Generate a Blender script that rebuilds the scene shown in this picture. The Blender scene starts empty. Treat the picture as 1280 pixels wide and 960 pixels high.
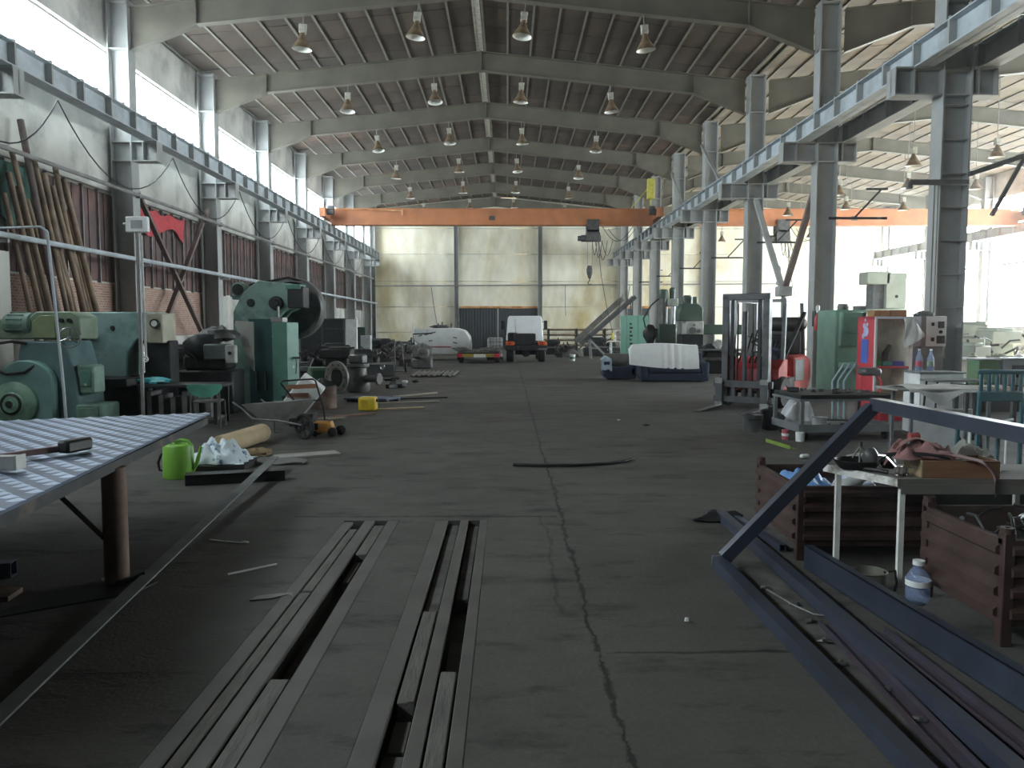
import bpy, bmesh, math, random
from mathutils import Vector, Matrix, Euler

random.seed(7)
SC = bpy.context.scene
COL = SC.collection
PI = math.pi

# ------------------------------------------------------------------ camera, sky, sun, exposure
cam_d = bpy.data.cameras.new('camera')
cam_d.lens = 28.125; cam_d.sensor_width = 36.0; cam_d.sensor_fit = 'HORIZONTAL'
cam_d.clip_start = 0.05; cam_d.clip_end = 400
cam_o = bpy.data.objects.new('camera', cam_d); COL.objects.link(cam_o)
cam_o.location = (0, 0, 1.65)
cam_o.rotation_euler = (math.radians(90 - 4.118), 0, math.radians(-0.343))
SC.camera = cam_o

SC.view_settings.view_transform = 'Standard'
SC.view_settings.look = 'None'
SC.view_settings.gamma = 1.0
SC.view_settings.use_curve_mapping = False
SC.view_settings.exposure = 0.32
SC.cycles.use_denoising = True
SC.cycles.max_bounces = 10
SC.cycles.diffuse_bounces = 6
SC.cycles.glossy_bounces = 3
SC.cycles.transparent_max_bounces = 12
SC.cycles.sample_clamp_indirect = 6.0
SC.cycles.caustics_reflective = False
SC.cycles.caustics_refractive = False

world = bpy.data.worlds.new('sky'); SC.world = world
world.use_nodes = True
_bg = world.node_tree.nodes['Background']
_bg.inputs[0].default_value = (0.86, 0.94, 1.0, 1)
_bg.inputs[1].default_value = 22.0

sun_d = bpy.data.lights.new('sun', 'SUN'); sun_d.energy = 170.0; sun_d.angle = math.radians(0.6)
sun_d.color = (1.0, 0.86, 0.66)
sun_o = bpy.data.objects.new('sun', sun_d); COL.objects.link(sun_o)
sun_o.location = (60, 60, 40)
sun_o.rotation_euler = Vector((-0.80, -0.42, -0.46)).to_track_quat('-Z', 'Y').to_euler()

def portal(loc, rot, sx, sy):
    l = bpy.data.lights.new('window_daylight', 'AREA'); l.shape = 'RECTANGLE'; l.size = sx; l.size_y = sy
    l.cycles.is_portal = True
    o = bpy.data.objects.new('window_daylight', l); COL.objects.link(o)
    o.location = loc; o.rotation_euler = rot
portal((-10.50, 24.8, 7.87), (0, math.radians(-90), 0), 1.75, 67.4)
portal((27.36, 36.8, 5.2), (0, math.radians(90), 0), 7.2, 43.4)

# ------------------------------------------------------------------ helpers
MATS = {}
def mat(name, c, rough=0.7, metal=0.0, var=0.25, scale=4.0, c2=None, pscale=2.0, pmid=0.55, pw=0.12,
        bump=0.0, bscale=30.0, rnd=0.0, spec=0.4, stretch=None):
    """procedural painted / worn surface: colour c with fine value noise, patches of colour c2, fine bump"""
    if name in MATS: return MATS[name]
    m = bpy.data.materials.new(name); m.use_nodes = True
    nt = m.node_tree; N = nt.nodes; L = nt.links
    b = N['Principled BSDF']
    b.inputs['Roughness'].default_value = rough; b.inputs['Metallic'].default_value = metal
    b.inputs['Specular IOR Level'].default_value = spec
    tc = N.new('ShaderNodeTexCoord'); src = tc.outputs['Object']
    if stretch:
        mp = N.new('ShaderNodeMapping'); mp.inputs['Scale'].default_value = stretch
        L.new(src, mp.inputs[0]); src = mp.outputs[0]
    n1 = N.new('ShaderNodeTexNoise'); n1.inputs['Scale'].default_value = scale; n1.inputs['Detail'].default_value = 5
    L.new(src, n1.inputs['Vector'])
    r1 = N.new('ShaderNodeMapRange'); r1.inputs[1].default_value = 0.3; r1.inputs[2].default_value = 0.7
    r1.inputs[3].default_value = 1 - var; r1.inputs[4].default_value = 1 + var
    L.new(n1.outputs[0], r1.inputs[0])
    col = None
    if c2:
        n2 = N.new('ShaderNodeTexNoise'); n2.inputs['Scale'].default_value = pscale; n2.inputs['Detail'].default_value = 7
        n2.inputs['Roughness'].default_value = 0.65
        L.new(src, n2.inputs['Vector'])
        r2 = N.new('ShaderNodeMapRange'); r2.inputs[1].default_value = pmid - pw; r2.inputs[2].default_value = pmid + pw
        L.new(n2.outputs[0], r2.inputs[0])
        mx = N.new('ShaderNodeMix'); mx.data_type = 'RGBA'
        mx.inputs[6].default_value = (*c, 1); mx.inputs[7].default_value = (*c2, 1)
        L.new(r2.outputs[0], mx.inputs[0]); col = mx.outputs[2]
    mul = N.new('ShaderNodeMix'); mul.data_type = 'RGBA'; mul.blend_type = 'MULTIPLY'; mul.inputs[0].default_value = 1
    if col: L.new(col, mul.inputs[6])
    else: mul.inputs[6].default_value = (*c, 1)
    val = r1.outputs[0]
    if rnd:
        oi = N.new('ShaderNodeObjectInfo'); ge = N.new('ShaderNodeNewGeometry')
        ad = N.new('ShaderNodeMath'); ad.operation = 'ADD'
        L.new(oi.outputs['Random'], ad.inputs[0]); L.new(ge.outputs['Random Per Island'], ad.inputs[1])
        fr = N.new('ShaderNodeMath'); fr.operation = 'FRACT'; L.new(ad.outputs[0], fr.inputs[0])
        rr = N.new('ShaderNodeMapRange'); rr.inputs[3].default_value = 1 - rnd; rr.inputs[4].default_value = 1 + rnd
        L.new(fr.outputs[0], rr.inputs[0])
        mm = N.new('ShaderNodeMath'); mm.operation = 'MULTIPLY'
        L.new(val, mm.inputs[0]); L.new(rr.outputs[0], mm.inputs[1]); val = mm.outputs[0]
    L.new(val, mul.inputs[7])
    L.new(mul.outputs[2], b.inputs['Base Color'])
    if bump:
        n3 = N.new('ShaderNodeTexNoise'); n3.inputs['Scale'].default_value = bscale; n3.inputs['Detail'].default_value = 4
        L.new(src, n3.inputs['Vector'])
        bp = N.new('ShaderNodeBump'); bp.inputs['Strength'].default_value = bump; bp.inputs['Distance'].default_value = 0.02
        L.new(n3.outputs[0], bp.inputs['Height']); L.new(bp.outputs[0], b.inputs['Normal'])
    MATS[name] = m
    return m

class MB:
    """collects shapes into one mesh"""
    def __init__(s): s.bm = bmesh.new()
    def add(s, vs, fs, M=None, smooth=False):
        vv = [s.bm.verts.new(M @ Vector(v) if M else Vector(v)) for v in vs]
        out = []
        for f in fs:
            try:
                ff = s.bm.faces.new([vv[i] for i in f]); ff.smooth = smooth; out.append(ff)
            except ValueError: pass
        return vv, out
    def box(s, x0, x1, y0, y1, z0, z1, bev=0, M=None, seg=1):
        vs = [(x0,y0,z0),(x1,y0,z0),(x1,y1,z0),(x0,y1,z0),(x0,y0,z1),(x1,y0,z1),(x1,y1,z1),(x0,y1,z1)]
        fs = [(3,2,1,0),(4,5,6,7),(0,1,5,4),(1,2,6,5),(2,3,7,6),(3,0,4,7)]
        vv, ff = s.add(vs, fs, M)
        if bev:
            es = {e for f in ff for e in f.edges}
            bmesh.ops.bevel(s.bm, geom=list(es), offset=bev, segments=seg, affect='EDGES', profile=0.5)
        return s
    def cbox(s, c, d, bev=0, rot=None, seg=1):
        M = Matrix.Translation(c)
        if rot: M = M @ Euler(rot).to_matrix().to_4x4()
        a, b, e = d[0]/2, d[1]/2, d[2]/2
        return s.box(-a, a, -b, b, -e, e, bev, M, seg)
    def bar(s, p0, p1, w, h=None, up=(0,0,1), bev=0):
        h = h or w
        p0 = Vector(p0); p1 = Vector(p1); d = p1 - p0; L = d.length; d.normalize()
        u = Vector(up)
        if abs(d.dot(u)) > 0.98: u = Vector((0,1,0))
        x = d.cross(u).normalized(); z = x.cross(d)
        M = Matrix((( x.x, d.x, z.x, p0.x), (x.y, d.y, z.y, p0.y), (x.z, d.z, z.z, p0.z), (0,0,0,1)))
        return s.box(-w/2, w/2, 0, L, -h/2, h/2, bev, M)
    def cyl(s, p0, p1, r0, r1=None, n=14, cap=True):
        r1 = r0 if r1 is None else r1
        p0 = Vector(p0); p1 = Vector(p1); d = (p1 - p0).normalized()
        u = Vector((0,0,1)) if abs(d.z) < 0.95 else Vector((1,0,0))
        a = d.cross(u).normalized(); b = d.cross(a)
        vs = []
        for p, r in ((p0, r0), (p1, r1)):
            for i in range(n):
                t = 2*PI*i/n; vs.append(p + (a*math.cos(t) + b*math.sin(t))*r)
        fs = [(i, i+n, (i+1) % n + n, (i+1) % n) for i in range(n)]
        vv, ff = s.add(vs, fs, None, True)
        if cap:
            for ring in (vv[:n], vv[n:][::-1]):
                try: s.bm.faces.new(ring)
                except ValueError: pass
        return s
    def tube(s, pts, r, n=8, closed=False):
        pts = [Vector(p) for p in pts]; k = len(pts); rings = []
        prev = None
        for i, p in enumerate(pts):
            if closed: d = pts[(i+1) % k] - pts[i-1]
            else: d = pts[min(i+1, k-1)] - pts[max(i-1, 0)]
            d.normalize()
            if prev is None:
                u = Vector((0,0,1)) if abs(d.z) < 0.9 else Vector((1,0,0))
                a = d.cross(u).normalized()
            else:
                a = (prev - d*prev.dot(d)).normalized()
            prev = a; b = d.cross(a)
            rr = r[i] if isinstance(r, (list, tuple)) else r
            rings.append([s.bm.verts.new(p + (a*math.cos(2*PI*j/n) + b*math.sin(2*PI*j/n))*rr) for j in range(n)])
        for i in range(k if closed else k-1):
            A = rings[i]; B = rings[(i+1) % k]
            for j in range(n):
                try:
                    f = s.bm.faces.new((A[j], A[(j+1) % n], B[(j+1) % n], B[j])); f.smooth = True
                except ValueError: pass
        if not closed:
            for ring in (rings[0][::-1], rings[-1]):
                try: s.bm.faces.new(ring)
                except ValueError: pass
        return s
    def lathe(s, prof, c=(0,0,0), axis=(0,0,1), n=24, sx=1.0, sy=1.0):
        d = Vector(axis).normalized(); c = Vector(c)
        u = Vector((1,0,0)) if abs(d.x) < 0.9 else Vector((0,0,1))
        a = (u - d*u.dot(d)).normalized(); b = d.cross(a)
        rings = []
        for r, h in prof:
            if r < 1e-5: rings.append([s.bm.verts.new(c + d*h)])
            else: rings.append([s.bm.verts.new(c + d*h + a*math.cos(2*PI*j/n)*r*sx + b*math.sin(2*PI*j/n)*r*sy) for j in range(n)])
        for A, B in zip(rings, rings[1:]):
            for j in range(n):
                k = (j+1) % n
                if len(A) == 1 and len(B) == 1: continue
                if len(A) == 1: q = (A[0], B[k], B[j])
                elif len(B) == 1: q = (A[j], A[k], B[0])
                else: q = (A[j], A[k], B[k], B[j])
                try:
                    f = s.bm.faces.new(q); f.smooth = True
                except ValueError: pass
        return s
    def prism(s, poly, axis, a, b, M=None, bev=0):
        """2-D polygon swept along axis x|y|z; poly in the two other axes in order"""
        n = len(poly)
        def P(u, v, w): return {'x': (w, u, v), 'y': (u, w, v), 'z': (u, v, w)}[axis]
        vs = [P(u, v, a) for u, v in poly] + [P(u, v, b) for u, v in poly]
        fs = [tuple(range(n)), tuple(range(2*n-1, n-1, -1))] + [(i, i+n, (i+1) % n + n, (i+1) % n) for i in range(n)]
        vv, ff = s.add(vs, fs, M)
        bmesh.ops.recalc_face_normals(s.bm, faces=ff)
        if bev:
            es = {e for f in ff for e in f.edges}
            bmesh.ops.bevel(s.bm, geom=list(es), offset=bev, segments=1, affect='EDGES', profile=0.5)
        return s
    def grid(s, fn, nu, nv, thick=0.0, smooth=True):
        """surface fn(u,v), optionally closed by a copy shifted along -thick"""
        def sheet(off):
            return [[s.bm.verts.new(Vector(fn(i/nu, j/nv)) + Vector(off)) for j in range(nv+1)] for i in range(nu+1)]
        A = sheet((0,0,0))
        def fill(G, flip):
            for i in range(nu):
                for j in range(nv):
                    q = (G[i][j], G[i+1][j], G[i+1][j+1], G[i][j+1])
                    f = s.bm.faces.new(q[::-1] if flip else q); f.smooth = smooth
        fill(A, False)
        if thick:
            o = thick if isinstance(thick, (tuple, list)) else (0,0,-thick)
            B = sheet(o); fill(B, True)
            ring = [(i,0) for i in range(nu)] + [(nu,j) for j in range(nv)] + [(i,nv) for i in range(nu,0,-1)] + [(0,j) for j in range(nv,0,-1)]
            for k in range(len(ring)):
                p = ring[k]; q = ring[(k+1) % len(ring)]
                s.bm.faces.new((A[p[0]][p[1]], B[p[0]][p[1]], B[q[0]][q[1]], A[q[0]][q[1]]))
        return s
    def blob(s, c, r, amp=0.15, n=12, seed=0, flat=False):
        """lumpy ball: r = (rx, ry, rz)"""
        R = random.Random(seed); ph = [R.uniform(0, 6.28) for _ in range(6)]
        rx, ry, rz = r
        prof = []
        rings = []
        for i in range(n//2 + 1):
            t = PI*i/(n//2); row = []
            for j in range(n):
                p = 2*PI*j/n
                k = 1 + amp*(math.sin(3*p + ph[0] + 2*t) + math.sin(5*p + ph[1] - 3*t) + math.sin(4*t + ph[2] + 2*p))/1.6
                z = math.cos(t)*rz*k
                if flat and z < 0: z = 0.0
                row.append(Vector(c) + Vector((math.sin(t)*math.cos(p)*rx*k, math.sin(t)*math.sin(p)*ry*k, z)))
            rings.append(row)
        top = s.bm.verts.new(sum(rings[0], Vector())/n); bot = s.bm.verts.new(sum(rings[-1], Vector())/n)
        G = [[s.bm.verts.new(v) for v in row] for row in rings[1:-1]]
        for j in range(n):
            k = (j+1) % n
            f = s.bm.faces.new((top, G[0][j], G[0][k])); f.smooth = True
            f = s.bm.faces.new((bot, G[-1][k], G[-1][j])); f.smooth = True
            for A, B in zip(G, G[1:]):
                f = s.bm.faces.new((A[j], B[j], B[k], A[k])); f.smooth = True
        return s
    def mesh(s, name, m, angle=40, recalc=True):
        if recalc: bmesh.ops.recalc_face_normals(s.bm, faces=s.bm.faces)
        me = bpy.data.meshes.new(name); s.bm.to_mesh(me); s.bm.free()
        if m: me.materials.append(m)
        try: me.set_sharp_from_angle(angle=math.radians(angle))
        except Exception: pass
        return me
    def build(s, name, m, parent=None, angle=40, recalc=True, smooth=False):
        if smooth:
            for f in s.bm.faces: f.smooth = True
        o = bpy.data.objects.new(name, s.mesh(name, m, angle, recalc)); COL.objects.link(o)
        if parent: o.parent = parent
        return o

def tag(o, label, cat, group=None, kind=None):
    if label: o['label'] = label
    if cat: o['category'] = cat
    if group: o['group'] = group
    if kind: o['kind'] = kind
    return o
def thing(name, label, cat, loc=(0,0,0), rz=0.0, group=None):
    o = bpy.data.objects.new(name, None); COL.objects.link(o)
    o.empty_display_size = 0.2
    o.location = loc; o.rotation_euler = (0, 0, math.radians(rz))
    return tag(o, label, cat, group)
def struct(o):
    o['kind'] = 'structure'; return o
def put(name, me, parent, loc=(0,0,0), rot=(0,0,0), scale=None):
    o = bpy.data.objects.new(name, me); COL.objects.link(o); o.parent = parent
    o.location = loc; o.rotation_euler = rot
    if scale: o.scale = scale
    return o
def dup(root, loc=None, rz=None, label=None, group=None):
    r = root.copy(); COL.objects.link(r)
    if loc is not None: r.location = loc
    if rz is not None: r.rotation_euler = (0, 0, math.radians(rz))
    if label: r['label'] = label
    if group: r['group'] = group
    for ch in list(root.children):
        c = ch.copy(); COL.objects.link(c); c.parent = r
        for g in list(ch.children):
            d = g.copy(); COL.objects.link(d); d.parent = c
    return r
ORD = ['first', 'second', 'third', 'fourth', 'fifth', 'sixth', 'seventh', 'eighth', 'ninth']
# ------------------------------------------------------------------ materials of the building
M_STEEL = mat('grey_steel_paint', (0.35, 0.36, 0.35), 0.55, 0, 0.10, 2.0, (0.27, 0.27, 0.25), 1.2, 0.62, 0.12)
M_GIRD = mat('pale_girder_paint', (0.46, 0.51, 0.54), 0.5, 0, 0.15, 3.0, (0.26, 0.27, 0.26), 1.0, 0.62, 0.1)
M_RAFT = mat('rafter_paint', (0.135, 0.125, 0.092), 0.6, 0, 0.2, 1.5)
M_PURL = mat('purlin_paint', (0.20, 0.185, 0.145), 0.6, 0, 0.2, 2.0)
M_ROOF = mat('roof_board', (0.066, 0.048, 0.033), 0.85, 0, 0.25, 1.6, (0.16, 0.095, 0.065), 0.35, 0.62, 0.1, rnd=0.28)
M_ROOF_LIT = mat('lit_roof_board', (0.23, 0.19, 0.14), 0.85, 0, 0.2, 1.6, (0.19, 0.14, 0.10), 0.35, 0.62, 0.1, rnd=0.12)  # paler copy of the roof boards; bounced sunlight is put into the colour
M_DECK = mat('roof_deck', (0.05, 0.045, 0.04), 0.9)
M_CREAM = mat('cream_wall_panel', (0.82, 0.78, 0.64), 0.8, 0, 0.14, 1.1, (0.50, 0.40, 0.17), 0.30, 0.60, 0.13, stretch=(1, 1, 0.45), rnd=0.05)
M_WALLP = mat('stained_wall_panel', (0.52, 0.51, 0.46), 0.85, 0, 0.25, 0.9, (0.22, 0.22, 0.20), 0.7, 0.62, 0.12, rnd=0.08)
M_MAROON = mat('maroon_sheet', (0.115, 0.062, 0.055), 0.6, 0, 0.3, 2.0, (0.07, 0.055, 0.055), 0.9, 0.55, 0.1, rnd=0.25)
M_BRICK = None
M_PIPE = mat('pipe_paint', (0.27, 0.26, 0.25), 0.5, 0.2, 0.25, 3.0)
M_BLACK = mat('dark_grime', (0.02, 0.02, 0.02), 0.8)
M_ORANGE = mat('crane_orange', (0.52, 0.20, 0.085), 0.55, 0, 0.15, 1.5, (0.40, 0.16, 0.08), 0.8, 0.62, 0.1)

def brick_mat():
    m = bpy.data.materials.new('red_brick'); m.use_nodes = True
    N = m.node_tree.nodes; L = m.node_tree.links; b = N['Principled BSDF']; b.inputs['Roughness'].default_value = 0.9
    tc = N.new('ShaderNodeTexCoord'); mp = N.new('ShaderNodeMapping'); mp.inputs['Rotation'].default_value = (0, math.radians(90), math.radians(90))
    t = N.new('ShaderNodeTexBrick'); t.inputs['Scale'].default_value = 4.0
    t.inputs['Color1'].default_value = (0.30, 0.13, 0.085, 1); t.inputs['Color2'].default_value = (0.40, 0.24, 0.17, 1)
    t.inputs['Mortar'].default_value = (0.42, 0.40, 0.36, 1); t.inputs['Mortar Size'].default_value = 0.03
    sx = N.new('ShaderNodeSeparateXYZ'); cx = N.new('ShaderNodeCombineXYZ')
    L.new(tc.outputs['Object'], sx.inputs[0]); L.new(sx.outputs[1], cx.inputs[0]); L.new(sx.outputs[2], cx.inputs[1])
    L.new(cx.outputs[0], t.inputs['Vector']); L.new(t.outputs['Color'], b.inputs['Base Color'])
    return m
M_BRICK = brick_mat()

def glass_mat():
    m = bpy.data.materials.new('window_glass'); m.use_nodes = True
    N = m.node_tree.nodes; L = m.node_tree.links
    for n in list(N):
        if n.type == 'BSDF_PRINCIPLED': N.remove(n)
    tr = N.new('ShaderNodeBsdfTransparent'); tr.inputs[0].default_value = (0.93, 0.95, 0.95, 1)
    gl = N.new('ShaderNodeBsdfGlossy'); gl.inputs['Roughness'].default_value = 0.08
    mx = N.new('ShaderNodeMixShader'); mx.inputs[0].default_value = 0.06
    L.new(tr.outputs[0], mx.inputs[1]); L.new(gl.outputs[0], mx.inputs[2]); L.new(mx.outputs[0], N['Material Output'].inputs[0])
    return m
M_GLASS = glass_mat()

def floor_mat():
    m = bpy.data.materials.new('worn_concrete_floor'); m.use_nodes = True
    N = m.node_tree.nodes; L = m.node_tree.links; b = N['Principled BSDF']
    tc = N.new('ShaderNodeTexCoord'); P = tc.outputs['Object']
    def noise(scale, det=6, rough=0.6, vec=P):
        n = N.new('ShaderNodeTexNoise'); n.inputs['Scale'].default_value = scale; n.inputs['Detail'].default_value = det
        n.inputs['Roughness'].default_value = rough; L.new(vec, n.inputs['Vector']); return n.outputs[0]
    def rng(v, a, b_, c, d):
        r = N.new('ShaderNodeMapRange'); r.inputs[1].default_value = a; r.inputs[2].default_value = b_
        r.inputs[3].default_value = c; r.inputs[4].default_value = d; L.new(v, r.inputs[0]); return r.outputs[0]
    def mth(op, a, b_):
        n = N.new('ShaderNodeMath'); n.operation = op
        for i, v in enumerate((a, b_)):
            if isinstance(v, (int, float)): n.inputs[i].default_value = v
            else: L.new(v, n.inputs[i])
        return n.outputs[0]
    v = rng(noise(0.35, 6), 0.3, 0.7, 0.78, 1.2)
    v = mth('MULTIPLY', v, rng(noise(2.6, 8, 0.7), 0.3, 0.75, 0.82, 1.14))
    st = N.new('ShaderNodeMapping'); st.inputs['Scale'].default_value = (1.4, 3.4, 1); L.new(P, st.inputs[0])
    v = mth('MULTIPLY', v, rng(noise(0.9, 7, 0.7, st.outputs[0]), 0.53, 0.66, 1.0, 0.42))      # oil stains
    v = mth('MULTIPLY', v, rng(noise(38, 3), 0.3, 0.7, 0.9, 1.1))
    sx = N.new('ShaderNodeSeparateXYZ'); L.new(P, sx.inputs[0]); X, Y = sx.outputs[0], sx.outputs[1]
    wob = mth('MULTIPLY', mth('SUBTRACT', noise(1.3, 4), 0.5), 0.16)
    wob2 = mth('MULTIPLY', mth('SUBTRACT', noise(9.0, 5), 0.5), 0.07)
    rough_w = rng(noise(5.5, 6, 0.75), 0.38, 0.66, 0.15, 1.25)
    def crack(dist, w, amt):
        nonlocal v
        a = mth('ABSOLUTE', dist, 0); ww = mth('MULTIPLY', rough_w, w)
        q = mth('DIVIDE', a, ww); k = rng(q, 0.3, 1.0, amt, 1.0); v = mth('MULTIPLY', v, k)
    # the long joint running down the hall, the cross joint at the pit, and a few wandering cracks
    jx = mth('ADD', X, mth('ADD', wob, wob2))
    ln = mth('SUBTRACT', jx, 0.47)
    far = rng(Y, 2.0, 30.0, 0.028, 0.010)
    crack(ln, 0.030, 0.30)
    l2 = mth('ADD', mth('ABSOLUTE', mth('SUBTRACT', mth('SUBTRACT', X, mth('MULTIPLY', wob, 1.6)), 0.30), 0), rng(Y, 4.4, 4.5, 1.0, 0.0))
    crack(mth('ADD', l2, rng(Y, 6.85, 6.9, 0.0, 1.0)), 0.028, 0.66)
    cy = mth('SUBTRACT', mth('ADD', Y, wob2), 6.86)
    side = mth('ADD', rng(X, -1.95, -1.85, 1.0, 0.0), rng(X, 0.43, 0.47, 0.0, 1.0))
    crack(mth('ADD', mth('ABSOLUTE', cy, 0), side), 0.045, 0.30)
    cy2 = mth('SUBTRACT', mth('ADD', Y, wob), 3.95)
    side2 = mth('ADD', rng(X, 0.45, 0.5, 1.0, 0.0), rng(X, 1.5, 1.6, 0.0, 1.0))
    crack(mth('ADD', mth('ABSOLUTE', cy2, 0), side2), 0.03, 0.4)
    mx = N.new('ShaderNodeMix'); mx.data_type = 'RGBA'; mx.blend_type = 'MULTIPLY'; mx.inputs[0].default_value = 1
    mx.inputs[6].default_value = (0.088, 0.083, 0.072, 1); L.new(v, mx.inputs[7])
    L.new(mx.outputs[2], b.inputs['Base Color'])
    L.new(rng(noise(1.1, 6), 0.3, 0.7, 0.62, 0.88), b.inputs['Roughness'])
    b.inputs['Specular IOR Level'].default_value = 0.35
    bp = N.new('ShaderNodeBump'); bp.inputs['Strength'].default_value = 0.35; bp.inputs['Distance'].default_value = 0.02
    L.new(v, bp.inputs['Height']); L.new(bp.outputs[0], b.inputs['Normal'])
    return m
M_FLOOR = floor_mat()

# ------------------------------------------------------------------ floor with two slots
XL, XR, YB, YF = -10.3, 27.2, 58.5, -9.0
SLOTS = [(-1.385, -0.92), (-0.605, -0.165)]
PY0, PY1 = 0.8, 6.72
f = MB()
def slab(x0, x1, y0, y1): f.box(x0, x1, y0, y1, -0.3, 0.0)
slab(XL-0.3, XR+0.3, YF-0.3, PY0); slab(XL-0.3, XR+0.3, PY1, YB+0.3)
slab(XL-0.3, SLOTS[0][0], PY0, PY1); slab(SLOTS[0][1], SLOTS[1][0], PY0, PY1); slab(SLOTS[1][1], XR+0.3, PY0, PY1)
for a, b in SLOTS: f.box(a, b, PY0, PY1, -0.3, -0.13)
floor = struct(f.build('floor', M_FLOOR))
floor['label'] = 'dark worn concrete floor with cracks and two rail slots'

# ------------------------------------------------------------------ roofs: deck, purlins, boards
def rz(x, xc, half):          # underside of the boards
    return 10.06 + 0.103*(half - abs(x - xc)) + 0.055
FR = [15.2 + 6*k for k in range(-3, 8)]      # frame positions along the hall
def roof(xc, half, label, near_y0, near_y1, M_ROOF=M_ROOF):
    d = MB()
    e = half + 0.75
    zt = lambda x: rz(x, xc, half) + 0.10
    d.prism([(xc-e, zt(xc-e)), (xc, zt(xc)), (xc+e, zt(xc+e)), (xc+e, zt(xc+e)+0.15), (xc, zt(xc)+0.15), (xc-e, zt(xc-e)+0.15)], 'y', YF-0.2, YB+0.25)
    ce = struct(d.build('ceiling', M_DECK)); ce['label'] = label
    n = 12; sp = (half + 0.35)/n
    ang = math.atan(0.103)
    pm = MB().box(-0.022, 0.022, YF, YB, 0.03, 0.11).box(-0.034, 0.034, YF, YB, 0.02, 0.03).mesh('purlin', M_PURL)
    bw = (sp - 0.075)
    bm_ = MB().box(-bw/2, bw/2, 0, 1.47, 0, 0.05).mesh('roof_board', M_ROOF)
    rest = MB(); rnd = random.Random(3)
    for s in (-1, 1):
        for i in range(n+1):
            x = xc + s*(i*sp + 0.12)
            if abs(x - xc) > half + 0.5: continue
            put('purlin', pm, ce, (x, 0, rz(x, xc, half) - 0.055), (0, s*ang, 0))
        for i in range(n):
            x = xc + s*((i + 0.5)*sp + 0.12)
            for y in [9.2 + 1.5*k for k in range(33)]:
                z = rz(x, xc, half) + rnd.uniform(0, 0.014)
                if near_y0 <= y < near_y1:
                    put('roof_board', bm_, ce, (x, y, z), (rnd.uniform(-0.006, 0.006), s*ang, 0))
                else:
                    M = Matrix.Translation((x, y, z)) @ Euler((0, s*ang, 0)).to_matrix().to_4x4()
                    rest.box(-bw/2, bw/2, 0, 1.47, 0, 0.05, 0, M)
    o = rest.build('roof_boarding', M_ROOF, ce); o['kind'] = 'stuff'
    # ridge cable tray
    return ce
XC = -0.87; HALF = 8.83
XC2 = 17.62; HALF2 = 8.95
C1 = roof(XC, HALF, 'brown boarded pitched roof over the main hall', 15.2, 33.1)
C2 = roof(XC2, HALF2, 'sunlit boarded pitched roof over the side hall', 27.0, 45.1, M_ROOF_LIT)

def rafter(y, xc, half, label, grp):
    t = thing('roof_rafter', label, 'rafter', (xc, y, 0), 0, grp)
    b0 = lambda x: 9.19 + 0.103*(half - abs(x))      # bottom line
    for s in (-1, 1):
        m = MB()
        xe, xh = s*(half - 0.02), s*(half - 1.72)
        w = 0.012
        m.prism([(xe, b0(xe)), (0, b0(0)), (0, b0(0)+0.6), (xe, b0(xe)+0.6)], 'y', -w, w)
        m.prism([(xe, b0(xe)+0.585), (0, b0(0)+0.585), (0, b0(0)+0.61), (xe, b0(xe)+0.61)], 'y', -0.12, 0.12)
        m.prism([(xh, b0(xh)-0.012), (0, b0(0)-0.012), (0, b0(0)+0.012), (xh, b0(xh)+0.012)], 'y', -0.12, 0.12)
        m.build('rafter_beam', M_RAFT, t)
        h = MB()
        ze = 8.72
        h.prism([(xe, ze), (xh, b0(xh)), (xe, b0(xe))], 'y', -w, w)
        h.prism([(xe, ze-0.02), (xh, b0(xh)-0.02), (xh, b0(xh)+0.01), (xe, ze+0.01)], 'y', -0.12, 0.12)
        h.prism([(xh-s*0.012, b0(xh)), (xh+s*0.012, b0(xh)), (xh+s*0.012, b0(xh)+0.59), (xh-s*0.012, b0(xh)+0.59)], 'y', -0.11, 0.11)
        h.build('haunch', M_RAFT, t)
    MB().box(-0.02, 0.02, -0.12, 0.12, b0(0)-0.02, b0(0)+0.62).build('ridge_plate', M_RAFT, t)
    return t
for k, y in enumerate(FR):
    if y < 14: continue
    i = len(FR) - 1 - k
    rafter(y, XC, HALF - 0.02, f'dull grey steel rafter of the main hall, {ORD[i]} from the cream end wall', 'main hall rafters')
    rafter(y, XC2, HALF2 - 0.02, f'sunlit steel rafter of the side hall, {ORD[i]} from the end wall', 'side hall rafters')

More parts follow.
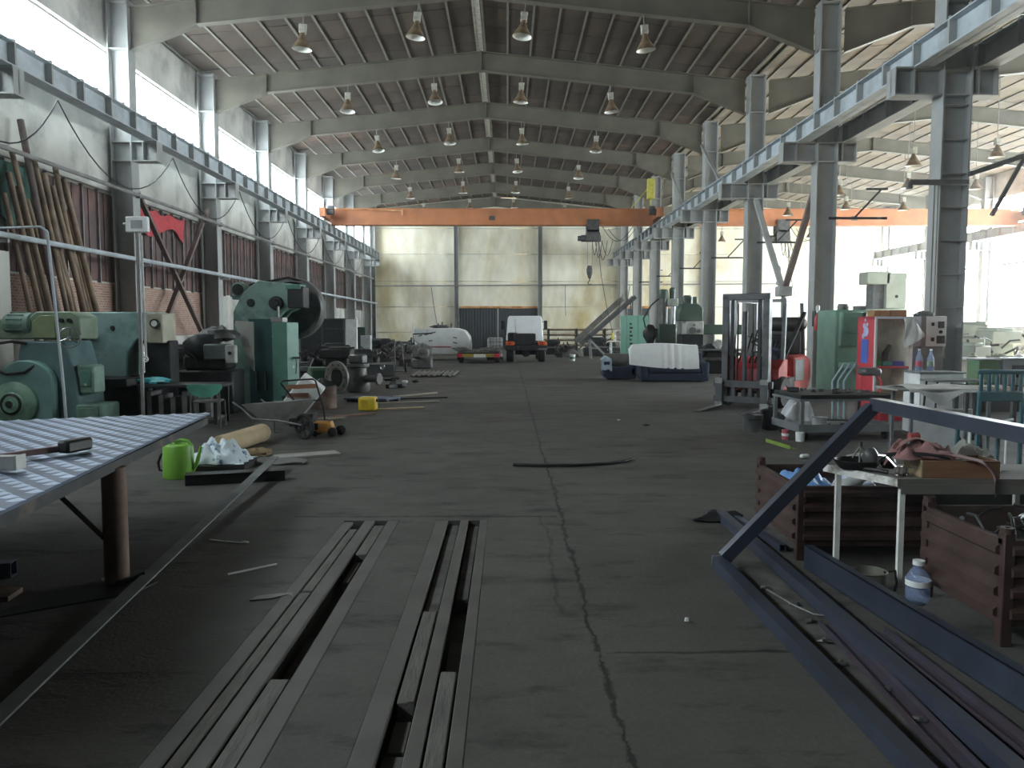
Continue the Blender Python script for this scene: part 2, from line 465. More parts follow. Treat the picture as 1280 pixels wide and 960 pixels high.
# ------------------------------------------------------------------ columns
def column(x0, x1, y, label, grp, corb, ribs=0):
    """H section between x0 and x1; corb = list of (xa, xb) bracket ends"""
    xm = (x0 + x1)/2; h = (x1 - x0)/2
    t = thing('steel_column', label, 'column', (xm, y, 0), 0, grp)
    m = MB()
    m.box(-h, -h+0.03, -0.2, 0.2, 0, 9.95).box(h-0.03, h, -0.2, 0.2, 0, 9.95)
    m.box(-h+0.03, h-0.03, -0.012, 0.012, 0, 9.95)
    m.box(-h+0.03, h-0.03, -0.17, 0.17, 8.72, 8.75); m.box(-h+0.03, h-0.03, -0.17, 0.17, 9.9, 9.95)
    for i in range(ribs):
        z = 2.0 + i*0.62; m.box(-h+0.03, h-0.03, -0.19, 0.19, z, z+0.012)
    m.build('shaft', M_STEEL, t)
    MB().box(-h-0.12, h+0.12, -0.32, 0.32, 0, 0.03).build('base_plate', M_STEEL, t)
    for a, b in corb:
        m = MB(); a -= xm; b -= xm; lo, hi = min(a, b), max(a, b)
        m.box(lo, hi, -0.012, 0.012, 5.93, 6.38)
        m.box(lo, hi, -0.18, 0.18, 6.38, 6.41); m.box(lo, hi, -0.18, 0.18, 5.9, 5.93)
        e = a if abs(a) > abs(b) else b
        sg = 1 if e > 0 else -1
        m.box(min(e, e-sg*0.02), max(e, e-sg*0.02), -0.17, 0.17, 5.93, 6.38)
        mid = e - sg*0.36
        m.box(mid-0.01, mid+0.01, -0.17, 0.17, 5.93, 6.38)
        m.build('bracket', M_STEEL, t)
    m = MB()
    m.box(-h+0.03, h-0.03, -0.18, 0.18, 6.38, 6.41).box(-h+0.03, h-0.03, -0.18, 0.18, 5.9, 5.93)
    m.build('stiffener_plate', M_STEEL, t)
    return t
for k, y in enumerate(FR):
    if y < 8: continue
    i = len(FR) - 1 - k
    if y > 14:
        column(8.02, 8.56, y, f'grey steel column with brackets on both sides, {ORD[i]} from the end wall', 'columns between the two halls', [(7.14, 8.02), (8.56, 9.05)], 10 if y < 16 else 0)
    column(-10.2, -9.66, y, f'blue-grey steel column against the left wall, {ORD[i]} from the end wall', 'left wall columns', [(-9.66, -9.02)])
    if y > 26:
        column(26.6, 27.1, y, f'pale steel column against the sunlit side wall, {ORD[i]} from the end wall', 'side wall columns', [(26.0, 26.6)])

# ------------------------------------------------------------------ crane girders
def girder(x, label, m_, y0=9.0, y1=57.6, z0=6.41, z1=6.88, web=0.0, side=-1):
    t = thing('crane_girder', label, 'girder', (x, 0, 0))
    g = MB()
    g.box(-0.17, 0.17, y0, y1, z0, z0+0.025).box(-0.15, 0.15, y0, y1, z1-0.025, z1).box(-0.01, 0.01, y0, y1, z0, z1)
    g.build('beam', m_, t)
    MB().box(-0.03, 0.03, y0, y1, z1, z1+0.07).box(-0.06, 0.06, y0, y1, z1, z1+0.015).build('crane_rail', M_PIPE, t)
    st = MB().box(-0.145, 0.145, -0.03, 0.03, z0+0.02, z1-0.02).mesh('web_stiffener', M_STEEL)
    y = 15.2 - 1.2*4
    while y < y1:
        put('web_stiffener', st, t, (0, y, 0)); y += 1.2
    cl = MB().box(-0.13, -0.02, -0.04, 0.04, z1, z1+0.05).box(0.02, 0.13, -0.04, 0.04, z1, z1+0.05).mesh('rail_clip', M_PIPE)
    y = 15.2 - 0.6*8
    while y < y1:
        put('rail_clip', cl, t, (0, y, 0)); y += 0.6
    return t
G1 = girder(7.67, 'pale crane girder with stiffeners along the main hall side of the columns', M_GIRD)
girder(-9.20, 'blue-grey crane girder running below the left clerestory windows', M_GIRD)
girder(8.87, 'dark crane girder on the side hall side of the columns', M_STEEL)
girder(26.2, 'crane girder along the sunlit far side wall', M_STEEL, 27.0)

# ------------------------------------------------------------------ left wall
wl = struct(MB().box(-10.52, -10.36, YF, YB, 0, 7.0).box(-10.52, -10.36, YF, YB, 8.75, 10.8).box(-10.52, -10.36, YF, -8.8, 7.0, 8.75).build('wall_left', M_WALLP))
wl['label'] = 'left side wall of stained panels and maroon sheet cladding'
up = MB().box(0, 0.08, 0.03, 5.97, 8.75, 10.15, 0.01).mesh('wall_panel', M_WALLP)
mid = MB().box(0, 0.08, 0.03, 5.97, 5.12, 6.98, 0.01).mesh('wall_panel', M_WALLP)
low = MB().box(0, 0.08, 0.03, 5.97, 0.0, 1.35, 0.01).mesh('wall_panel', M_WALLP)
lo2 = MB().box(0, 0.06, 0.03, 5.97, 1.38, 2.75, 0.01).mesh('wall_panel', M_WALLP)
brk = MB().box(0, 0.06, 0.03, 5.97, 1.38, 2.75).mesh('brick_infill', M_BRICK)
sheet = MB().box(0, 0.03, 0.02, 0.73, 2.8, 5.05).box(0.03, 0.05, 0.33, 0.42, 2.8, 5.05).mesh('cladding_sheet', M_MAROON)
mull = MB().box(0, 0.09, -0.02, 0.02, 2.75, 5.1).mesh('mullion', M_PIPE)
bays = [3.2 + 6*k for k in range(-2, 10)]  # unseen bays behind the camera are added to light camera-facing sides
for k, y in enumerate(bays):
    if y > 57: continue
    L_ = min(6.0, YB - y)
    sc = (1, L_/6.0, 1)
    for me in (up, mid, low): put('wall_panel', me, wl, (-10.36, y, 0), (0,0,0), sc)
    if 8 < y < 22: put('brick_infill', brk, wl, (-10.36, y, 0), (0,0,0), sc)
    else: put('wall_panel', lo2, wl, (-10.36, y, 0), (0,0,0), sc)
    for j in range(8):
        if y > 5: put('cladding_sheet', sheet, wl, (-10.36, y + j*0.75*L_/6, 0), (0,0,0), (1, L_/6, 1))
    for j in range(1, 8): put('mullion', mull, wl, (-10.36, y + j*0.75*L_/6, 0))
pane = MB().box(-0.004, 0.004, 0.03, 1.47, 7.04, 8.70).mesh('pane', M_GLASS)
for k, y in enumerate(bays):
    if y > 57: continue
    L_ = min(6.0, YB - y)
    fr = MB()
    fr.box(-0.04, 0.04, 0, L_, 7.0, 7.05).box(-0.04, 0.04, 0, L_, 8.70, 8.75)
    for j in range(5): fr.box(-0.03, 0.03, max(0, j*L_/4-0.02), min(L_, j*L_/4+0.02), 7.05, 8.70)
    w = struct(fr.build(f'window_{k+1}', M_PIPE)); w.location = (-10.44, y, 0)
    w['label'] = 'overexposed clerestory window in the left wall'
    for j in range(4): put('pane', pane, w, (0, j*L_/4, 0), (0,0,0), (1, L_/6, 1))

# ------------------------------------------------------------------ end wall with panels
wb = struct(MB().box(XL-0.3, XR+0.3, YB, YB+0.2, 0, 11.4).build('wall_back', M_WALLP)); wb['label'] = 'cream panelled end wall with yellow stains'
ZJ = [0.02, 1.2, 3.05, 4.9, 6.85, 8.7, 10.9]
XJ = [-9.66, -3.67, 2.38, 8.3, 14.3, 20.4, 26.6]
for a, b in zip(XJ, XJ[1:]):
    for c, d in zip(ZJ, ZJ[1:]):
        if a == -3.67 and d < 3.1: continue
        if a == 8.3 and d < 3.1: continue
        put('wall_panel', MB().box(a+0.02, b-0.02, -0.06, 0, c+0.022, d-0.022, 0.01).mesh('wall_panel', M_CREAM), wb, (0, YB, 0))
for x in XJ[:5]:
    m = MB().box(x-0.16, x-0.14, YB-0.42, YB-0.07, 0, 9.9).box(x+0.14, x+0.16, YB-0.42, YB-0.07, 0, 9.9).box(x-0.15, x+0.15, YB-0.25, YB-0.23, 0, 9.9)
    tag(m.build('gable_post', M_STEEL), f'slim steel post on the end wall, {ORD[XJ.index(x)]} from the left corner', 'post', 'gable posts')
# sliding gates
M_GATE = mat('dark_gate_sheet', (0.055, 0.062, 0.066), 0.6, 0, 0.2, 2.0)
M_RUSTO = mat('orange_rust', (0.48, 0.20, 0.06), 0.7, 0, 0.4, 3.0, (0.62, 0.42, 0.2), 1.2, 0.55, 0.1)
def gate(x0, x1, n, name):
    d = struct(MB().box(x0, x1, YB-0.08, YB-0.02, 0.03, 2.95).build(name, M_GATE)); d['label'] = 'dark corrugated sheet gate leaf in the end wall'
    w = (x1-x0)/13
    rib = MB().box(0, w*0.5, -0.12, -0.08, 0.05, 2.93, 0.008).mesh('corrugation', M_GATE)
    for i in range(13): put('corrugation', rib, d, (x0 + w*(i+0.25), YB, 0))
    return d
gate(-3.45, -0.72, 1, 'door_1'); gate(-0.62, 2.2, 1, 'door_2'); gate(8.75, 11.4, 1, 'door_3'); gate(11.5, 14.1, 1, 'door_4')
for i, (a, b) in enumerate(((-3.5, 2.25), (8.7, 14.15))):
    tr = struct(MB().box(a, b, YB-0.2, YB-0.06, 2.97, 3.12, 0.01).build(f'trim_{i+1}', M_RUSTO)); tr['label'] = 'rusty orange rail above the end wall gate'
tp = struct(MB().box(-0.70, -0.64, YB-0.14, YB-0.02, 0, 2.97).build('trim_3', mat('white_post', (0.6,0.6,0.56), 0.6))); tp['label'] = 'white strip between the two gate leaves'

# ------------------------------------------------------------------ side hall wall with tall windows
wr = struct(MB().box(27.2, 27.4, YF, YB, 0, 1.6).box(27.2, 27.4, YF, YB, 8.75, 10.9).box(27.2, 27.4, YF, 15.2, 1.6, 8.75).build('wall_right', M_WALLP)); wr['label'] = 'far side wall of the side hall with tall windows'
pane2 = MB().box(-0.004, 0.004, 0.03, 1.47, 1.66, 8.70).mesh('pane', M_GLASS)
for k, y in enumerate(bays):
    if y > 57 or y < 15: continue
    L_ = min(6.0, YB - y)
    fr = MB()
    fr.box(-0.05, 0.05, 0, L_, 1.6, 1.66).box(-0.05, 0.05, 0, L_, 8.70, 8.75).box(-0.05, 0.05, 0, L_, 5.0, 5.1)
    for j in range(5): fr.box(-0.03, 0.03, max(0, j*L_/4-0.025), min(L_, j*L_/4+0.025), 1.66, 8.70)
    w = struct(fr.build(f'window_{k+13}', M_PIPE)); w.location = (27.3, y, 0); w['label'] = 'tall overexposed window in the far side wall'
    for j in range(4): put('pane', pane2, w, (0, j*L_/4, 0), (0,0,0), (1, L_/6, 1))
struct(MB().box(XL-0.3, XR+0.3, YF-0.2, YF, 0, 11.4).build('wall_front', M_GATE))['label'] = 'end wall behind the viewpoint'
# ------------------------------------------------------------------ hanging lamps
M_LAMPO = mat('lamp_shell', (0.26, 0.19, 0.11), 0.6, 0.2, 0.3, 8.0, (0.10, 0.06, 0.04), 5.0, 0.55, 0.15)
M_LAMPI = mat('lamp_inner', (0.85, 0.85, 0.80), 0.35, 0.0, 0.05)
M_LAMPB = mat('lamp_box', (0.42, 0.40, 0.33), 0.6, 0.0, 0.3, 8.0)
M_BULB = mat('bulb_glass', (0.8, 0.8, 0.72), 0.15, 0.0, 0.05)
def make_lamp(rod):
    t = thing('bell_lamp', 'rusty bell lamp', 'lamp')
    MB().cyl((0,0,0.30), (0,0,0.30+rod), 0.012, n=6).build('rod', M_PIPE, t)
    MB().box(-0.085, 0.085, -0.085, 0.085, 0.10, 0.32, 0.012).box(-0.10, 0.10, -0.03, 0.03, 0.28, 0.33).build('ballast_box', M_LAMPB, t)
    sh = MB().lathe([(0.06, 0.12), (0.075, 0.02), (0.10, -0.02), (0.135, -0.10), (0.20, -0.20), (0.255, -0.30), (0.262, -0.31), (0.25, -0.302)], n=18).build('shade', M_LAMPO, t, recalc=False)
    MB().lathe([(0.02, -0.01), (0.09, -0.03), (0.125, -0.105), (0.19, -0.205), (0.25, -0.303)], n=18).build('reflector', M_LAMPI, sh, recalc=False)
    MB().lathe([(0.0, -0.02), (0.03, -0.04), (0.055, -0.12), (0.05, -0.18), (0.0, -0.22)], n=10).build('bulb', M_BULB, sh)
    return t
lampA = make_lamp(0.30); firstA = True
WHERE = ['by the clerestory', 'beside ridge, clerestory side', 'beside ridge, column side', 'by the columns']
rl = random.Random(5)
for i, y in enumerate([21.2, 27.2, 33.2, 39.2, 45.2, 51.2]):
    k = 7 - 1 - i
    for j, dx in enumerate((-4.42, -1.55, 1.38, 4.4)):
        x = XC + dx + rl.uniform(-0.1, 0.1)
        zb = 9.17 + 0.103*(HALF - abs(x - XC))
        o = lampA if firstA else dup(lampA); firstA = False
        o.location = (x, y, zb - 0.56); o.rotation_euler = (rl.uniform(-0.16, 0.05), rl.uniform(-0.12, 0.12), 0)
        o['label'] = f'rusty bell lamp, {ORD[k]} rafter from end wall, {WHERE[j]}'; o['group'] = 'main hall bell lamps'
lampB = make_lamp(2.1); firstB = True
for i, y in enumerate([27.2, 33.2, 39.2, 45.2, 51.2]):
    k = 6 - 1 - i
    for j, dx in enumerate((-4.0, -1.2, 1.6)):
        x = XC2 + dx
        o = lampB if firstB else dup(lampB); firstB = False
        zb = 9.17 + 0.103*(HALF2 - abs(x - XC2))
        o.location = (x, y, zb - 2.36)
        o['label'] = f'side hall bell lamp, {ORD[k]} rafter from end wall, {["by the columns", "beside the ridge", "past the ridge"][j]}'
        o['group'] = 'side hall bell lamps'

# ------------------------------------------------------------------ bridge cranes
M_HOIST = mat('hoist_grey', (0.10, 0.10, 0.095), 0.6, 0.3, 0.3, 6.0)
M_CABLE = mat('black_cable', (0.02, 0.02, 0.02), 0.6)
M_ROPE = mat('steel_rope', (0.16, 0.15, 0.13), 0.5, 0.5)
M_YELLOW = mat('yellow_paint', (0.62, 0.56, 0.10), 0.5, 0, 0.2, 5.0)
def crane(x0, x1, y, hx, label, hl):
    t = thing('bridge_crane', label, 'crane', (0, y, 0))
    b = MB().box(x0, x1, -0.22, 0.22, 6.78, 7.54, 0.01).box(x0, x1, -0.27, 0.27, 6.74, 6.78).box(x0-0.2, x1+0.2, -0.25, 0.25, 7.54, 7.57)
    b.build('bridge_beam', M_ORANGE, t)
    MB().box((x0+x1)/2-0.15, (x0+x1)/2+0.15, -0.24, -0.21, 6.98, 7.2).build('name_plate', M_HOIST, t)
    for s, xe in ((-1, x0-0.16), (1, x1+0.16)):
        e = MB().box(xe-0.16, xe+0.16, -1.5, 1.5, 7.0, 7.45, 0.02)
        c = e.build('end_carriage', M_ORANGE, t)
        for yy in (-1.25, 1.25):
            MB().cyl((xe-0.08, yy, 7.09), (xe+0.08, yy, 7.09), 0.14, n=16).build('wheel', M_HOIST, c)
        MB().cyl((xe-s*0.5, -1.1, 7.28), (xe-s*0.16, -1.1, 7.28), 0.16, n=12).box(xe-s*0.35-0.12, xe-s*0.35+0.12, -1.25, -0.95, 7.4, 7.55).build('drive_motor', M_HOIST, t)
    # conductor arm
    MB().bar((x0+0.1, -0.4, 7.52), (x0+3.6, -0.4, 7.42), 0.05).bar((x0+3.6, -0.4, 7.5), (x0+3.6, -0.4, 7.2), 0.06).build('cable_arm', M_RUSTO, t)
    h = thing('rope_hoist', hl, 'hoist', (hx, y, 0))
    MB().cyl((-0.55, 0, 6.10), (0.45, 0, 6.10), 0.17, n=16).box(-0.3, 0.4, -0.25, 0.25, 5.95, 6.4, 0.03).build('drum_body', M_HOIST, h)
    MB().cyl((-0.72, 0, 6.10), (-0.55, 0, 6.10), 0.13, n=14).build('motor', M_HOIST, h)
    MB().box(-0.28, 0.34, -0.34, -0.28, 6.35, 7.02).box(-0.28, 0.34, 0.28, 0.34, 6.35, 7.02).box(-0.28, 0.34, -0.34, 0.34, 6.40, 6.5).build('trolley_frame', M_HOIST, h)
    w = MB()
    for xx in (-0.18, 0.24):
        for yy in (-0.25, 0.25): w.cyl((xx, yy-0.03, 6.88), (xx, yy+0.03, 6.88), 0.10, n=12)
    w.build('trolley_wheels', M_HOIST, h)
    r = MB()
    for xx in (-0.22, 0.02): r.cyl((xx, 0, 4.65), (xx, 0, 6.0), 0.012, n=6)
    r.build('wire_rope', M_ROPE, h)
    hk = MB().lathe([(0.0, 4.75), (0.10, 4.72), (0.17, 4.55), (0.16, 4.35), (0.07, 4.1), (0.0, 4.05)], (-0.10, 0, 0), n=14, sy=0.6).build('hook_block', M_HOIST, h)
    MB().tube([(-0.10, 0, 4.1), (-0.10, 0, 3.98), (-0.17, 0, 3.9), (-0.16, 0, 3.8), (-0.09, 0, 3.76), (-0.03, 0, 3.82)], 0.03, 8).build('hook', M_HOIST, hk)
    c = MB()
    for q in range(4):
        a = 0.25 + q*0.17
        pts = [(a - 0.25 + 0.5*u*(0.5+0.2*q) , -0.1 + 0.04*q, 6.0 - (0.75 + 0.12*(q % 3))*math.sin(PI*u)) for u in [i/12 for i in range(13)]]
        c.tube(pts, 0.018, 6)
    pts = [(0.5 + 1.7*u, 0.25, 6.85 - 0.95*math.sin(PI*u)*(1 - 0.2*u)) for u in [i/16 for i in range(17)]]
    c.tube(pts, 0.018, 6); c.tube([(p[0]+0.35, p[1], p[2]+0.3*(p[0]-1.2)) for p in pts if p[2] + 0.3*(p[0]-1.2) < 6.7], 0.015, 6)
    c.tube([(0.3, -0.15, 5.9), (0.45, -0.3, 4.2), (0.75, -0.6, 2.4), (1.0, -0.8, 1.3)], 0.015, 6)
    c.build('control_cable', M_CABLE, h)
    MB().box(0.94, 1.06, -0.86, -0.75, 1.0, 1.34, 0.01).build('pendant', M_YELLOW, h)
    return t
T = crane(-8.86, 7.33, 41.0, 4.3, 'orange bridge crane spanning the main hall', 'grey rope hoist with hook under the orange main hall crane')
MB().box(7.0, 7.35, -0.62, -0.32, 8.0, 9.0, 0.02).build('yellow_cabinet', M_YELLOW, T)
MB().bar((6.2, -0.4, 7.55), (7.1, -0.42, 8.6), 0.05).bar((7.18, -0.42, 7.5), (7.18, -0.42, 8.1), 0.06).build('cabinet_stay', M_YELLOW, T)
crane(9.21, 25.86, 41.0, 13.9, 'orange bridge crane spanning the bright side hall', 'grey rope hoist with hook under the side hall crane')

# ------------------------------------------------------------------ pipes, cables and bracing
def single(mb, name, label, cat, m, group=None, **kw):
    return tag(mb.build(name, m, **kw), label, cat, group)
m = MB().cyl((-9.60, 9.2, 5.06), (-9.60, 57.9, 5.06), 0.05, n=8)
for y in FR:
    if y > 8: m.box(-9.66, -9.55, y-0.03, y+0.03, 4.98, 5.12)
single(m, 'wall_pipe', 'upper long pipe fixed across the left wall columns below the pale panels', 'pipe', M_PIPE)
m = MB().cyl((-9.36, 9.2, 3.36), (-9.36, 57.9, 3.30), 0.055, n=8)
for y in FR:
    if y > 8: m.box(-9.66, -9.34, y-0.03, y+0.03, 3.22, 3.28)
single(m, 'wall_pipe', 'lower pale pipe carried on short arms along the left wall', 'pipe', M_GIRD)
single(MB().cyl((-9.6, YB-0.5, 5.0-0.45), (7.9, YB-0.5, 5.0-0.35), 0.045, n=8).cyl((8.7, YB-0.5, 4.65), (20.0, YB-0.5, 4.72), 0.045, n=8), 'end_wall_pipe', 'thin dark pipe running across the cream end wall', 'pipe', M_PIPE)
def catenary(pts_y, x, z, sag, label, n=14):
    m = MB(); path = []
    for a, b in zip(pts_y, pts_y[1:]):
        for i in range(n):
            u = i/n; path.append((x, a + (b-a)*u, z - sag*4*u*(1-u)))
    path.append((x, pts_y[-1], z)); m.tube(path, 0.016, 6)
    return single(m, 'hanging_cable', label, 'cable', M_CABLE)
catenary([13.2, 17.2, 23.0, 28.6, 34.6, 41.0, 47.0, 53.0], -9.42, 6.38, 1.3, 'black cable hanging in loops below the left crane girder')
def brace(a, b, w, label, m_=None, grp=None):
    return single(MB().bar(a, b, w, w*0.7), 'diagonal_brace', label, 'brace', m_ or M_STEEL, grp)
M_BRR = mat('brown_brace', (0.16, 0.12, 0.11), 0.6, 0, 0.25, 3.0)
brace((-9.78, 21.5, 5.2), (-9.78, 26.6, 0.7), 0.13, 'brown diagonal wall brace with its foot by the press', M_BRR)
brace((-9.92, 26.9, 5.5), (-9.92, 22.0, 0.4), 0.13, 'brown diagonal wall brace with its top by the press', M_BRR)
brace((8.29, 27.0, 5.85), (8.29, 24.16, 2.75), 0.16, 'grey brace slanting down from the column behind the forklift')
brace((8.29, 21.4, 5.85), (8.29, 24.0, 2.75), 0.16, 'brown brace meeting its grey twin above the forklift', M_BRR)
single(MB().box(8.1, 8.48, 23.85, 24.3, 2.55, 2.85, 0.02).cyl((8.29, 24.08, 0.0), (8.29, 24.08, 2.6), 0.07, n=10), 'brace_post', 'short post under the meeting point of two braces', 'post', M_STEEL)
for i, (y, z) in enumerate(((51.2, 8.9), (39.2, 8.9), (33.2, 8.9))):
    brace((7.9, y-0.1, 9.0), (7.9, y-3.2, 6.95), 0.09, f'thin grey knee brace at the {["second", "fourth", "fifth"][i]} column from the end wall')
# cable arms on the columns
am = MB().box(-0.55, 0.95, -0.03, 0.03, -0.03, 0.03).bar((0.1, 0, 0.0), (0.8, 0, 0.75), 0.04).box(0.4, 0.95, -0.02, 0.02, 0.72, 0.77).mesh('wall_bracket', M_BLACK)
for k, y in enumerate(FR):
    if 20 < y < 52:
        o = put('wall_bracket', am, None, (8.9, y - 0.24, 4.45)); i = len(FR)-1-k
        tag(o, f'dark bracket arm sticking out of the {ORD[i]} column from the end wall', 'bracket', 'column bracket arms')
a15 = MB().box(-1.0, 0.1, -0.03, 0.03, -0.05, 0.05, 0.01).cyl((-1.0, 0, 0), (-1.0, -0.0, -0.12), 0.06, n=8).bar((0.1, 0, 0.15), (2.6, 0.0, 1.0), 0.09).bar((0.55, 0, -0.6), (1.1, 0, 0.45), 0.06)
o = tag(a15.build('swing_arm', M_HOIST), 'grey swing arm on the column with horizontal ribs', 'arm'); o.location = (8.42, 14.94, 4.3)
single(MB().cyl((7.95, 14.92, 1.9), (7.95, 14.92, 4.28), 0.012, n=6).cyl((7.88, 14.92, 1.9), (7.88, 14.92, 4.28), 0.012, n=6), 'hanging_chain', 'thin pair of lines hanging from the grey swing arm', 'line', M_ROPE)
# ridge tray
single(MB().box(-0.10, 0.10, 9.2, 57.8, 0, 0.06).box(-0.12, -0.1, 9.2, 57.8, -0.02, 0.08), 'cable_tray', 'pale cable tray along the roof ridge', 'cable tray', M_LAMPB).location = (XC - 0.02, 0, 10.80)
# ------------------------------------------------------------------ left side: machines and things along the wall
M_GRN = mat('machine_green', (0.17, 0.28, 0.22), 0.5, 0, 0.22, 3.0, (0.07, 0.10, 0.085), 2.2, 0.60, 0.12, bump=0.1)
M_TEAL = mat('machine_teal', (0.30, 0.45, 0.43), 0.5, 0, 0.18, 2.5, (0.10, 0.18, 0.17), 1.5, 0.60, 0.10)
M_PGREEN = mat('press_green', (0.24, 0.37, 0.315), 0.5, 0, 0.18, 2.0, (0.075, 0.13, 0.115), 1.8, 0.60, 0.10)
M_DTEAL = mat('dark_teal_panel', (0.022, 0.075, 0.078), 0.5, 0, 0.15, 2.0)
M_LGRN = mat('chipped_green', (0.115, 0.26, 0.205), 0.5, 0, 0.12, 3.0, (0.50, 0.56, 0.52), 5.0, 0.66, 0.03)
M_DKM = mat('oily_iron', (0.032, 0.033, 0.033), 0.5, 0.5, 0.3, 6.0)
M_MIDM = mat('grey_iron', (0.14, 0.14, 0.135), 0.5, 0.5, 0.3, 6.0)
M_BRIGHT = mat('bright_steel', (0.55, 0.56, 0.57), 0.25, 1.0, 0.1)
M_WHITEP = mat('white_paint', (0.80, 0.81, 0.79), 0.5, 0, 0.1, 5.0)
M_WOODP = mat('pale_wood', (0.33, 0.29, 0.23), 0.7, 0, 0.2, 6.0, stretch=(1, 8, 8))
M_RUST = mat('rusty_steel', (0.13, 0.085, 0.065), 0.75, 0.2, 0.3, 5.0, (0.20, 0.14, 0.11), 3.0, 0.55, 0.12)
M_LOG = mat('rusty_pole', (0.20, 0.145, 0.105), 0.8, 0, 0.3, 3.0, (0.34, 0.25, 0.17), 1.2, 0.55, 0.12)
M_RUBBER = mat('rubber', (0.02, 0.02, 0.02), 0.75)
M_CYAN = mat('cyan_plastic', (0.10, 0.46, 0.50), 0.35, 0, 0.25, 12.0)
M_REDC = mat('red_cloth', (0.50, 0.06, 0.07), 0.8, 0, 0.2, 6.0)

# shaper with belt guard and flywheel; front edge to the camera side
t = thing('shaping_machine', 'old green shaping machine with big belt guard and round flywheel cover', 'machine', (-7.2, 12.6, 0))
MB().prism([(-0.42, 0.0), (0.62, 0.0), (0.55, 0.85), (0.40, 1.42), (-0.28, 1.42), (-0.40, 0.8)], 'y', -0.25, 0.55, None, 0.02).build('column', mat('blue_green_casting', (0.10,0.17,0.175), 0.5, 0, 0.25, 3.0), t)
MB().prism([(-1.0, 1.45), (0.58, 1.45), (0.58, 1.80), (0.45, 1.88), (-0.10, 1.88), (-0.22, 1.78), (-1.0, 1.74)], 'y', -0.12, 0.42, None, 0.02).build('ram', mat('olive_green', (0.19,0.25,0.17), 0.5, 0, 0.25, 3.0), t)
MB().prism([(-0.14, 1.47), (0.22, 1.47), (0.22, 1.82), (0.0, 1.82), (-0.14, 1.72)], 'y', -0.17, -0.12, None, 0.01).build('cover_plate', mat('yellow_green', (0.22,0.27,0.14), 0.5, 0, 0.2, 4.0), t)
m = MB().lathe([(0.0, 0), (0.15, 0), (0.17, 0.04), (0.19, 0.16), (0.18, 0.40), (0.14, 0.44), (0.0, 0.44)], (-0.62, -0.0, 1.68), (1, 0, 0.0), 20)
for k in range(14):
    a = 2*PI*k/14; m.cbox((-0.42, 0.19*math.cos(a), 1.68+0.19*math.sin(a)), (0.24, 0.02, 0.02), 0, (a, 0, 0))
mo = m.build('motor', M_GRN, t); MB().lathe([(0.0, 0), (0.07, 0), (0.09, 0.03), (0.09, 0.05)], (-0.64, 0, 1.68), (-1, 0, 0), 14).build('motor_fan_cap', M_DKM, mo)
# belt guard: tall rounded shell, flywheel disc in front
m = MB(); path = []
for k in range(17):
    a = PI*k/16; path.append((-0.14 + 0.42*math.cos(a), 0.78 + 0.36*math.sin(a)))
poly = path + [(-0.56, 0.1), (0.28, 0.1)]
m.prism(poly, 'y', -0.42, -0.24, None, 0.02); m.build('belt_guard', mat('guard_teal', (0.16,0.29,0.27), 0.45, 0, 0.2, 3.0), t)
fw = MB().lathe([(0.0, 0.10), (0.06, 0.10), (0.07, 0.07), (0.15, 0.06), (0.18, 0.02), (0.30, 0.0), (0.335, -0.03), (0.345, -0.10), (0.33, -0.16)], (-0.28, -0.50, 0.48), (0, -1, 0), 30).build('flywheel', mat('flywheel_green', (0.22,0.38,0.27), 0.4, 0, 0.2, 3.0, (0.09,0.16,0.13), 2.0, 0.55, 0.1), t)
MB().lathe([(0.0, 0.115), (0.05, 0.115), (0.055, 0.10)], (-0.28, -0.50, 0.48), (0, -1, 0), 14).lathe([(0.13, 0.075), (0.15, 0.068), (0.165, 0.055), (0.15, 0.05)], (-0.28, -0.50, 0.48), (0, -1, 0), 20).build('hub_cap', M_DKM, fw)
def wheel(c, r, ax, name, m_, par, tr=0.012, spokes=3):
    c = Vector(c); ax = Vector(ax).normalized(); u = Vector((0,0,1)) if abs(ax.z) < 0.9 else Vector((1,0,0))
    a = ax.cross(u).normalized(); b = ax.cross(a); m = MB()
    m.tube([c + (a*math.cos(2*PI*i/24) + b*math.sin(2*PI*i/24))*r for i in range(24)], tr, 8, True)
    for i in range(spokes):
        q = 2*PI*i/spokes + 0.4; m.cyl(c, c + (a*math.cos(q) + b*math.sin(q))*r, tr*0.8, n=6)
    m.cyl(c - ax*0.04, c + ax*0.03, r*0.2, n=12)
    return m.build(name, m_, par)
wheel((0.46, -0.22, 1.48), 0.15, (0.35, -1, 0), 'handwheel', M_BRIGHT, t, 0.014)
m = MB()
for x in (0.30, 0.42): m.cyl((x, -0.16, 1.74), (x, -0.11, 1.74), 0.035, n=10)
m.build('dial', M_DKM, t)
MB().tube([(-0.14, -0.2, 1.38), (-0.35, -0.36, 1.42), (-0.58, -0.45, 1.38), (-0.68, -0.48, 1.22), (-0.6, -0.48, 1.02), (-0.38, -0.46, 0.93), (-0.12, -0.44, 0.96), (0.02, -0.4, 1.06)], 0.022, 8).build('cable', M_CABLE, t)
MB().box(0.52, 0.78, -0.18, 0.2, 0.60, 1.05, 0.03).build('feed_box', M_GRN, t)
MB().box(0.58, 0.74, -0.21, -0.18, 0.72, 0.98, 0.02).build('feed_lever_plate', M_LGRN, t)
MB().box(0.55, 0.95, -0.3, 0.3, 0.12, 0.45, 0.03).box(0.62, 0.90, -0.33, -0.30, 0.2, 0.4, 0.01).build('table_bracket', M_GRN, t)

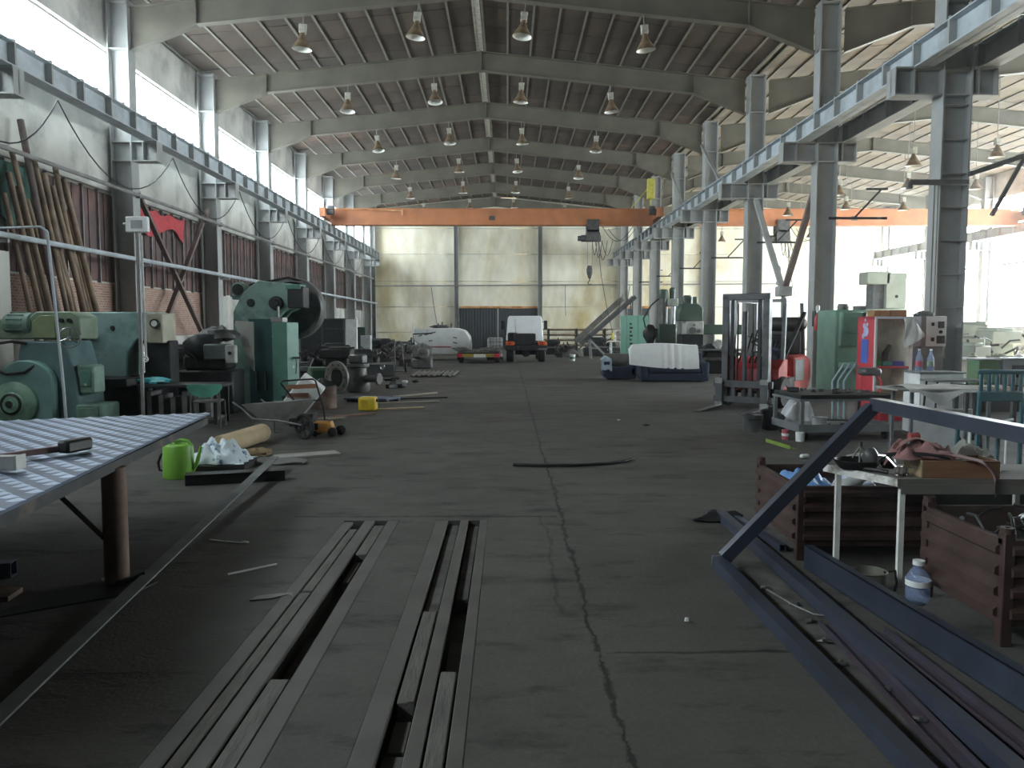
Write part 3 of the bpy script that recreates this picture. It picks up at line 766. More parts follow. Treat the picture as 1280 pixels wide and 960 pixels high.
# slotting machine: big pale teal column with head
t = thing('slotting_machine', 'pale teal slotting machine with broad sheet-like column and head on the right', 'machine', (-6.75, 14.2, 0))
MB().prism([(-0.58, 0.75), (-0.62, 1.05), (-0.60, 1.90), (0.56, 1.90), (0.56, 1.42), (0.30, 1.42), (0.12, 1.18), (0.10, 0.75)], 'y', -0.2, 0.5, None, 0.02).build('column', M_TEAL, t)
MB().box(-0.75, 0.5, -0.35, 0.6, 0.0, 0.78, 0.03).build('base', M_DKM, t)
MB().box(0.50, 0.78, -0.28, 0.3, 1.36, 1.88, 0.02).build('head', mat('cream_guard', (0.42, 0.40, 0.30), 0.5, 0, 0.2, 4.0), t)
MB().lathe([(0.0, 0.05), (0.055, 0.05), (0.07, 0.03), (0.07, 0.0)], (0.66, -0.28, 1.70), (0, -1, 0), 18).build('gauge', M_WHITEP, t)
MB().lathe([(0.055, 0.05), (0.075, 0.055), (0.08, 0.0)], (0.66, -0.285, 1.70), (0, -1, 0), 18).build('gauge_ring', M_BLACK, t)
MB().box(0.30, 0.82, -0.1, 0.3, 0.62, 1.40, 0.02).build('ram_guide', M_DKM, t)
MB().cyl((0.40, -0.22, 0.85), (0.40, -0.22, 1.36), 0.04, n=12).build('ram', M_BRIGHT, t)
MB().box(-0.45, 0.35, -0.75, 0.2, 0.62, 0.78, 0.02).build('work_table', M_DKM, t)
MB().lathe([(0.0, 0.012), (0.04, 0.012), (0.045, 0.0)], (-0.12, -0.2, 1.62), (0, -1, 0), 14).build('oil_port', M_BLACK, t)
m = MB()
for z in (1.78, 1.62, 1.45): m.blob((-0.64, -0.2, z), (0.10, 0.12, 0.09), 0.2, 10, int(z*100))
m.box(-0.72, -0.54, -0.28, 0.1, 1.1, 1.85, 0.03); m.build('clapper_box', M_DKM, t)
wheel((-0.45, -0.26, 1.50), 0.075, (0, -1, 0), 'handwheel', M_MIDM, t, 0.012)
MB().tube([(-0.68, -0.3, 1.45), (-0.55, -0.5, 1.38), (-0.35, -0.65, 1.05), (-0.25, -0.7, 0.82)], 0.014, 6).build('lamp_arm', M_CABLE, t)
MB().lathe([(0.03, 0.0), (0.05, -0.02), (0.085, -0.17), (0.08, -0.17), (0.0, -0.05)], (-0.22, -0.72, 0.88), (0.15, 0.1, 1), 14).build('work_lamp_shade', mat('dusty_grey', (0.33,0.32,0.30), 0.6), t)

# dark lathe-like grinder on a bench
t = thing('grinding_machine', 'dark oily machine with rounded motor housing and pale switch box', 'machine', (-5.72, 15.3, 0))
m = MB().blob((-0.12, 0.1, 1.22), (0.36, 0.34, 0.30), 0.05, 16, 4).box(-0.42, 0.42, -0.15, 0.4, 0.82, 1.12, 0.05)
m.build('housing', M_DKM, t)
MB().box(0.02, 0.46, -0.28, 0.1, 1.02, 1.32, 0.03).build('gear_cover', mat('grey_green', (0.10,0.12,0.11), 0.5), t)
sb = MB().box(0.44, 0.62, -0.3, -0.12, 0.96, 1.30, 0.02).build('switch_box', mat('pale_switch', (0.40,0.41,0.37), 0.5), t)
MB().lathe([(0,0.02),(0.03,0.02),(0.035,0)], (0.53,-0.3,1.15), (0,-1,0), 10).build('knob', M_BLACK, sb)
MB().box(-0.5, 0.55, -0.25, 0.45, 0.0, 0.82, 0.03).build('pedestal', M_DKM, t)
m = MB().tube([(-0.35 - 0.26*math.cos(a), -0.3, 0.92 + 0.26*math.sin(a)) for a in [PI*i/14 - 0.5 for i in range(18)]], 0.014, 6); m.build('hose', M_CABLE, t)
m = MB().blob((0.15, 0.2, 1.5), (0.3, 0.2, 0.14), 0.35, 12, 9); m.build('casting', M_MIDM, t)

# workbench in front of it
t = thing('workbench', 'dark oily workbench in front of the slotting machine', 'workbench', (-5.6, 13.72, 0))
MB().box(-0.6, 0.78, -0.35, 0.3, 0.62, 0.68, 0.01).build('bench_top', M_DKM, t)
lg = MB().box(-0.03, 0.03, -0.03, 0.03, 0, 0.62).mesh('leg', M_DKM)
for x in (-0.55, 0.7):
    for y in (-0.3, 0.25): put('leg', lg, t, (x, y, 0))
m = MB()
for i in range(6): m.box(-0.5+i*0.2, -0.42+i*0.2, -0.2, 0.2, 0.1, 0.55-0.05*(i%3))
m.box(-0.55, 0.7, -0.3, 0.25, 0.08, 0.12); m.build('lower_shelf', M_MIDM, t)
single(MB().blob((-5.95, 13.55, 0.735), (0.26, 0.10, 0.06), 0.25, 14, 3), 'plastic_bag', 'crumpled bright cyan plastic bag on the dark workbench', 'bag', M_CYAN)
t = thing('chair', 'old chair with rounded green plastic backrest beside the workbench', 'chair', (-4.85, 12.78, 0), 8)
def backs(u, v):
    x = -0.27 + 0.54*u; w = math.sqrt(max(0, 1 - (2*u-1)**2*0.92))
    return (x, 0.06*math.cos((u-0.5)*2.4)*1.0, 0.72 - 0.21*w*v)
MB().grid(backs, 14, 6, (0, 0.018, 0)).build('backrest', mat('mint_plastic', (0.10, 0.34, 0.245), 0.4), t)
MB().box(-0.21, 0.21, 0.1, 0.5, 0.42, 0.45, 0.01).build('seat', M_MIDM, t)
for x in (-0.23, 0.23):
    MB().cyl((x, 0.07, 0.0), (x*0.95, 0.06, 0.66), 0.014, n=8).build('leg', M_MIDM, t)
    MB().cyl((x, 0.48, 0.0), (x*0.95, 0.46, 0.43), 0.014, n=8).build('leg', M_MIDM, t)

# eccentric press
t = thing('eccentric_press', 'tall green eccentric press with large flywheel and motor on top', 'press', (-4.75, 16.6, 0))
MB().prism([(-0.86, 0.0), (0.3, 0.0), (0.3, 1.0), (-0.02, 1.15), (-0.02, 1.70), (0.22, 1.95), (0.46, 2.05), (0.46, 2.42), (0.36, 2.52), (-0.30, 2.58), (-0.62, 2.34), (-0.82, 1.95), (-0.84, 1.2)], 'y', -0.24, -0.12, None, 0.015).build('side_plate', M_PGREEN, t)
MB().prism([(-0.86, 0.0), (0.3, 0.0), (0.3, 1.0), (-0.02, 1.15), (-0.02, 1.70), (0.22, 1.95), (0.46, 2.05), (0.46, 2.42), (0.36, 2.52), (-0.30, 2.58), (-0.62, 2.34), (-0.82, 1.95), (-0.84, 1.2)], 'y', 0.28, 0.40, None, 0.015).build('side_plate', M_PGREEN, t)
MB().prism([(-0.84, 0.0), (-0.70, 0.0), (-0.68, 1.9), (-0.52, 2.3), (-0.28, 2.52), (-0.30, 2.58), (-0.62, 2.34), (-0.82, 1.95)], 'y', -0.12, 0.28).build('back_plate', M_PGREEN, t)
MB().lathe([(0.0, 0.16), (0.07, 0.16), (0.08, 0.10), (0.13, 0.10), (0.145, 0.0)], (0.06, -0.24, 2.12), (0, -1, 0), 22).build('shaft_end', M_DKM, t)
MB().lathe([(0.0, 0.02), (0.075, 0.02), (0.085, 0.0)], (-0.46, -0.24, 2.13), (0, -1, 0), 16).build('port', M_BLACK, t)
MB().box(0.30, 0.62, -0.30, 0.2, 2.02, 2.46, 0.02).build('slide_guide', M_DKM, t)
MB().box(0.28, 0.58, -0.34, 0.1, 2.40, 2.5, 0.01).build('guide_cap', M_LGRN, t)
MB().lathe([(0.0, 0.0), (0.09, 0.0), (0.60, 0.02), (0.64, 0.04)], (0.18, 0.62, 2.03), (0, 1, 0), 44).lathe([(0.56, -0.17), (0.62, -0.17), (0.655, -0.13), (0.66, 0.13), (0.64, 0.17), (0.57, 0.17), (0.56, -0.17)], (0.18, 0.62, 2.03), (0, 1, 0), 44).cyl((0.18, 0.40, 2.03), (0.18, 0.75, 2.03), 0.1, n=16).build('flywheel', M_MIDM, t)
MB().lathe([(0.0, 0.0), (0.11, 0.0), (0.15, -0.03), (0.16, -0.30), (0.12, -0.36), (0.0, -0.36)], (-0.72, -0.22, 2.40), (0, -1, 0), 18).box(-0.88, -0.56, -0.1, 0.2, 2.20, 2.28).build('motor', M_PGREEN, t)
MB().lathe([(0.0, 0.01), (0.11, 0.01), (0.115, 0)], (-0.72, -0.23, 2.40), (0, -1, 0), 18).build('motor_cap', M_BLACK, t)
MB().prism([(-0.72, 2.52), (-0.68, 2.55), (0.12, 2.70), (0.40, 2.62), (0.3, 2.60), (0.1, 2.66)], 'y', 0.45, 0.62).build('drive_belt', M_RUBBER, t)
# guard box at the front, turned so that a dark and a light face show
M45 = Matrix.Translation((0.10, -0.42, 0)) @ Euler((0, 0, math.radians(-20))).to_matrix().to_4x4()
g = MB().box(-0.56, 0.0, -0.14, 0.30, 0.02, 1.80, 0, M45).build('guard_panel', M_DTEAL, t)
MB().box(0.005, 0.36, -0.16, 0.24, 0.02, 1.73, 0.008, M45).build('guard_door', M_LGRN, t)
MB().box(-0.02, 0.26, -0.16, 0.02, 1.735, 1.83, 0.01, M45).box(0.10, 0.13, -0.1, -0.07, 1.83, 2.05, 0, M45).build('slide_block', mat('worn_iron', (0.30,0.29,0.27), 0.5, 0.3), t)
MB().prism([(-0.26, 1.74), (-0.60, 1.76), (-0.62, 1.70), (-0.32, 0.82), (-0.26, 0.76)], 'y', -0.76, -0.70).build('pale_board', M_WALLP, t)
m = MB().box(-0.40, -0.36, -0.18, -0.155, 0.35, 0.75, 0, M45).box(-0.18, -0.14, -0.18, -0.155, 0.35, 0.75, 0, M45)
m.build('panel_strip', M_MIDM, t)
m = MB().tube([(0.50, -0.5, 0.7), (0.52, -0.52, 0.9), (0.50, -0.5, 1.02)], 0.012, 6); m.box(0.45, 0.6, -0.53, -0.48, 1.0, 1.04); m.build('lever', M_MIDM, t)

# poles with floodlight
single(MB().tube([(-6.62, 12.0, 0.0), (-6.66, 12.0, 0.9), (-6.80, 12.0, 3.05)], 0.022, 8).tube([(-6.80, 12.0, 3.05), (-6.9, 12.0, 3.12), (-7.7, 12.2, 3.12)], 0.018, 6), 'bent_pole', 'thin bent pole leaning beside the shaping machine', 'pole', M_GIRD)
t = thing('floodlight_stand', 'white floodlight on a tall pole beside the slotting machine', 'floodlight', (-5.93, 13.0, 0))
MB().cyl((0, 0, 0), (0, 0, 3.16), 0.03, n=10).build('pole', M_PIPE, t)
MB().tube([(0.07, -0.02, 3.1), (0.08, -0.03, 2.0), (0.09, -0.03, 1.15)], 0.02, 6).build('cable', mat('pale_conduit', (0.5,0.5,0.48), 0.5), t)
MB().box(-0.16, 0.19, -0.06, 0.04, 3.15, 3.40, 0.015).build('lamp_body', M_WHITEP, t)
MB().box(-0.07, 0.11, -0.066, -0.058, 3.21, 3.34).build('lamp_glass', mat('lamp_glass', (0.45,0.47,0.47), 0.15), t)
MB().cyl((-0.22, 0, 3.29), (-0.15, 0, 3.29), 0.02, n=8).build('side_knob', M_WHITEP, t)
MB().lathe([(0.22, 0.0), (0.22, 0.03), (0.05, 0.05), (0.03, 0.2), (0,0.2)], (0,0,0), n=16).build('foot', M_DKM, t)
wheel((0.09, -0.05, 1.12), 0.04, (0,-1,0), 'plug', M_WHITEP, t, 0.012)

# leaning bars
rb = random.Random(11)
for i in range(16):
    y0 = 15.75 + 0.155*i; r = (0.05, 0.068, 0.055, 0.06)[(i*3 + i//4) % 4]
    zt = 4.3 + 0.22*(i*7 % 5) if i != 4 else 5.9
    xb = -8.85 + 0.12*(i % 3 - 1); xt = -10.12 + r
    o = single(MB().cyl((xb, y0, r), (xt, y0 + 0.56, zt), r, n=10), 'leaning_bar',
        {0.05: 'thinnest', 0.055: 'fairly thin', 0.06: 'fairly thick', 0.068: 'thickest'}[r] + ' sort of rust-brown bar in the bundle leaning on the left wall' if i != 4 else 'longest dark bar of the bundle leaning against the left wall', 'bar', M_LOG if i != 4 else M_BRR)
    if i != 4: o['group'] = 'bundle of leaning bars'
# red cloth on the wall
def redc(u, v):
    y = 22.5 + 3.1*u; return (-10.19 + 0.05*math.sin(9*u + 2*v), y, 5.02 - (0.62 + 0.18*math.sin(7*u))*v - 0.10*abs(math.sin(3*PI*u))*(1-v))
single(MB().grid(redc, 24, 8, (-0.012, 0, 0)), 'red_cloth', 'bright red cloth hung on the left wall cladding', 'cloth', M_REDC)
single(MB().grid(lambda u, v: (-10.20 + 0.03*math.sin(8*u), 16.4 + 1.5*u, 5.0 - (1.1 + 0.2*math.sin(5*u))*v), 14, 6, (-0.01, 0, 0)), 'green_sheet', 'dark green sheet hung behind the leaning bars', 'cloth', mat('green_sheet', (0.05, 0.12, 0.09), 0.8))
# white window-like frame at the wall edge
t = thing('wall_cabinet', 'pale tall cabinet standing at the left wall behind the shaping machine', 'cabinet', (-9.3, 14.35, 0))
MB().box(-0.3, 0.3, -0.3, 0.3, 0, 3.0, 0.01).build('body', M_WALLP, t)
MB().box(-0.26, 0.26, -0.33, -0.3, 0.1, 2.9, 0.01).build('door', M_WALLP, t)
# ------------------------------------------------------------------ plated table in the foreground
M_PLATE = mat('blue_grey_tread', (0.10, 0.125, 0.17), 0.5, 0.4, 0.2, 5.0)
M_LUG = mat('worn_lug_glint', (0.36, 0.43, 0.55), 0.4, 0.6, 0.15, 5.0)  # worn lugs, paler than the plate: window glints put into their colour
A = Vector((-2.82, 7.57, 0)); B = Vector((-2.12, 2.6, 0)); Cn = Vector((-5.9, 6.32, 0)); D = Vector((-5.2, 1.35, 0))
t = thing('plated_table', 'low table topped with blue-grey patterned metal plate on a rusty pipe leg', 'table', (0, 0, 0))
def quad(u, v): return (A*(1-u)*(1-v) + B*u*(1-v) + Cn*(1-u)*v + D*u*v)
def top(z0, z1, a=0.0):
    m = MB(); q = [quad(0,0), quad(1,0), quad(1,1), quad(0,1)]
    m.prism([(p.x, p.y) for p in q], 'z', z0, z1); return m
top(0.815, 0.832).build('top_plate', M_PLATE, t)
m = MB(); nu, nv = 50, 24
for i in range(nu):
    for j in range(nv):
        u = (i + 0.5)/nu; v = (j + (0.75 if i % 2 else 0.25))/nv
        if v > 0.985: continue
        c = quad(u, v); ex = (quad(u, min(1, v+0.02)) - quad(u, max(0, v-0.02))).normalized(); ey = (quad(min(1, u+0.02), v) - quad(max(0, u-0.02), v)).normalized()
        w, d = 0.045, 0.030
        vs = [c - ex*w + Vector((0,0,0.832)), c + ey*d + Vector((0,0,0.832)), c + ex*w + Vector((0,0,0.832)), c - ey*d + Vector((0,0,0.841)), c - ey*(d+0.012) + Vector((0,0,0.832))]
        m.add(vs, [(0,3,1), (1,3,2), (0,4,3), (4,2,3)])
o = m.build('tread_scales', M_LUG, t); o['kind'] = 'stuff'
M_FRAME = mat('table_frame_steel', (0.04, 0.042, 0.044), 0.7, 0.0, 0.25, 4.0, (0.16,0.11,0.08), 2.0, 0.62, 0.1)
fm = MB()
def edge(a, b): fm.bar((a.x, a.y, 0.76), (b.x, b.y, 0.783), 0.05, 0.062)
edge(quad(0.004,0.012), quad(0.996,0.012)); edge(quad(0.008,0.01), quad(0.008,0.99)); edge(quad(0.992,0.01), quad(0.992,0.99)); edge(quad(0.004,0.988), quad(0.996,0.988)); edge(quad(0.5,0.02), quad(0.5,0.98))
fm.build('frame', M_FRAME, t)
legm = MB().cyl((0,0,0.0), (0,0,0.755), 0.075, n=20).mesh('leg', M_RUST)
for u, v in ((0.5, 0.014), (0.5, 0.93), (0.03, 0.93), (0.97, 0.5)):
    p = quad(u, v); put('leg', legm, t, (p.x, p.y, 0))
p = quad(0.5, 0.014)
MB().bar((p.x-0.06, p.y+0.0, 0.28), (p.x-0.36, p.y-0.22, 0.755), 0.05, 0.03).build('brace', M_FRAME, t)
fl = quad(0.5, 0.035)
single(MB().prism([(-0.35,-0.55),(0.3,-0.1),(0.34,0.12),(0.12,0.1),(-0.2,-0.1)], 'z', 0, 0.012).bar((0.12,0.03,0.012),(0.26,0.12,0.06),0.03), 'floor_plate', 'dark scrap plate lying at the foot of the rusty pipe leg', 'plate', M_DKM).location = (fl.x-0.02, fl.y-0.09, 0.0)
# tools on the table
t = thing('club_hammer', 'dark hammer with reddish handle on the patterned metal table', 'hammer', (-2.78, 5.08, 0.853), 20)
MB().bar((-0.42, -0.3, 0.025), (0.0, 0.0, 0.035), 0.035, 0.028).build('handle', mat('red_brown_handle', (0.20,0.12,0.12), 0.5), t)
MB().cbox((0.02, 0.01, 0.04), (0.09, 0.22, 0.08), 0.015, (0,0,-0.6)).build('head', M_DKM, t)
single(MB().box(-0.2, 0.2, -0.04, 0.04, 0, 0.075, 0.005).box(-0.21,-0.2,-0.045,0.045,0,0.08).box(0.2,0.21,-0.045,0.045,0,0.08), 'metal_offcut', 'short pale square metal offcut on the patterned metal table', 'offcut', mat('worn_alu', (0.34,0.35,0.33), 0.45, 0.5)).location = (-2.93, 4.45, 0.854)
single(MB().bar((-3.1, 4.62, 0.87), (-2.82, 5.05, 0.87), 0.05, 0.02), 'flat_bar', 'flat steel strip lying beside the hammer', 'bar', M_MIDM)
# things under and around the table
def prof(p0, p1, w, h, th, name, label, m_, cat='profile', grp=None):
    """hollow square tube"""
    p0 = Vector(p0); p1 = Vector(p1); m = MB(); L = (p1-p0).length
    for a, b, c, d in ((-w/2, w/2, -h/2, -h/2+th), (-w/2, w/2, h/2-th, h/2), (-w/2, -w/2+th, -h/2+th, h/2-th), (w/2-th, w/2, -h/2+th, h/2-th)): m.box(a, b, 0, L, c, d)
    o = m.build(name, m_); d = (p1-p0).normalized()
    o.location = p0; o.rotation_euler = (math.asin(d.z), 0, math.atan2(-d.x, d.y)); return tag(o, label, cat, grp)
M_TUBE = mat('dark_blue_steel', (0.09, 0.105, 0.15), 0.38, 0.55, 0.2, 3.0, (0.07, 0.07, 0.085), 1.5, 0.6, 0.15)
prof((-4.2, 5.05, 0.05), (-3.27, 5.22, 0.05), 0.1, 0.1, 0.006, 'square_tube', 'short dark square tube sticking out under the patterned table', M_TUBE)
single(MB().prism([(-3.4,4.05),(-2.85,4.16),(-2.80,4.22),(-2.9,4.24),(-3.45,4.13)], 'z', 0.0, 0.02).blob((-2.86,4.19,0.01),(0.07,0.03,0.02),0.2,10,2), 'paper_scrap', 'crumpled white paper scrap on floor under the patterned table', 'scrap', M_WHITEP)
single(MB().prism([(-3.35,4.62),(-3.0,4.72),(-3.02,4.9),(-3.3,4.95)], 'z', 0, 0.03), 'rusty_plate', 'reddish rusty plate on the floor under the patterned table', 'plate', M_RUST)
single(MB().box(-0.045, 0.045, 0, 6.1, 0, 0.012), 'long_angle_bar', 'long grey flat bar lying along the floor beside the table', 'bar', mat('dusty_bar', (0.14,0.145,0.14), 0.75, 0.0)).location = (-2.13, 3.1, 0.0)
bpy.data.objects['long_angle_bar'].rotation_euler = (math.radians(1.35), 0, math.radians(5.2))
single(MB().bar((-1.60, 5.46, 0.005), (-1.86, 5.23, 0.005), 0.012, 0.01), 'chalk_stick', 'thin white stick lying on the open floor', 'stick', M_WHITEP)
single(MB().prism([(0,0),(0.12,0.03),(0.20,0.10),(0.24,0.07),(0.22,0.14),(0.08,0.10),(0.02,0.07)], 'z', 0, 0.008), 'cloth_scrap', 'flat grey cloth scrap on the floor beside the rail slots', 'scrap', mat('scrap_grey', (0.22,0.21,0.20), 0.9)).location = (-1.55, 4.72, 0)
single(MB().bar((-2.3,6.1,0.006),(-2.02,6.0,0.006),0.008,0.006).blob((-2.0,6.02,0.006),(0.03,0.02,0.01),0.2,8,5), 'wire_scrap', 'thin pale wire scrap on the floor behind the pipe leg', 'scrap', M_WHITEP)
# watering can
M_CAN = mat('bright_green_plastic', (0.20, 0.44, 0.06), 0.4, 0, 0.08, 5.0)
t = thing('watering_can', 'bright green plastic watering can with round handle', 'watering can', (-3.60, 8.70, 0), 0)
MB().lathe([(0.0, 0.0), (0.155, 0.0), (0.165, 0.02), (0.158, 0.34), (0.148, 0.36), (0.09, 0.375), (0.085, 0.36), (0.0, 0.35)], n=26).build('body', M_CAN, t)
MB().tube([(-0.14, 0, 0.07), (-0.21, 0, 0.08), (-0.225, 0, 0.16), (-0.19, 0, 0.25), (-0.15, 0, 0.27)], 0.014, 8).build('back_handle', M_DKM, t)
MB().tube([(-0.08, 0.0, 0.36), (-0.04, 0, 0.405), (0.04, 0, 0.415), (0.11, 0, 0.40), (0.15, 0, 0.34)], 0.017, 8).build('top_handle', M_CAN, t)
MB().cyl((-0.09, 0, 0.35), (-0.09, 0, 0.405), 0.05, 0.045, n=14).build('filler', M_CAN, t)
MB().tube([(0.14, 0, 0.06), (0.2, 0, 0.16), (0.25, 0, 0.34)], [0.03, 0.024, 0.016], 8).build('spout', M_CAN, t)
# blanket heap
M_BLK = mat('pale_blue_fabric', (0.70, 0.78, 0.82), 0.9, 0, 0.12, 9.0, (0.12, 0.20, 0.32), 9.0, 0.60, 0.04)
def heap(u, v):
    x = -0.34 + 0.68*u; y = -0.28 + 0.56*v; rr = max(0.0, 1 - (abs(2*u-1)**2.4 + abs(2*v-1)**2.4))
    z = 0.20*rr**0.6*(0.75 + 0.6*u*(1-u)*2) + rr*0.035*(math.sin(17*u + 5*v) + math.sin(23*v - 9*u) + math.sin(31*u + 17*v))
    return (x + 0.02*math.sin(20*v), y + 0.02*math.sin(18*u), max(0.006, z))
o = MB().grid(heap, 34, 28, 0.005).build('blanket', M_BLK); tag(o, 'crumpled pale blue speckled blanket heaped on the floor', 'blanket'); o.location = (-3.38, 9.35, 0.075)
single(MB().box(-3.75, -3.0, 9.05, 9.7, 0.0, 0.07, 0.01), 'low_pallet', 'low dark board under the pale blue blanket', 'board', M_DKM)
t = thing('cardboard_roll', 'beige cardboard roll lying on the floor behind the blanket', 'roll', (-3.58, 10.75, 0.135), 0)
MB().lathe([(0.0, -0.64), (0.05, -0.65), (0.125, -0.65), (0.13, -0.63), (0.13, 0.63), (0.125, 0.65), (0.05, 0.65), (0.0, 0.64)], (0,0,0), (0.12, 1, 0), 22).build('roll', mat('cardboard', (0.50, 0.39, 0.24), 0.8, 0, 0.1, 5.0), t)
single(MB().prism([(-3.38,10.0),(-3.1,10.1),(-3.05,10.3),(-3.3,10.35)], 'z', 0, 0.05).blob((-3.2,10.17,0.05),(0.15,0.1,0.05),0.3,12,6), 'torn_carton', 'torn brown carton piece beside the cardboard roll', 'carton', mat('brown_carton', (0.26,0.19,0.10), 0.9))
single(MB().box(-0.5, 0.5, -0.07, 0.07, 0, 0.11, 0.005).box(-0.5,0.5,-0.09,0.09,0.105,0.115), 'dark_beam', 'short black steel beam lying on the floor by the watering can', 'beam', M_DKM).location = (-2.88, 8.42, 0)
bpy.data.objects['dark_beam'].rotation_euler = (0, 0, math.radians(17))
single(MB().box(-0.14, 0.14, -0.4, 0.4, 0, 0.03, 0.004), 'pale_plank', 'wide pale plank lying on the floor by the wheelbarrow', 'plank', mat('pale_plank', (0.31,0.30,0.27), 0.8, 0, 0.15, 5.0)).location = (-2.55, 10.12, 0)
bpy.data.objects['pale_plank'].rotation_euler = (0, 0, math.radians(-62))
single(MB().grid(lambda u, v: (-0.35+0.7*u, -0.1+0.2*v, 0.03+0.05*math.sin(PI*u)*math.sin(2.5*v)+0.015*math.sin(9*u)), 14, 6, 0.01), 'bent_sheet', 'bent grey sheet strip between blanket and pale plank', 'sheet', mat('bent_sheet', (0.17,0.165,0.155), 0.6, 0.3)).location = (-2.78, 9.55, 0)
# wheelbarrow seen from its handles side
M_BARR = mat('wheelbarrow_tray', (0.22, 0.22, 0.205), 0.6, 0.2, 0.25, 4.0, (0.13,0.11,0.09), 3.0, 0.6, 0.1)
t = thing('wheelbarrow', 'grey metal wheelbarrow standing in front of the press', 'wheelbarrow', (-3.45, 12.0, 0), -32)
m = MB()
tp = [(-0.46, -0.30), (0.44, -0.34), (0.44, 0.34), (-0.46, 0.30)]; bt = [(-0.20, -0.2), (0.26, -0.2), (0.26, 0.2), (-0.20, 0.2)]
vs = [(x, y, 0.56 if x > 0 else 0.48) for x, y in tp] + [(x, y, 0.28) for x, y in bt] + [(x*0.985, y*0.985, 0.56 if x > 0 else 0.48) for x, y in tp] + [(x*0.97, y*0.97, 0.29) for x, y in bt]
m.add(vs, [(0,1,5,4), (1,2,6,5), (2,3,7,6), (3,0,4,7), (4,5,6,7), (8,12,13,9), (9,13,14,10), (10,14,15,11), (11,15,12,8), (15,14,13,12), (0,8,9,1), (1,9,10,2), (2,10,11,3), (3,11,8,0)])
m.build('tray', M_BARR, t)
m = MB()
for y in (-0.26, 0.26):
    m.tube([(0.62, y*0.2, 0.2), (0.25, y*0.8, 0.27), (-0.25, y, 0.27), (-0.50, y, 0.42), (-0.68, y*1.05, 0.50)], 0.016, 8)
m.build('handle_frame', M_MIDM, t)
wh = wheel((0.60, -0.05, 0.19), 0.165, (0, 1, 0), 'wheel', M_RUBBER, t, 0.028, 6)
for y in (-0.2, 0.2):
    MB().tube([(-0.30, y, 0.28), (-0.34, y*1.15, 0.012), (-0.24, y*1.15, 0.012)], 0.013, 6).build('leg', M_MIDM, t)
# white foam box with black trolley handle
t = thing('foam_box', 'white box standing tilted behind the wheelbarrow', 'box', (-3.42, 13.35, 0))
MB().cbox((0.0, 0.0, 0.48), (0.42, 0.30, 0.66), 0.02, (0.15, math.radians(38), 0.2)).build('body', M_WHITEP, t)
MB().cbox((-0.03, -0.20, 0.52), (0.34, 0.01, 0.07), 0, (0.1, 0.0, 0.2)).build('brown_band', mat('brown_tape', (0.22,0.11,0.07), 0.5), t)
MB().box(-0.2, 0.2, -0.15, 0.18, 0, 0.2, 0.01).build('base', M_DKM, t)
t = thing('hand_cart', 'black tube hand cart handle over the wheelbarrow', 'cart', (-3.28, 12.8, 0))
m = MB().tube([(-0.30, -0.02, 0.78), (-0.02, -0.02, 0.80), (0.17, -0.02, 0.81), (0.21, 0, 0.78), (0.32, 0.02, 0.36), (0.34, 0.05, 0.12)], 0.014, 8)
m.tube([(-0.30, -0.02, 0.78), (-0.34, -0.02, 0.74), (-0.10, 0, 0.42), (-0.06, 0.05, 0.12)], 0.014, 8).tube([(-0.12, 0, 0.45), (0.30, 0.02, 0.47)], 0.012, 6)
m.build('handle', M_BLACK, t)
MB().bar((-0.26, -0.02, 0.68), (0.22, -0.02, 0.70), 0.02, 0.07).build('cross_bar', mat('rust_band', (0.28,0.13,0.07), 0.6), t)
MB().box(-0.12, 0.38, 0.0, 0.35, 0.08, 0.13, 0.01).build('platform', M_DKM, t)
for x in (-0.08, 0.34): MB().cyl((x-0.02, 0.2, 0.07), (x+0.02, 0.2, 0.07), 0.07, n=14).build('wheel', M_RUBBER, t)
# orange floor jack
M_JACK = mat('jack_orange', (0.58, 0.27, 0.05), 0.45, 0, 0.15, 8.0)
t = thing('floor_jack', 'small orange trolley jack with black wheels beside the wheelbarrow', 'jack', (-2.72, 12.05, 0))
MB().box(-0.20, 0.06, -0.12, 0.12, 0.05, 0.22, 0.02).prism([(0.0,0.22),(0.06,0.22),(0.10,0.09),(0.0,0.09)], 'y', -0.1, 0.1).build('body', M_JACK, t)
MB().box(-0.21, -0.12, -0.125, -0.118, 0.10, 0.2).build('opening', M_BLACK, t)
for x, y, r in ((0.10, -0.13, 0.07), (0.18, 0.10, 0.075), (-0.16, -0.12, 0.045), (-0.16, 0.12, 0.045)):
    MB().cyl((x, y-0.025, r), (x, y+0.025, r), r, n=16).build('wheel', M_RUBBER, t)
# yellow jerrycan
t = thing('jerrycan', 'bright yellow plastic jerrycan lying on the floor', 'jerrycan', (-2.74, 15.7, 0), -8)
MB().box(-0.17, 0.17, -0.12, 0.12, 0.0, 0.27, 0.035, None, 3).build('body', mat('jerry_yellow', (0.72, 0.52, 0.03), 0.4, 0, 0.06), t)
MB().box(-0.11, 0.03, -0.126, -0.11, 0.06, 0.21, 0.02).build('side_panel', mat('jerry_orange', (0.62, 0.40, 0.02), 0.4), t)
MB().cyl((0.17, 0, 0.2), (0.205, 0, 0.2), 0.03, n=12).build('cap', M_BLACK, t)
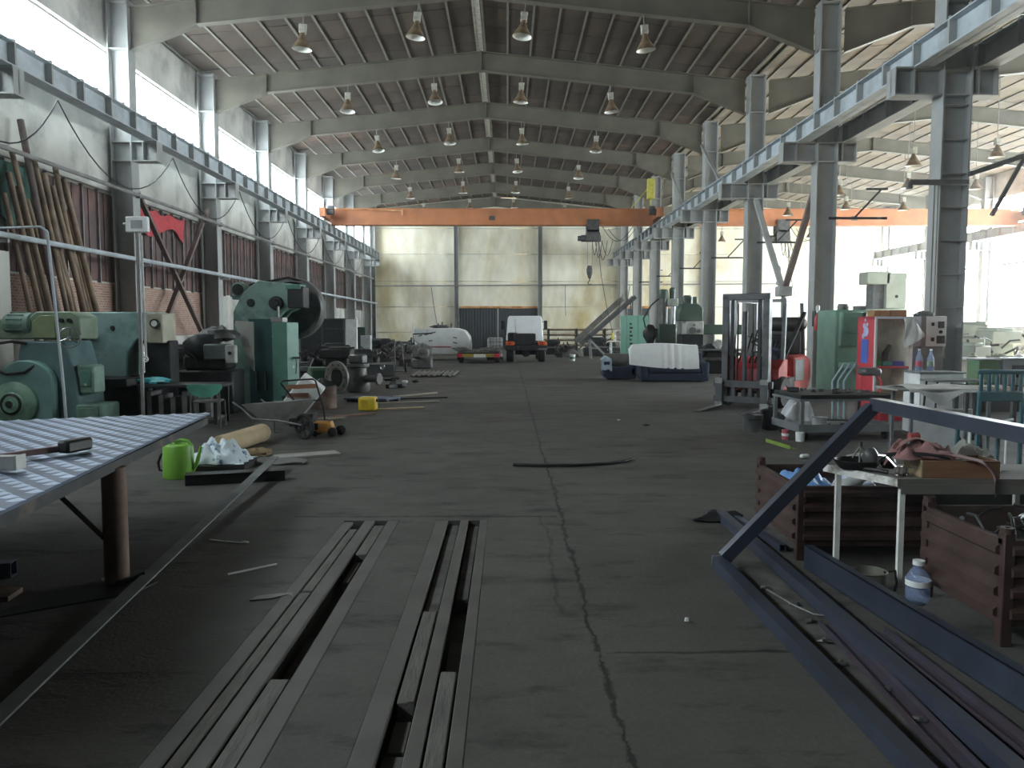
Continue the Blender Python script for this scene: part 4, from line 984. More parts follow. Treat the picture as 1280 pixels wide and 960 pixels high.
# ------------------------------------------------------------------ rails and timbers in the two floor slots
M_RAIL = mat('slot_rail_steel', (0.105, 0.10, 0.088), 0.6, 0.1, 0.2, 3.0, (0.10,0.09,0.08), 2.0, 0.6, 0.12)
M_TIMB = mat('old_timber', (0.12, 0.112, 0.098), 0.85, 0, 0.25, 4.0, (0.10,0.095,0.085), 2.5, 0.6, 0.12, stretch=(6, 1, 6), bump=0.3, bscale=12)
M_DIRT = mat('slot_dirt', (0.085, 0.08, 0.072), 0.95, 0, 0.4, 6.0, bump=0.5, bscale=14)
def rail(x0, x1, y0, y1, label, z=0.004, m_=None, name='floor_rail', cat='rail'):
    xm = (x0+x1)/2; w = (x1-x0)/2
    return single(MB().box(xm-w, xm+w, y0, y1, -0.03+z, z, 0.004).box(xm-w*0.5, xm+w*0.5, y0, y1, -0.13, -0.03+z), name, label, cat, m_ or M_RAIL)
rail(-1.383, -1.300, PY0, 6.66, 'outer steel rail of the floor slot beside the plated table')
rail(-1.212, -1.125, PY0, 6.70, 'middle steel rail of the floor slot beside the plated table')
rail(-1.015, -0.923, PY0, 6.70, 'wide inner steel rail of the floor slot beside the plated table')
rail(-0.603, -0.502, PY0, 6.70, 'wide outer steel rail of the other floor slot, next to the strip of bare floor')
rail(-0.398, -0.330, PY0, 6.72, 'middle steel rail of the floor slot nearer the floor joint')
rail(-0.232, -0.168, PY0, 6.72, 'outermost steel rail of the floor slot, beside the long floor joint')
def timber(x0, x1, y0, y1, z1, label, z0=-0.13, m_=None):
    return single(MB().box(x0, x1, y0, y1, z0, z1, 0.006), 'slot_timber', label, 'timber', m_ or M_TIMB)
timber(-1.292, -1.220, 4.92, 6.45, -0.004, 'far timber between outer and middle rail of the slot by the table')
timber(-1.292, -1.220, PY0, 4.88, -0.001, 'long near timber between outer and middle rail of the slot by the table')
timber(-1.115, -1.025, 5.75, 6.6, -0.012, 'short far timber beside the wide inner rail of the slot by the table')
timber(-1.105, -1.055, 5.22, 5.68, -0.05, 'sunken timber piece behind the dark gap of the slot by the table')
timber(-1.115, -1.022, PY0, 3.66, -0.004, 'near timber beside the wide inner rail of the slot by the table')
timber(-0.488, -0.408, 3.42, 4.55, -0.002, 'loose timber beside the middle rail of the slot by the floor joint')
timber(-0.488, -0.412, 3.10, 3.36, -0.06, 'short sunken block at the end of the loose timber')
timber(-0.318, -0.242, PY0, 3.72, 0.004, 'split thick timber beside the outermost rail by the floor joint')
timber(-0.312, -0.245, 3.78, 4.25, -0.07, 'sunken block behind the split thick timber')
timber(-0.495, -0.405, 4.62, 6.68, -0.03, 'dirt packed between the rails at the far end of the slot by the joint', m_=M_DIRT)
timber(-0.322, -0.240, 4.85, 6.68, -0.04, 'dirt packed beside the outermost rail at the far end', m_=M_DIRT)
timber(-1.115, -1.022, 3.72, 4.35, -0.085, 'dirt in the hollow of the slot by the table', m_=M_DIRT)
timber(-0.495, -0.405, PY0, 3.06, -0.05, 'dirt below the wide outer rail at the near end', m_=M_DIRT)

# ------------------------------------------------------------------ bar lying on the floor
single(MB().tube([(0.07, 9.37, 0.02), (0.40, 9.31, 0.02), (0.80, 9.31, 0.02), (1.15, 9.42, 0.02), (1.44, 9.62, 0.02), (1.55, 9.75, 0.025)], 0.018, 8), 'bent_rod', 'dark bent rod lying across the middle of the floor', 'rod', M_DKM)
for i, (x, y, s, lab) in enumerate(((2.3, 13.2, 0.06, 'small dark clod on the floor before the forklift'), (1.0, 4.35, 0.014, 'tiny pale chip on the floor beside the floor joint'), (1.95, 13.9, 0.03, 'tiny white crumb on the floor before the forklift'))):
    single(MB().blob((x, y, 0.012), (s, s*0.8, 0.02), 0.25, 8, i, True), 'floor_debris', lab, 'debris', M_DKM if i == 0 else M_WHITEP)

# ------------------------------------------------------------------ leaning rectangular frame of square tube
M_NAVY = mat('navy_tube', (0.06, 0.074, 0.105), 0.35, 0.4, 0.2, 2.5, (0.05, 0.05, 0.06), 1.2, 0.6, 0.15)
t = thing('tube_frame', 'large leaning rectangular frame of dark blue square tube', 'frame', (0, 0, 0))
fc = [Vector((1.44, 5.33, 0.045)), Vector((1.51, 1.9, 0.045)), Vector((2.54, 1.9, 1.13)), Vector((2.47, 5.33, 1.13))]
nrm = (Vector((2.47, 5.33, 1.13)) - Vector((1.44, 5.33, 0.045))).normalized()
MB().bar(fc[0], fc[1], 0.08, 0.08).build('lower_tube', M_NAVY, t)
MB().bar(fc[3], fc[2], 0.08, 0.08).build('upper_tube', M_NAVY, t)
MB().bar(fc[0] + nrm*0.05, fc[3] - nrm*0.03, 0.08, 0.08, (0,1,0)).build('slanting_tube', M_NAVY, t)
MB().bar(fc[1] + nrm*0.05, fc[2] - nrm*0.03, 0.08, 0.08, (0,1,0)).build('slanting_tube', M_NAVY, t)
MB().cbox((1.44, 5.375, 0.045), (0.078, 0.012, 0.078), 0.003).build('end_cap', mat('cap_blue', (0.16,0.20,0.26), 0.4, 0.2), t)
MB().cyl((2.5, 2.2, 0.0), (2.56, 2.2, 1.10), 0.03, n=10).build('prop', M_DKM, t)

# ------------------------------------------------------------------ long steel lying on the floor
def channel(p0, p1, w, h, name, label, m_, th=0.008, flip=1):
    p0 = Vector(p0); p1 = Vector(p1); L = (p1-p0).length; m = MB()
    m.box(-w/2, w/2, 0, L, 0, th).box(-w/2, -w/2+th, 0, L, th, h).box(w/2-th, w/2, 0, L, th, h)
    o = m.build(name, m_); d = (p1-p0).normalized(); o.location = p0; o.rotation_euler = (0, 0, math.atan2(-d.x, d.y)); return tag(o, label, 'profile')
M_PURP = mat('purple_steel', (0.085, 0.075, 0.10), 0.4, 0.4, 0.2, 2.5, (0.10, 0.06, 0.06), 1.5, 0.58, 0.12)
o = single(MB().box(-0.008, 0.0, 0, 3.9, 0, 0.16).box(-0.06, 0.0, 0, 3.9, 0.152, 0.16).box(-0.06, 0, 0, 3.9, 0, 0.008), 'steel_channel', 'deep blue steel channel standing on edge in front of the rusty crate', 'profile', M_NAVY)
o.location = (2.03, 5.36, 0); o.rotation_euler = (0, 0, math.radians(180+5.0))
prof((1.83, 6.78, 0.04), (1.84, 2.0, 0.04), 0.075, 0.075, 0.006, 'square_tube', 'long grey-blue square tube running under the leaning frame', M_TUBE)
prof((1.93, 6.75, 0.03), (2.02, 5.75, 0.03), 0.05, 0.05, 0.005, 'square_tube', 'short square tube beside the long one at the rusty crate', M_TUBE)
channel((1.775, 4.30, 0), (1.66, 2.0, 0), 0.11, 0.035, 'flat_channel', 'flat purple steel channel beside the long square tube', M_PURP)
channel((1.98, 4.18, 0), (2.02, 2.0, 0), 0.10, 0.045, 'flat_channel', 'second purple channel lying against the deep blue channel', M_PURP)
single(MB().prism([(1.50,5.15),(1.62,5.5),(1.78,5.9),(1.79,4.5),(1.73,4.2),(1.66,2.4),(1.54,2.2),(1.52,3.6)], 'z', 0, 0.004), 'oily_dirt', 'dark oily dirt spread on the floor inside the leaning frame', 'dirt', M_DIRT)
single(MB().tube([(1.62, 4.9, 0.01), (1.68, 4.6, 0.015), (1.75, 4.45, 0.01), (1.9, 4.40, 0.01)], 0.008, 6), 'thin_wire', 'thin bent wire inside the leaning frame', 'wire', M_MIDM)
rs = random.Random(21)
for i in range(7):
    x, y = 1.62 + rs.uniform(-0.03, 0.12), 4.9 - 0.28*i
    single(MB().blob((x, y, 0.012), (0.035, 0.022, 0.014), 0.35, 8, i, True), 'metal_shaving', 'small pale metal shaving on the floor inside the leaning frame', 'shaving', M_MIDM, 'shavings inside the frame')
single(MB().blob((1.82, 6.72, 0.0), (0.20, 0.13, 0.07), 0.3, 14, 8, True), 'oily_rag', 'black oily rag under the ends of the square tubes', 'rag', M_DKM)

# ------------------------------------------------------------------ rusty crates
M_CRATE = mat('crate_rust', (0.058, 0.031, 0.025), 0.75, 0.1, 0.25, 4.0, (0.075, 0.05, 0.045), 2.0, 0.58, 0.12)
def crate(x0, x1, y0, y1, h, label):
    t = thing('steel_crate', label, 'crate', ((x0+x1)/2, (y0+y1)/2, 0)); a = (x1-x0)/2; b = (y1-y0)/2
    MB().box(-a, a, -b, b, 0.10, 0.12).build('floor_plate', M_CRATE, t)
    n = 4; st = (h-0.12)/n
    def side(w):
        m = MB()
        m.box(-w, w, -0.004, 0.004, 0.12, h)
        for i in range(n): m.prism([(-0.004, 0.12+i*st+st*0.15), (-0.042, 0.12+i*st+st*0.32), (-0.042, 0.12+i*st+st*0.6), (-0.004, 0.12+i*st+st*0.85)], 'x', -w+0.02, w-0.02)
        m.box(-w, w, -0.02, 0.012, h-0.03, h); return m
    for w, loc, r in ((a, (0,-b,0), 0), (a, (0,b,0), PI), (b, (-a,0,0), -PI/2), (b, (a,0,0), PI/2)):
        o = side(w).build('side_panel', M_CRATE, t); o.location = loc; o.rotation_euler = (0,0,r)
    pm = MB().box(-0.03, 0.03, -0.03, 0.03, 0.0, h+0.035, 0.005).lathe([(0.012, h+0.02), (0.035, h+0.03), (0.035, h+0.06), (0.015, h+0.06)], n=10).mesh('corner_post', M_CRATE)
    for sx in (-1, 1):
        for sy in (-1, 1): put('corner_post', pm, t, (sx*(a-0.01), sy*(b-0.01), 0))
    return t
crate(2.06, 2.98, 5.55, 6.45, 0.53, 'low rusty steel crate with blue and white bags on top, behind the small table')
crate(2.56, 3.45, 4.02, 4.80, 0.56, 'rusty ribbed steel crate full of dark scrap')
MB_ = MB
def cloth(c, rx, ry, h, amp, seed, n=22):
    R = random.Random(seed); ph = [R.uniform(0, 6.28) for _ in range(6)]
    def fn(u, v):
        e = max(0.0, 1 - (abs(2*u-1)**3 + abs(2*v-1)**3)); e = e**0.5
        z = h*e*(0.7 + 0.3*math.sin(3*u+ph[0])*math.sin(3*v+ph[1])) + amp*e*(math.sin(14*u+6*v+ph[2]) + math.sin(19*v-7*u+ph[3]) + 0.6*math.sin(29*u+23*v+ph[4]))
        return (c[0] + rx*(2*u-1) + 0.03*math.sin(11*v+ph[5]), c[1] + ry*(2*v-1) + 0.03*math.sin(9*u+ph[1]), c[2] + max(0.004, z))
    return MB().grid(fn, n, n, 0.004)
single(MB().box(2.12, 2.92, 5.62, 6.38, 0.125, 0.44), 'scrap_fill', 'dark scrap filling the low rusty crate', 'scrap', M_DKM)
single(cloth((2.27, 5.95, 0.445), 0.17, 0.20, 0.13, 0.022, 4), 'blue_bag', 'bright blue bag in the low rusty crate', 'bag', mat('blue_bag', (0.10, 0.25, 0.52), 0.5, 0, 0.2, 8.0))
single(cloth((2.54, 5.78, 0.445), 0.16, 0.14, 0.13, 0.025, 5), 'white_bag', 'crumpled white bag in the low rusty crate', 'bag', mat('white_bag', (0.58, 0.63, 0.72), 0.5))
single(MB().lathe([(0.0,0),(0.045,0),(0.05,0.02),(0.05,0.16),(0.02,0.22),(0.02,0.25),(0,0.25)], (0,0,0), (0.8, -0.4, 0.45), 14), 'plastic_bottle', 'pale plastic bottle lying between the bags in the low crate', 'bottle', mat('pale_bottle', (0.45,0.46,0.45), 0.3)).location = (2.36, 5.70, 0.47)
m = MB(); R = random.Random(31)
for i in range(34):
    p = Vector((R.uniform(2.64, 3.35), R.uniform(4.12, 4.7), R.uniform(0.38, 0.58))); q = p + Vector((R.uniform(-0.22, 0.22), R.uniform(-0.2, 0.2), R.uniform(-0.05, 0.12)))
    q.x = min(max(q.x, 2.64), 3.36); q.y = min(max(q.y, 4.1), 4.72)
    m.tube([p, (p+q)/2 + Vector((0,0,0.03)), q], R.uniform(0.006, 0.018), 6)
m.box(2.62, 3.38, 4.08, 4.73, 0.125, 0.42)
o = single(m, 'metal_scrap', 'tangle of dark pipes and wire filling the ribbed crate', 'scrap', M_DKM); o['kind'] = 'stuff'

# ------------------------------------------------------------------ small table with white legs
M_WLEG = mat('white_leg', (0.82, 0.81, 0.76), 0.6, 0, 0.15, 6.0, (0.22,0.18,0.14), 5.0, 0.62, 0.08)
t = thing('small_table', 'small work table with thin white angle legs and worn wooden top', 'table', (0, 0, 0))
MB().prism([(2.45, 4.95), (3.55, 4.93), (3.6, 5.48), (2.2, 5.48)], 'z', 0.655, 0.695).build('table_top', mat('worn_bench_top', (0.20, 0.185, 0.155), 0.8, 0, 0.25, 6.0, (0.12,0.11,0.10), 3.0, 0.55, 0.1), t)
MB().bar((2.47, 4.945, 0.63), (3.55, 4.925, 0.63), 0.01, 0.06).build('front_apron', mat('apron', (0.17,0.165,0.14), 0.7), t)
MB().bar((2.45, 4.945, 0.672), (2.20, 5.49, 0.672), 0.012, 0.05).build('side_strip', M_WLEG, t)
lm = MB().box(0, 0.032, 0, 0.005, 0, 0.65).box(0, 0.005, 0, 0.032, 0, 0.65).mesh('leg', M_WLEG)
for x, y in ((2.475, 4.96), (2.23, 5.34), (3.5, 4.95), (3.5, 5.42)): put('leg', lm, t, (x, y, 0))
MB().bar((2.24, 5.33, 0.02), (2.31, 5.18, 0.02), 0.03, 0.03).build('foot', M_WLEG, t)
# things on the small table (top at 0.695)
M_BOXW = mat('orange_wood', (0.26, 0.13, 0.06), 0.6, 0, 0.2, 5.0, stretch=(1, 6, 6))
t = thing('wooden_drawer', 'reddish wooden drawer box with a pale end on the small table', 'drawer', (2.62, 4.97, 0.697), -3)
MB().box(0.0, 0.46, 0, 0.014, 0, 0.11, 0.002).build('front_board', M_BOXW, t)
MB().box(0.0, 0.46, 0.24, 0.254, 0, 0.11, 0.002).build('back_board', M_BOXW, t)
MB().box(-0.012, 0.0, 0, 0.254, 0, 0.11, 0.002).build('end_board', mat('pale_end_wood', (0.38, 0.28, 0.16), 0.7, 0, 0.25, 9.0), t)
MB().box(0.46, 0.472, 0, 0.254, 0, 0.11, 0.002).build('end_board', M_BOXW, t)
MB().box(0.0, 0.46, 0.014, 0.24, 0, 0.012).build('bottom', M_BOXW, t)
M_PINK = mat('pink_strap', (0.30, 0.155, 0.145), 0.85, 0, 0.12, 9.0)
def strapm(pts, w, th=0.006, side=(0,1,0)):
    m = MB(); pts = [Vector(p) for p in pts]; s = Vector(side).normalized(); k = len(pts)
    def fn(u, v):
        f_ = u*(k-1); i = min(int(f_), k-2); a = f_-i
        p0 = pts[max(i-1,0)]; p1 = pts[i]; p2 = pts[i+1]; p3 = pts[min(i+2,k-1)]
        p = 0.5*((2*p1) + (p2-p0)*a + (2*p0-5*p1+4*p2-p3)*a*a + (3*p1-p0-3*p2+p3)*a**3)
        return p + s*(v-0.5)*w
    return m.grid(fn, (k-1)*6, 2, (0, 0, -th))
t = thing('lifting_strap', 'faded pink lifting strap heaped over the wooden drawer', 'strap', (0, 0, 0))
cloth((2.68, 5.12, 0.81), 0.19, 0.13, 0.085, 0.026, 14, 26).build('strap_heap', M_PINK, t)
strapm([(2.50, 5.25, 0.74), (2.56, 5.2, 0.86), (2.66, 5.15, 0.93), (2.78, 5.12, 0.87), (2.88, 5.1, 0.83)], 0.09, 0.006, (0.3,1,0)).build('strap_loop', M_PINK, t)
strapm([(2.74, 5.02, 0.86), (2.88, 4.96, 0.83), (2.98, 4.93, 0.80), (3.03, 4.905, 0.72), (3.035, 4.89, 0.60)], 0.10, 0.006, (0.75,1,0)).build('strap_tail', M_PINK, t)
MB().cyl((2.64, 5.2, 0.925), (2.70, 5.2, 0.93), 0.028, n=12).build('red_tape', mat('red_tape', (0.42,0.10,0.09), 0.5), t)
single(strapm([(2.44, 5.12, 0.72), (2.40, 5.12, 0.78), (2.46, 5.1, 0.83), (2.62, 5.0, 0.85), (2.78, 4.97, 0.83)], 0.03, 0.01, (0,1,0.3)), 'leather_belt', 'narrow dark belt curling around the end of the wooden drawer', 'belt', M_DKM)
single(cloth((3.12, 5.28, 0.70), 0.15, 0.12, 0.17, 0.022, 8), 'white_rag', 'crumpled white rag beside the pink strap', 'rag', mat('off_white_rag', (0.46, 0.45, 0.40), 0.9, 0, 0.15, 7.0))
single(MB().cbox((3.02, 5.24, 0.74), (0.17, 0.12, 0.085), 0.02, (0,0,0.15), 2), 'folded_cloth', 'folded white cloth against the crumpled white rag', 'cloth', mat('folded_cloth', (0.50, 0.49, 0.45), 0.9, 0, 0.1, 12.0))
t = thing('cast_pan', 'dark round cast pan with a lump of metal in it on the small table', 'pan', (2.36, 5.33, 0.697))
MB().lathe([(0.0, 0.0), (0.10, 0.0), (0.135, 0.055), (0.13, 0.06), (0.095, 0.012), (0.0, 0.012)], n=24, sx=1.15).build('dish', M_DKM, t)
MB().blob((0.08, -0.02, 0.075), (0.055, 0.05, 0.07), 0.08, 12, 3).build('metal_lump', M_MIDM, t)
t = thing('trivet', 'small pale three-legged wire stand behind the cast pan', 'stand', (2.43, 5.44, 0.697))
m = MB()
for a in (0.3, 2.4, 4.5): m.cyl((0.1*math.cos(a), 0.03*math.sin(a), 0.004), (0, 0, 0.14), 0.006, n=6)
m.build('legs', mat('pale_wire', (0.33,0.32,0.30), 0.5), t); MB().cyl((0,0,0.13),(0,0,0.165),0.012, n=8).build('head', M_MIDM, t)
M_CHROME = mat('chrome', (0.75, 0.75, 0.75), 0.12, 1.0, 0.03)
for i, (x, y, r, lab) in enumerate(((2.49, 5.03, 30, 'chrome tap with curved spout lying on the small table'), (2.56, 5.05, -40, 'short chrome tap beside the wooden drawer'))):
    t = thing('chrome_tap', lab, 'tap', (x, y, 0.697), r)
    MB().lathe([(0.0,0.0),(0.028,0.0),(0.03,0.01),(0.014,0.02),(0.014,0.05),(0.022,0.06),(0,0.065)], n=14).build('body', M_CHROME, t)
    if i == 0: MB().tube([(0, 0, 0.05), (0.0, 0.05, 0.09), (0.0, 0.09, 0.12), (-0.02, 0.13, 0.12)], 0.009, 8).build('spout', M_CHROME, t)
    MB().cbox((0.03, 0.0, 0.055), (0.05, 0.014, 0.01), 0.003).build('lever', M_CHROME, t)
m = MB().tube([(2.34, 5.26, 0.71), (2.42, 5.14, 0.715), (2.46, 5.10, 0.71)], 0.014, 8).blob((2.545, 5.28, 0.745), (0.05, 0.04, 0.045), 0.2, 10, 2).tube([(2.45, 5.42, 0.78), (2.50, 5.36, 0.80), (2.54, 5.3, 0.74)], 0.012, 6)
single(m, 'machine_part', 'dark machine part with a bent arm beside the cast pan', 'machine part', M_DKM)
# on the floor by the table
t = thing('kettle', 'squat dull metal pot with handle standing on the floor under the small table', 'pot', (2.26, 4.88, 0))
MB().lathe([(0.0, 0.0), (0.09, 0.0), (0.105, 0.02), (0.10, 0.12), (0.108, 0.13), (0.10, 0.135), (0.085, 0.03), (0.0, 0.015)], n=24).build('body', mat('dull_olive', (0.17,0.165,0.13), 0.5, 0.3), t)
MB().tube([(0.09, 0, 0.12), (0.16, 0, 0.13), (0.17, 0, 0.05), (0.16, 0, 0.0)], 0.008, 6).build('handle', M_DKM, t)
t = thing('water_bottle', 'large clear bluish plastic water bottle on the floor between the crates', 'bottle', (2.45, 4.66, 0))
def clear_mat():
    m = bpy.data.materials.new('clear_blue_plastic'); m.use_nodes = True; N = m.node_tree.nodes; L = m.node_tree.links; b = N['Principled BSDF']
    b.inputs['Base Color'].default_value = (0.35, 0.45, 0.70, 1); b.inputs['Roughness'].default_value = 0.06; b.inputs['Alpha'].default_value = 0.35
    return m
M_CLEAR = clear_mat()
MB().lathe([(0.0, 0.0), (0.045, 0.0), (0.068, 0.03), (0.07, 0.09), (0.064, 0.10), (0.07, 0.11), (0.07, 0.15), (0.045, 0.20), (0.03, 0.215), (0.03, 0.235)], n=22).build('bottle', M_CLEAR, t)
MB().cyl((0,0,0.235), (0,0,0.262), 0.034, n=14).build('cap', M_WHITEP, t)
MB().lathe([(0.071, 0.112), (0.0715, 0.148)], n=22).build('paper_label', M_WHITEP, t)
# ------------------------------------------------------------------ forklift
M_RED = mat('forklift_red', (0.45, 0.03, 0.035), 0.4, 0, 0.12, 3.0, (0.50, 0.12, 0.10), 2.0, 0.62, 0.1)
M_LRED = mat('sunfaded_red', (0.55, 0.09, 0.08), 0.45, 0, 0.1, 3.0)
M_MAST = mat('mast_steel', (0.105, 0.11, 0.115), 0.45, 0.4, 0.25, 5.0, (0.06,0.055,0.05), 3.0, 0.58, 0.1)
M_GUARD = mat('guard_grey', (0.20, 0.21, 0.215), 0.45, 0.2, 0.15, 4.0)
t = thing('forklift', 'old red forklift with tall dark mast and bare guard frame', 'forklift', (4.80, 16.1, 0), -37)
t.scale = (1.16, 1.16, 1.0)
for s in (-1, 1):
    m = MB()
    m.box(s*0.36-0.055, s*0.36+0.055, -0.03, 0.12, 0.06, 2.28, 0.004)
    m.build('mast_upright', M_MAST, t)
    MB().box(s*0.24-0.03, s*0.24+0.03, 0.0, 0.09, 0.1, 2.22).build('inner_upright', M_DKM, t)
MB().box(-0.42, 0.42, -0.03, 0.12, 2.18, 2.31, 0.01).build('mast_crosshead', M_MAST, t)
MB().box(-0.40, 0.40, 0.02, 0.1, 1.05, 1.12).build('mast_crossbar', M_MAST, t)
MB().cyl((-0.03, 0.05, 0.1), (-0.03, 0.05, 1.95), 0.045, n=14).build('lift_cylinder', M_MAST, t)
m = MB()
for x in (-0.14, 0.13): m.tube([(x, 0.0, 2.1), (x+0.01, -0.02, 1.4), (x, 0.0, 0.55)], 0.014, 6)
m.build('lift_chain', M_DKM, t)
MB().box(-0.52, 0.52, -0.12, -0.05, 0.42, 0.56, 0.006).box(-0.52, 0.52, -0.12, -0.05, 0.12, 0.24, 0.006).box(-0.2, -0.14, -0.1, -0.05, 0.2, 0.45).box(0.1, 0.16, -0.1, -0.05, 0.2, 0.45).build('fork_carriage', M_MAST, t)
for s in (-1, 1):
    x = s*0.40
    fk = MB().box(x-0.065, x+0.065, -0.19, -0.13, 0.02, 0.60, 0.006).prism([(-0.19, 0.015), (-0.13, 0.015), (-0.13, 0.06), (-0.3, 0.055), (-1.1, 0.025), (-1.1, 0.015)], 'x', x-0.06, x+0.06).build('fork', M_MAST, t)
    MB().box(x-0.067, x+0.067, -0.195, -0.17, 0.50, 0.605).box(x-0.067, x+0.067, -0.195, -0.185, 0.03, 0.13).build('worn_steel', M_BRIGHT, fk)
# body
MB().prism([(0.25, 0.32), (0.25, 0.80), (0.55, 0.98), (0.75, 0.98), (0.75, 0.62), (1.0, 0.62), (1.0, 0.32)], 'x', -0.50, 0.50, None, 0.02).build('front_cowl', M_RED, t)
MB().prism([(1.05, 0.28), (1.05, 1.02), (1.75, 1.05), (2.05, 0.95), (2.1, 0.55), (1.95, 0.28)], 'x', -0.52, 0.52, None, 0.04).build('counterweight', M_LRED, t)
MB().box(0.505, 0.53, 1.1, 1.6, 0.5, 0.95, 0.01).box(0.53, 0.535, 1.2, 1.38, 0.82, 0.92).build('side_cover', M_GUARD, t)
MB().box(0.45, 0.52, 0.75, 1.1, 0.35, 0.6, 0.01).box(-0.45, 0.5, 0.6, 1.3, 0.25, 0.34).build('step', M_DKM, t)
MB().box(-0.25, 0.25, 1.0, 1.42, 1.0, 1.12, 0.04).box(-0.24, 0.24, 1.36, 1.48, 1.1, 1.48, 0.04).build('seat', M_BLACK, t)
MB().lathe([(0.0, -0.40), (0.10, -0.38), (0.15, -0.33), (0.155, -0.3), (0.155, 0.3), (0.15, 0.33), (0.10, 0.38), (0.0, 0.40)], (0.12, 1.72, 1.72-0.02), (1, 0, 0), 20).box(-0.2, 0.44, 1.6, 1.85, 1.05, 1.55, 0.02).build('gas_tank', mat('dark_tank', (0.05,0.048,0.042), 0.4, 0, 0.2), t)
MB().cyl((0.0, 0.62, 0.95), (0.0, 0.78, 1.28), 0.03, n=10).build('steering_column', M_DKM, t)
wheel((0.0, 0.80, 1.30), 0.17, (0, 0.45, 1), 'steering_wheel', M_RUBBER, t, 0.016)
m = MB()
for i in range(5): m.tube([(-0.2+0.1*i, 0.2, 0.9), (-0.1+0.09*i, 0.35, 1.45 + 0.06*(i%3)), (0.15+0.06*i, 0.55, 1.35), (0.2, 0.7, 1.0)], 0.016, 6)
m.build('hydraulic_hose', M_RUBBER, t)
MB().blob((0.22, 0.6, 1.08), (0.2, 0.16, 0.16), 0.25, 12, 5).build('blue_bundle', mat('blue_bundle', (0.10,0.14,0.24), 0.7), t)
for s in (-1, 1):
    MB().bar((s*0.46, 0.58, 0.95), (s*0.44, 0.72, 2.20), 0.065, 0.065).build('guard_post', M_GUARD, t)
    MB().bar((s*0.46, 1.75, 1.04), (s*0.44, 1.68, 2.20), 0.065, 0.065).build('guard_post', M_GUARD, t)
    MB().bar((s*0.44, 0.68, 2.20), (s*0.44, 1.74, 2.17), 0.05, 0.06).build('guard_rail', M_GUARD, t)
    w = MB().lathe([(0.0, 0.08), (0.13, 0.08), (0.14, 0.10), (0.29, 0.10), (0.32, 0.06), (0.32, -0.06), (0.29, -0.10), (0.0, -0.10)], (s*0.48, 0.42, 0.32), (s, 0, 0), 26).build('front_wheel', M_RUBBER, t)
    MB().lathe([(0.0, 0.10), (0.05, 0.10), (0.06, 0.085), (0.13, 0.085)], (s*0.48, 0.42, 0.32), (s, 0, 0), 16).build('wheel_hub', M_RED, w)
    MB().lathe([(0.0, 0.07), (0.22, 0.08), (0.25, 0.05), (0.25, -0.07), (0.0, -0.07)], (s*0.42, 1.65, 0.25), (s, 0, 0), 22).build('rear_wheel', M_RUBBER, t)
m = MB()
for y in (0.70, 0.95, 1.2, 1.45, 1.72): m.bar((-0.44, y, 2.2), (0.44, y, 2.2), 0.04, 0.03)
m.build('guard_bars', M_GUARD, t)
MB().bar((0.40, 0.85, 1.0), (0.53, 1.55, 1.95), 0.07, 0.04).build('diagonal_strut', M_BLACK, t)
t = thing('fire_extinguisher', 'small red fire extinguisher hanging on the column behind the forklift', 'extinguisher', (8.02, 20.7, 1.55))
MB().lathe([(0.0,0.0),(0.07,0.0),(0.075,0.03),(0.075,0.32),(0.03,0.40),(0.03,0.44),(0,0.44)], n=16).build('cylinder', M_RED, t)
MB().cbox((0,-0.02,0.48), (0.05,0.12,0.06), 0.01).lathe([(0.0,0.50),(0.05,0.52),(0.05,0.62),(0.0,0.66)], n=10).build('valve', M_WHITEP, t)
MB().box(-0.03, 0.03, 0.06, 0.29, 0.1, 0.5).build('wall_hook', M_DKM, t)

# ------------------------------------------------------------------ buckets and rags by the forklift
for i, (x, y, lab) in enumerate(((3.86, 12.5, 'grey metal bucket on the floor before the forklift'),)):
    t = thing('metal_bucket', lab, 'bucket', (x, y, 0))
    MB().lathe([(0.0,0.0),(0.13,0.0),(0.16,0.26),(0.168,0.27),(0.155,0.265),(0.125,0.02),(0,0.02)], n=22).build('body', M_MIDM, t)
    MB().tube([(-0.16,0,0.25),(-0.1,-0.14,0.2),(0.1,-0.16,0.2),(0.16,0,0.25)], 0.006, 6).build('handle', M_DKM, t)
t = thing('black_tub', 'black open tub tipped beside the grey bucket', 'tub', (4.2, 12.75, 0))
MB().lathe([(0.0,0.0),(0.15,0.0),(0.20,0.22),(0.205,0.23),(0.19,0.22),(0.145,0.015),(0,0.015)], (0,0,0.03), (0.15,-0.35,1), n=22).build('body', M_BLACK, t)
MB().tube([(-0.18,-0.05,0.2),(0,-0.22,0.16),(0.18,-0.08,0.24)], 0.008, 6).build('handle', M_DKM, t)
single(MB().prism([(4.1,12.95),(4.7,13.1),(4.75,13.5),(4.2,13.45)], 'z', 0.0, 0.03), 'floor_mat', 'dark flat mat under the tub', 'mat', M_DKM)
# trolley
t = thing('tool_trolley', 'grey two-shelf tool trolley on castors covered with dark parts', 'trolley', (4.93, 11.95, 0), 4)
MB().box(-0.72, 0.66, -0.42, 0.55, 0.60, 0.66, 0.005).build('upper_tray', M_DKM, t)
MB().box(-0.74, 0.68, -0.44, 0.57, 0.57, 0.60).build('upper_frame', M_GUARD, t)
MB().box(-0.72, 0.66, -0.42, 0.55, 0.14, 0.165).box(-0.74, 0.68, -0.44, -0.42, 0.12, 0.23).box(-0.74,-0.72,-0.44,0.57,0.12,0.23).box(0.66,0.68,-0.44,0.57,0.12,0.23).build('lower_tray', M_GUARD, t)
lm = MB().box(-0.025, 0.025, -0.025, 0.025, 0.12, 0.6).mesh('leg', M_GUARD)
for x in (-0.70, 0.64):
    for y in (-0.42, 0.53): put('leg', lm, t, (x, y, 0))
cm = MB().cyl((-0.025,0,0.055),(0.025,0,0.055),0.055,n=16).box(-0.03,0.03,-0.015,0.015,0.06,0.13).mesh('castor', M_RUBBER)
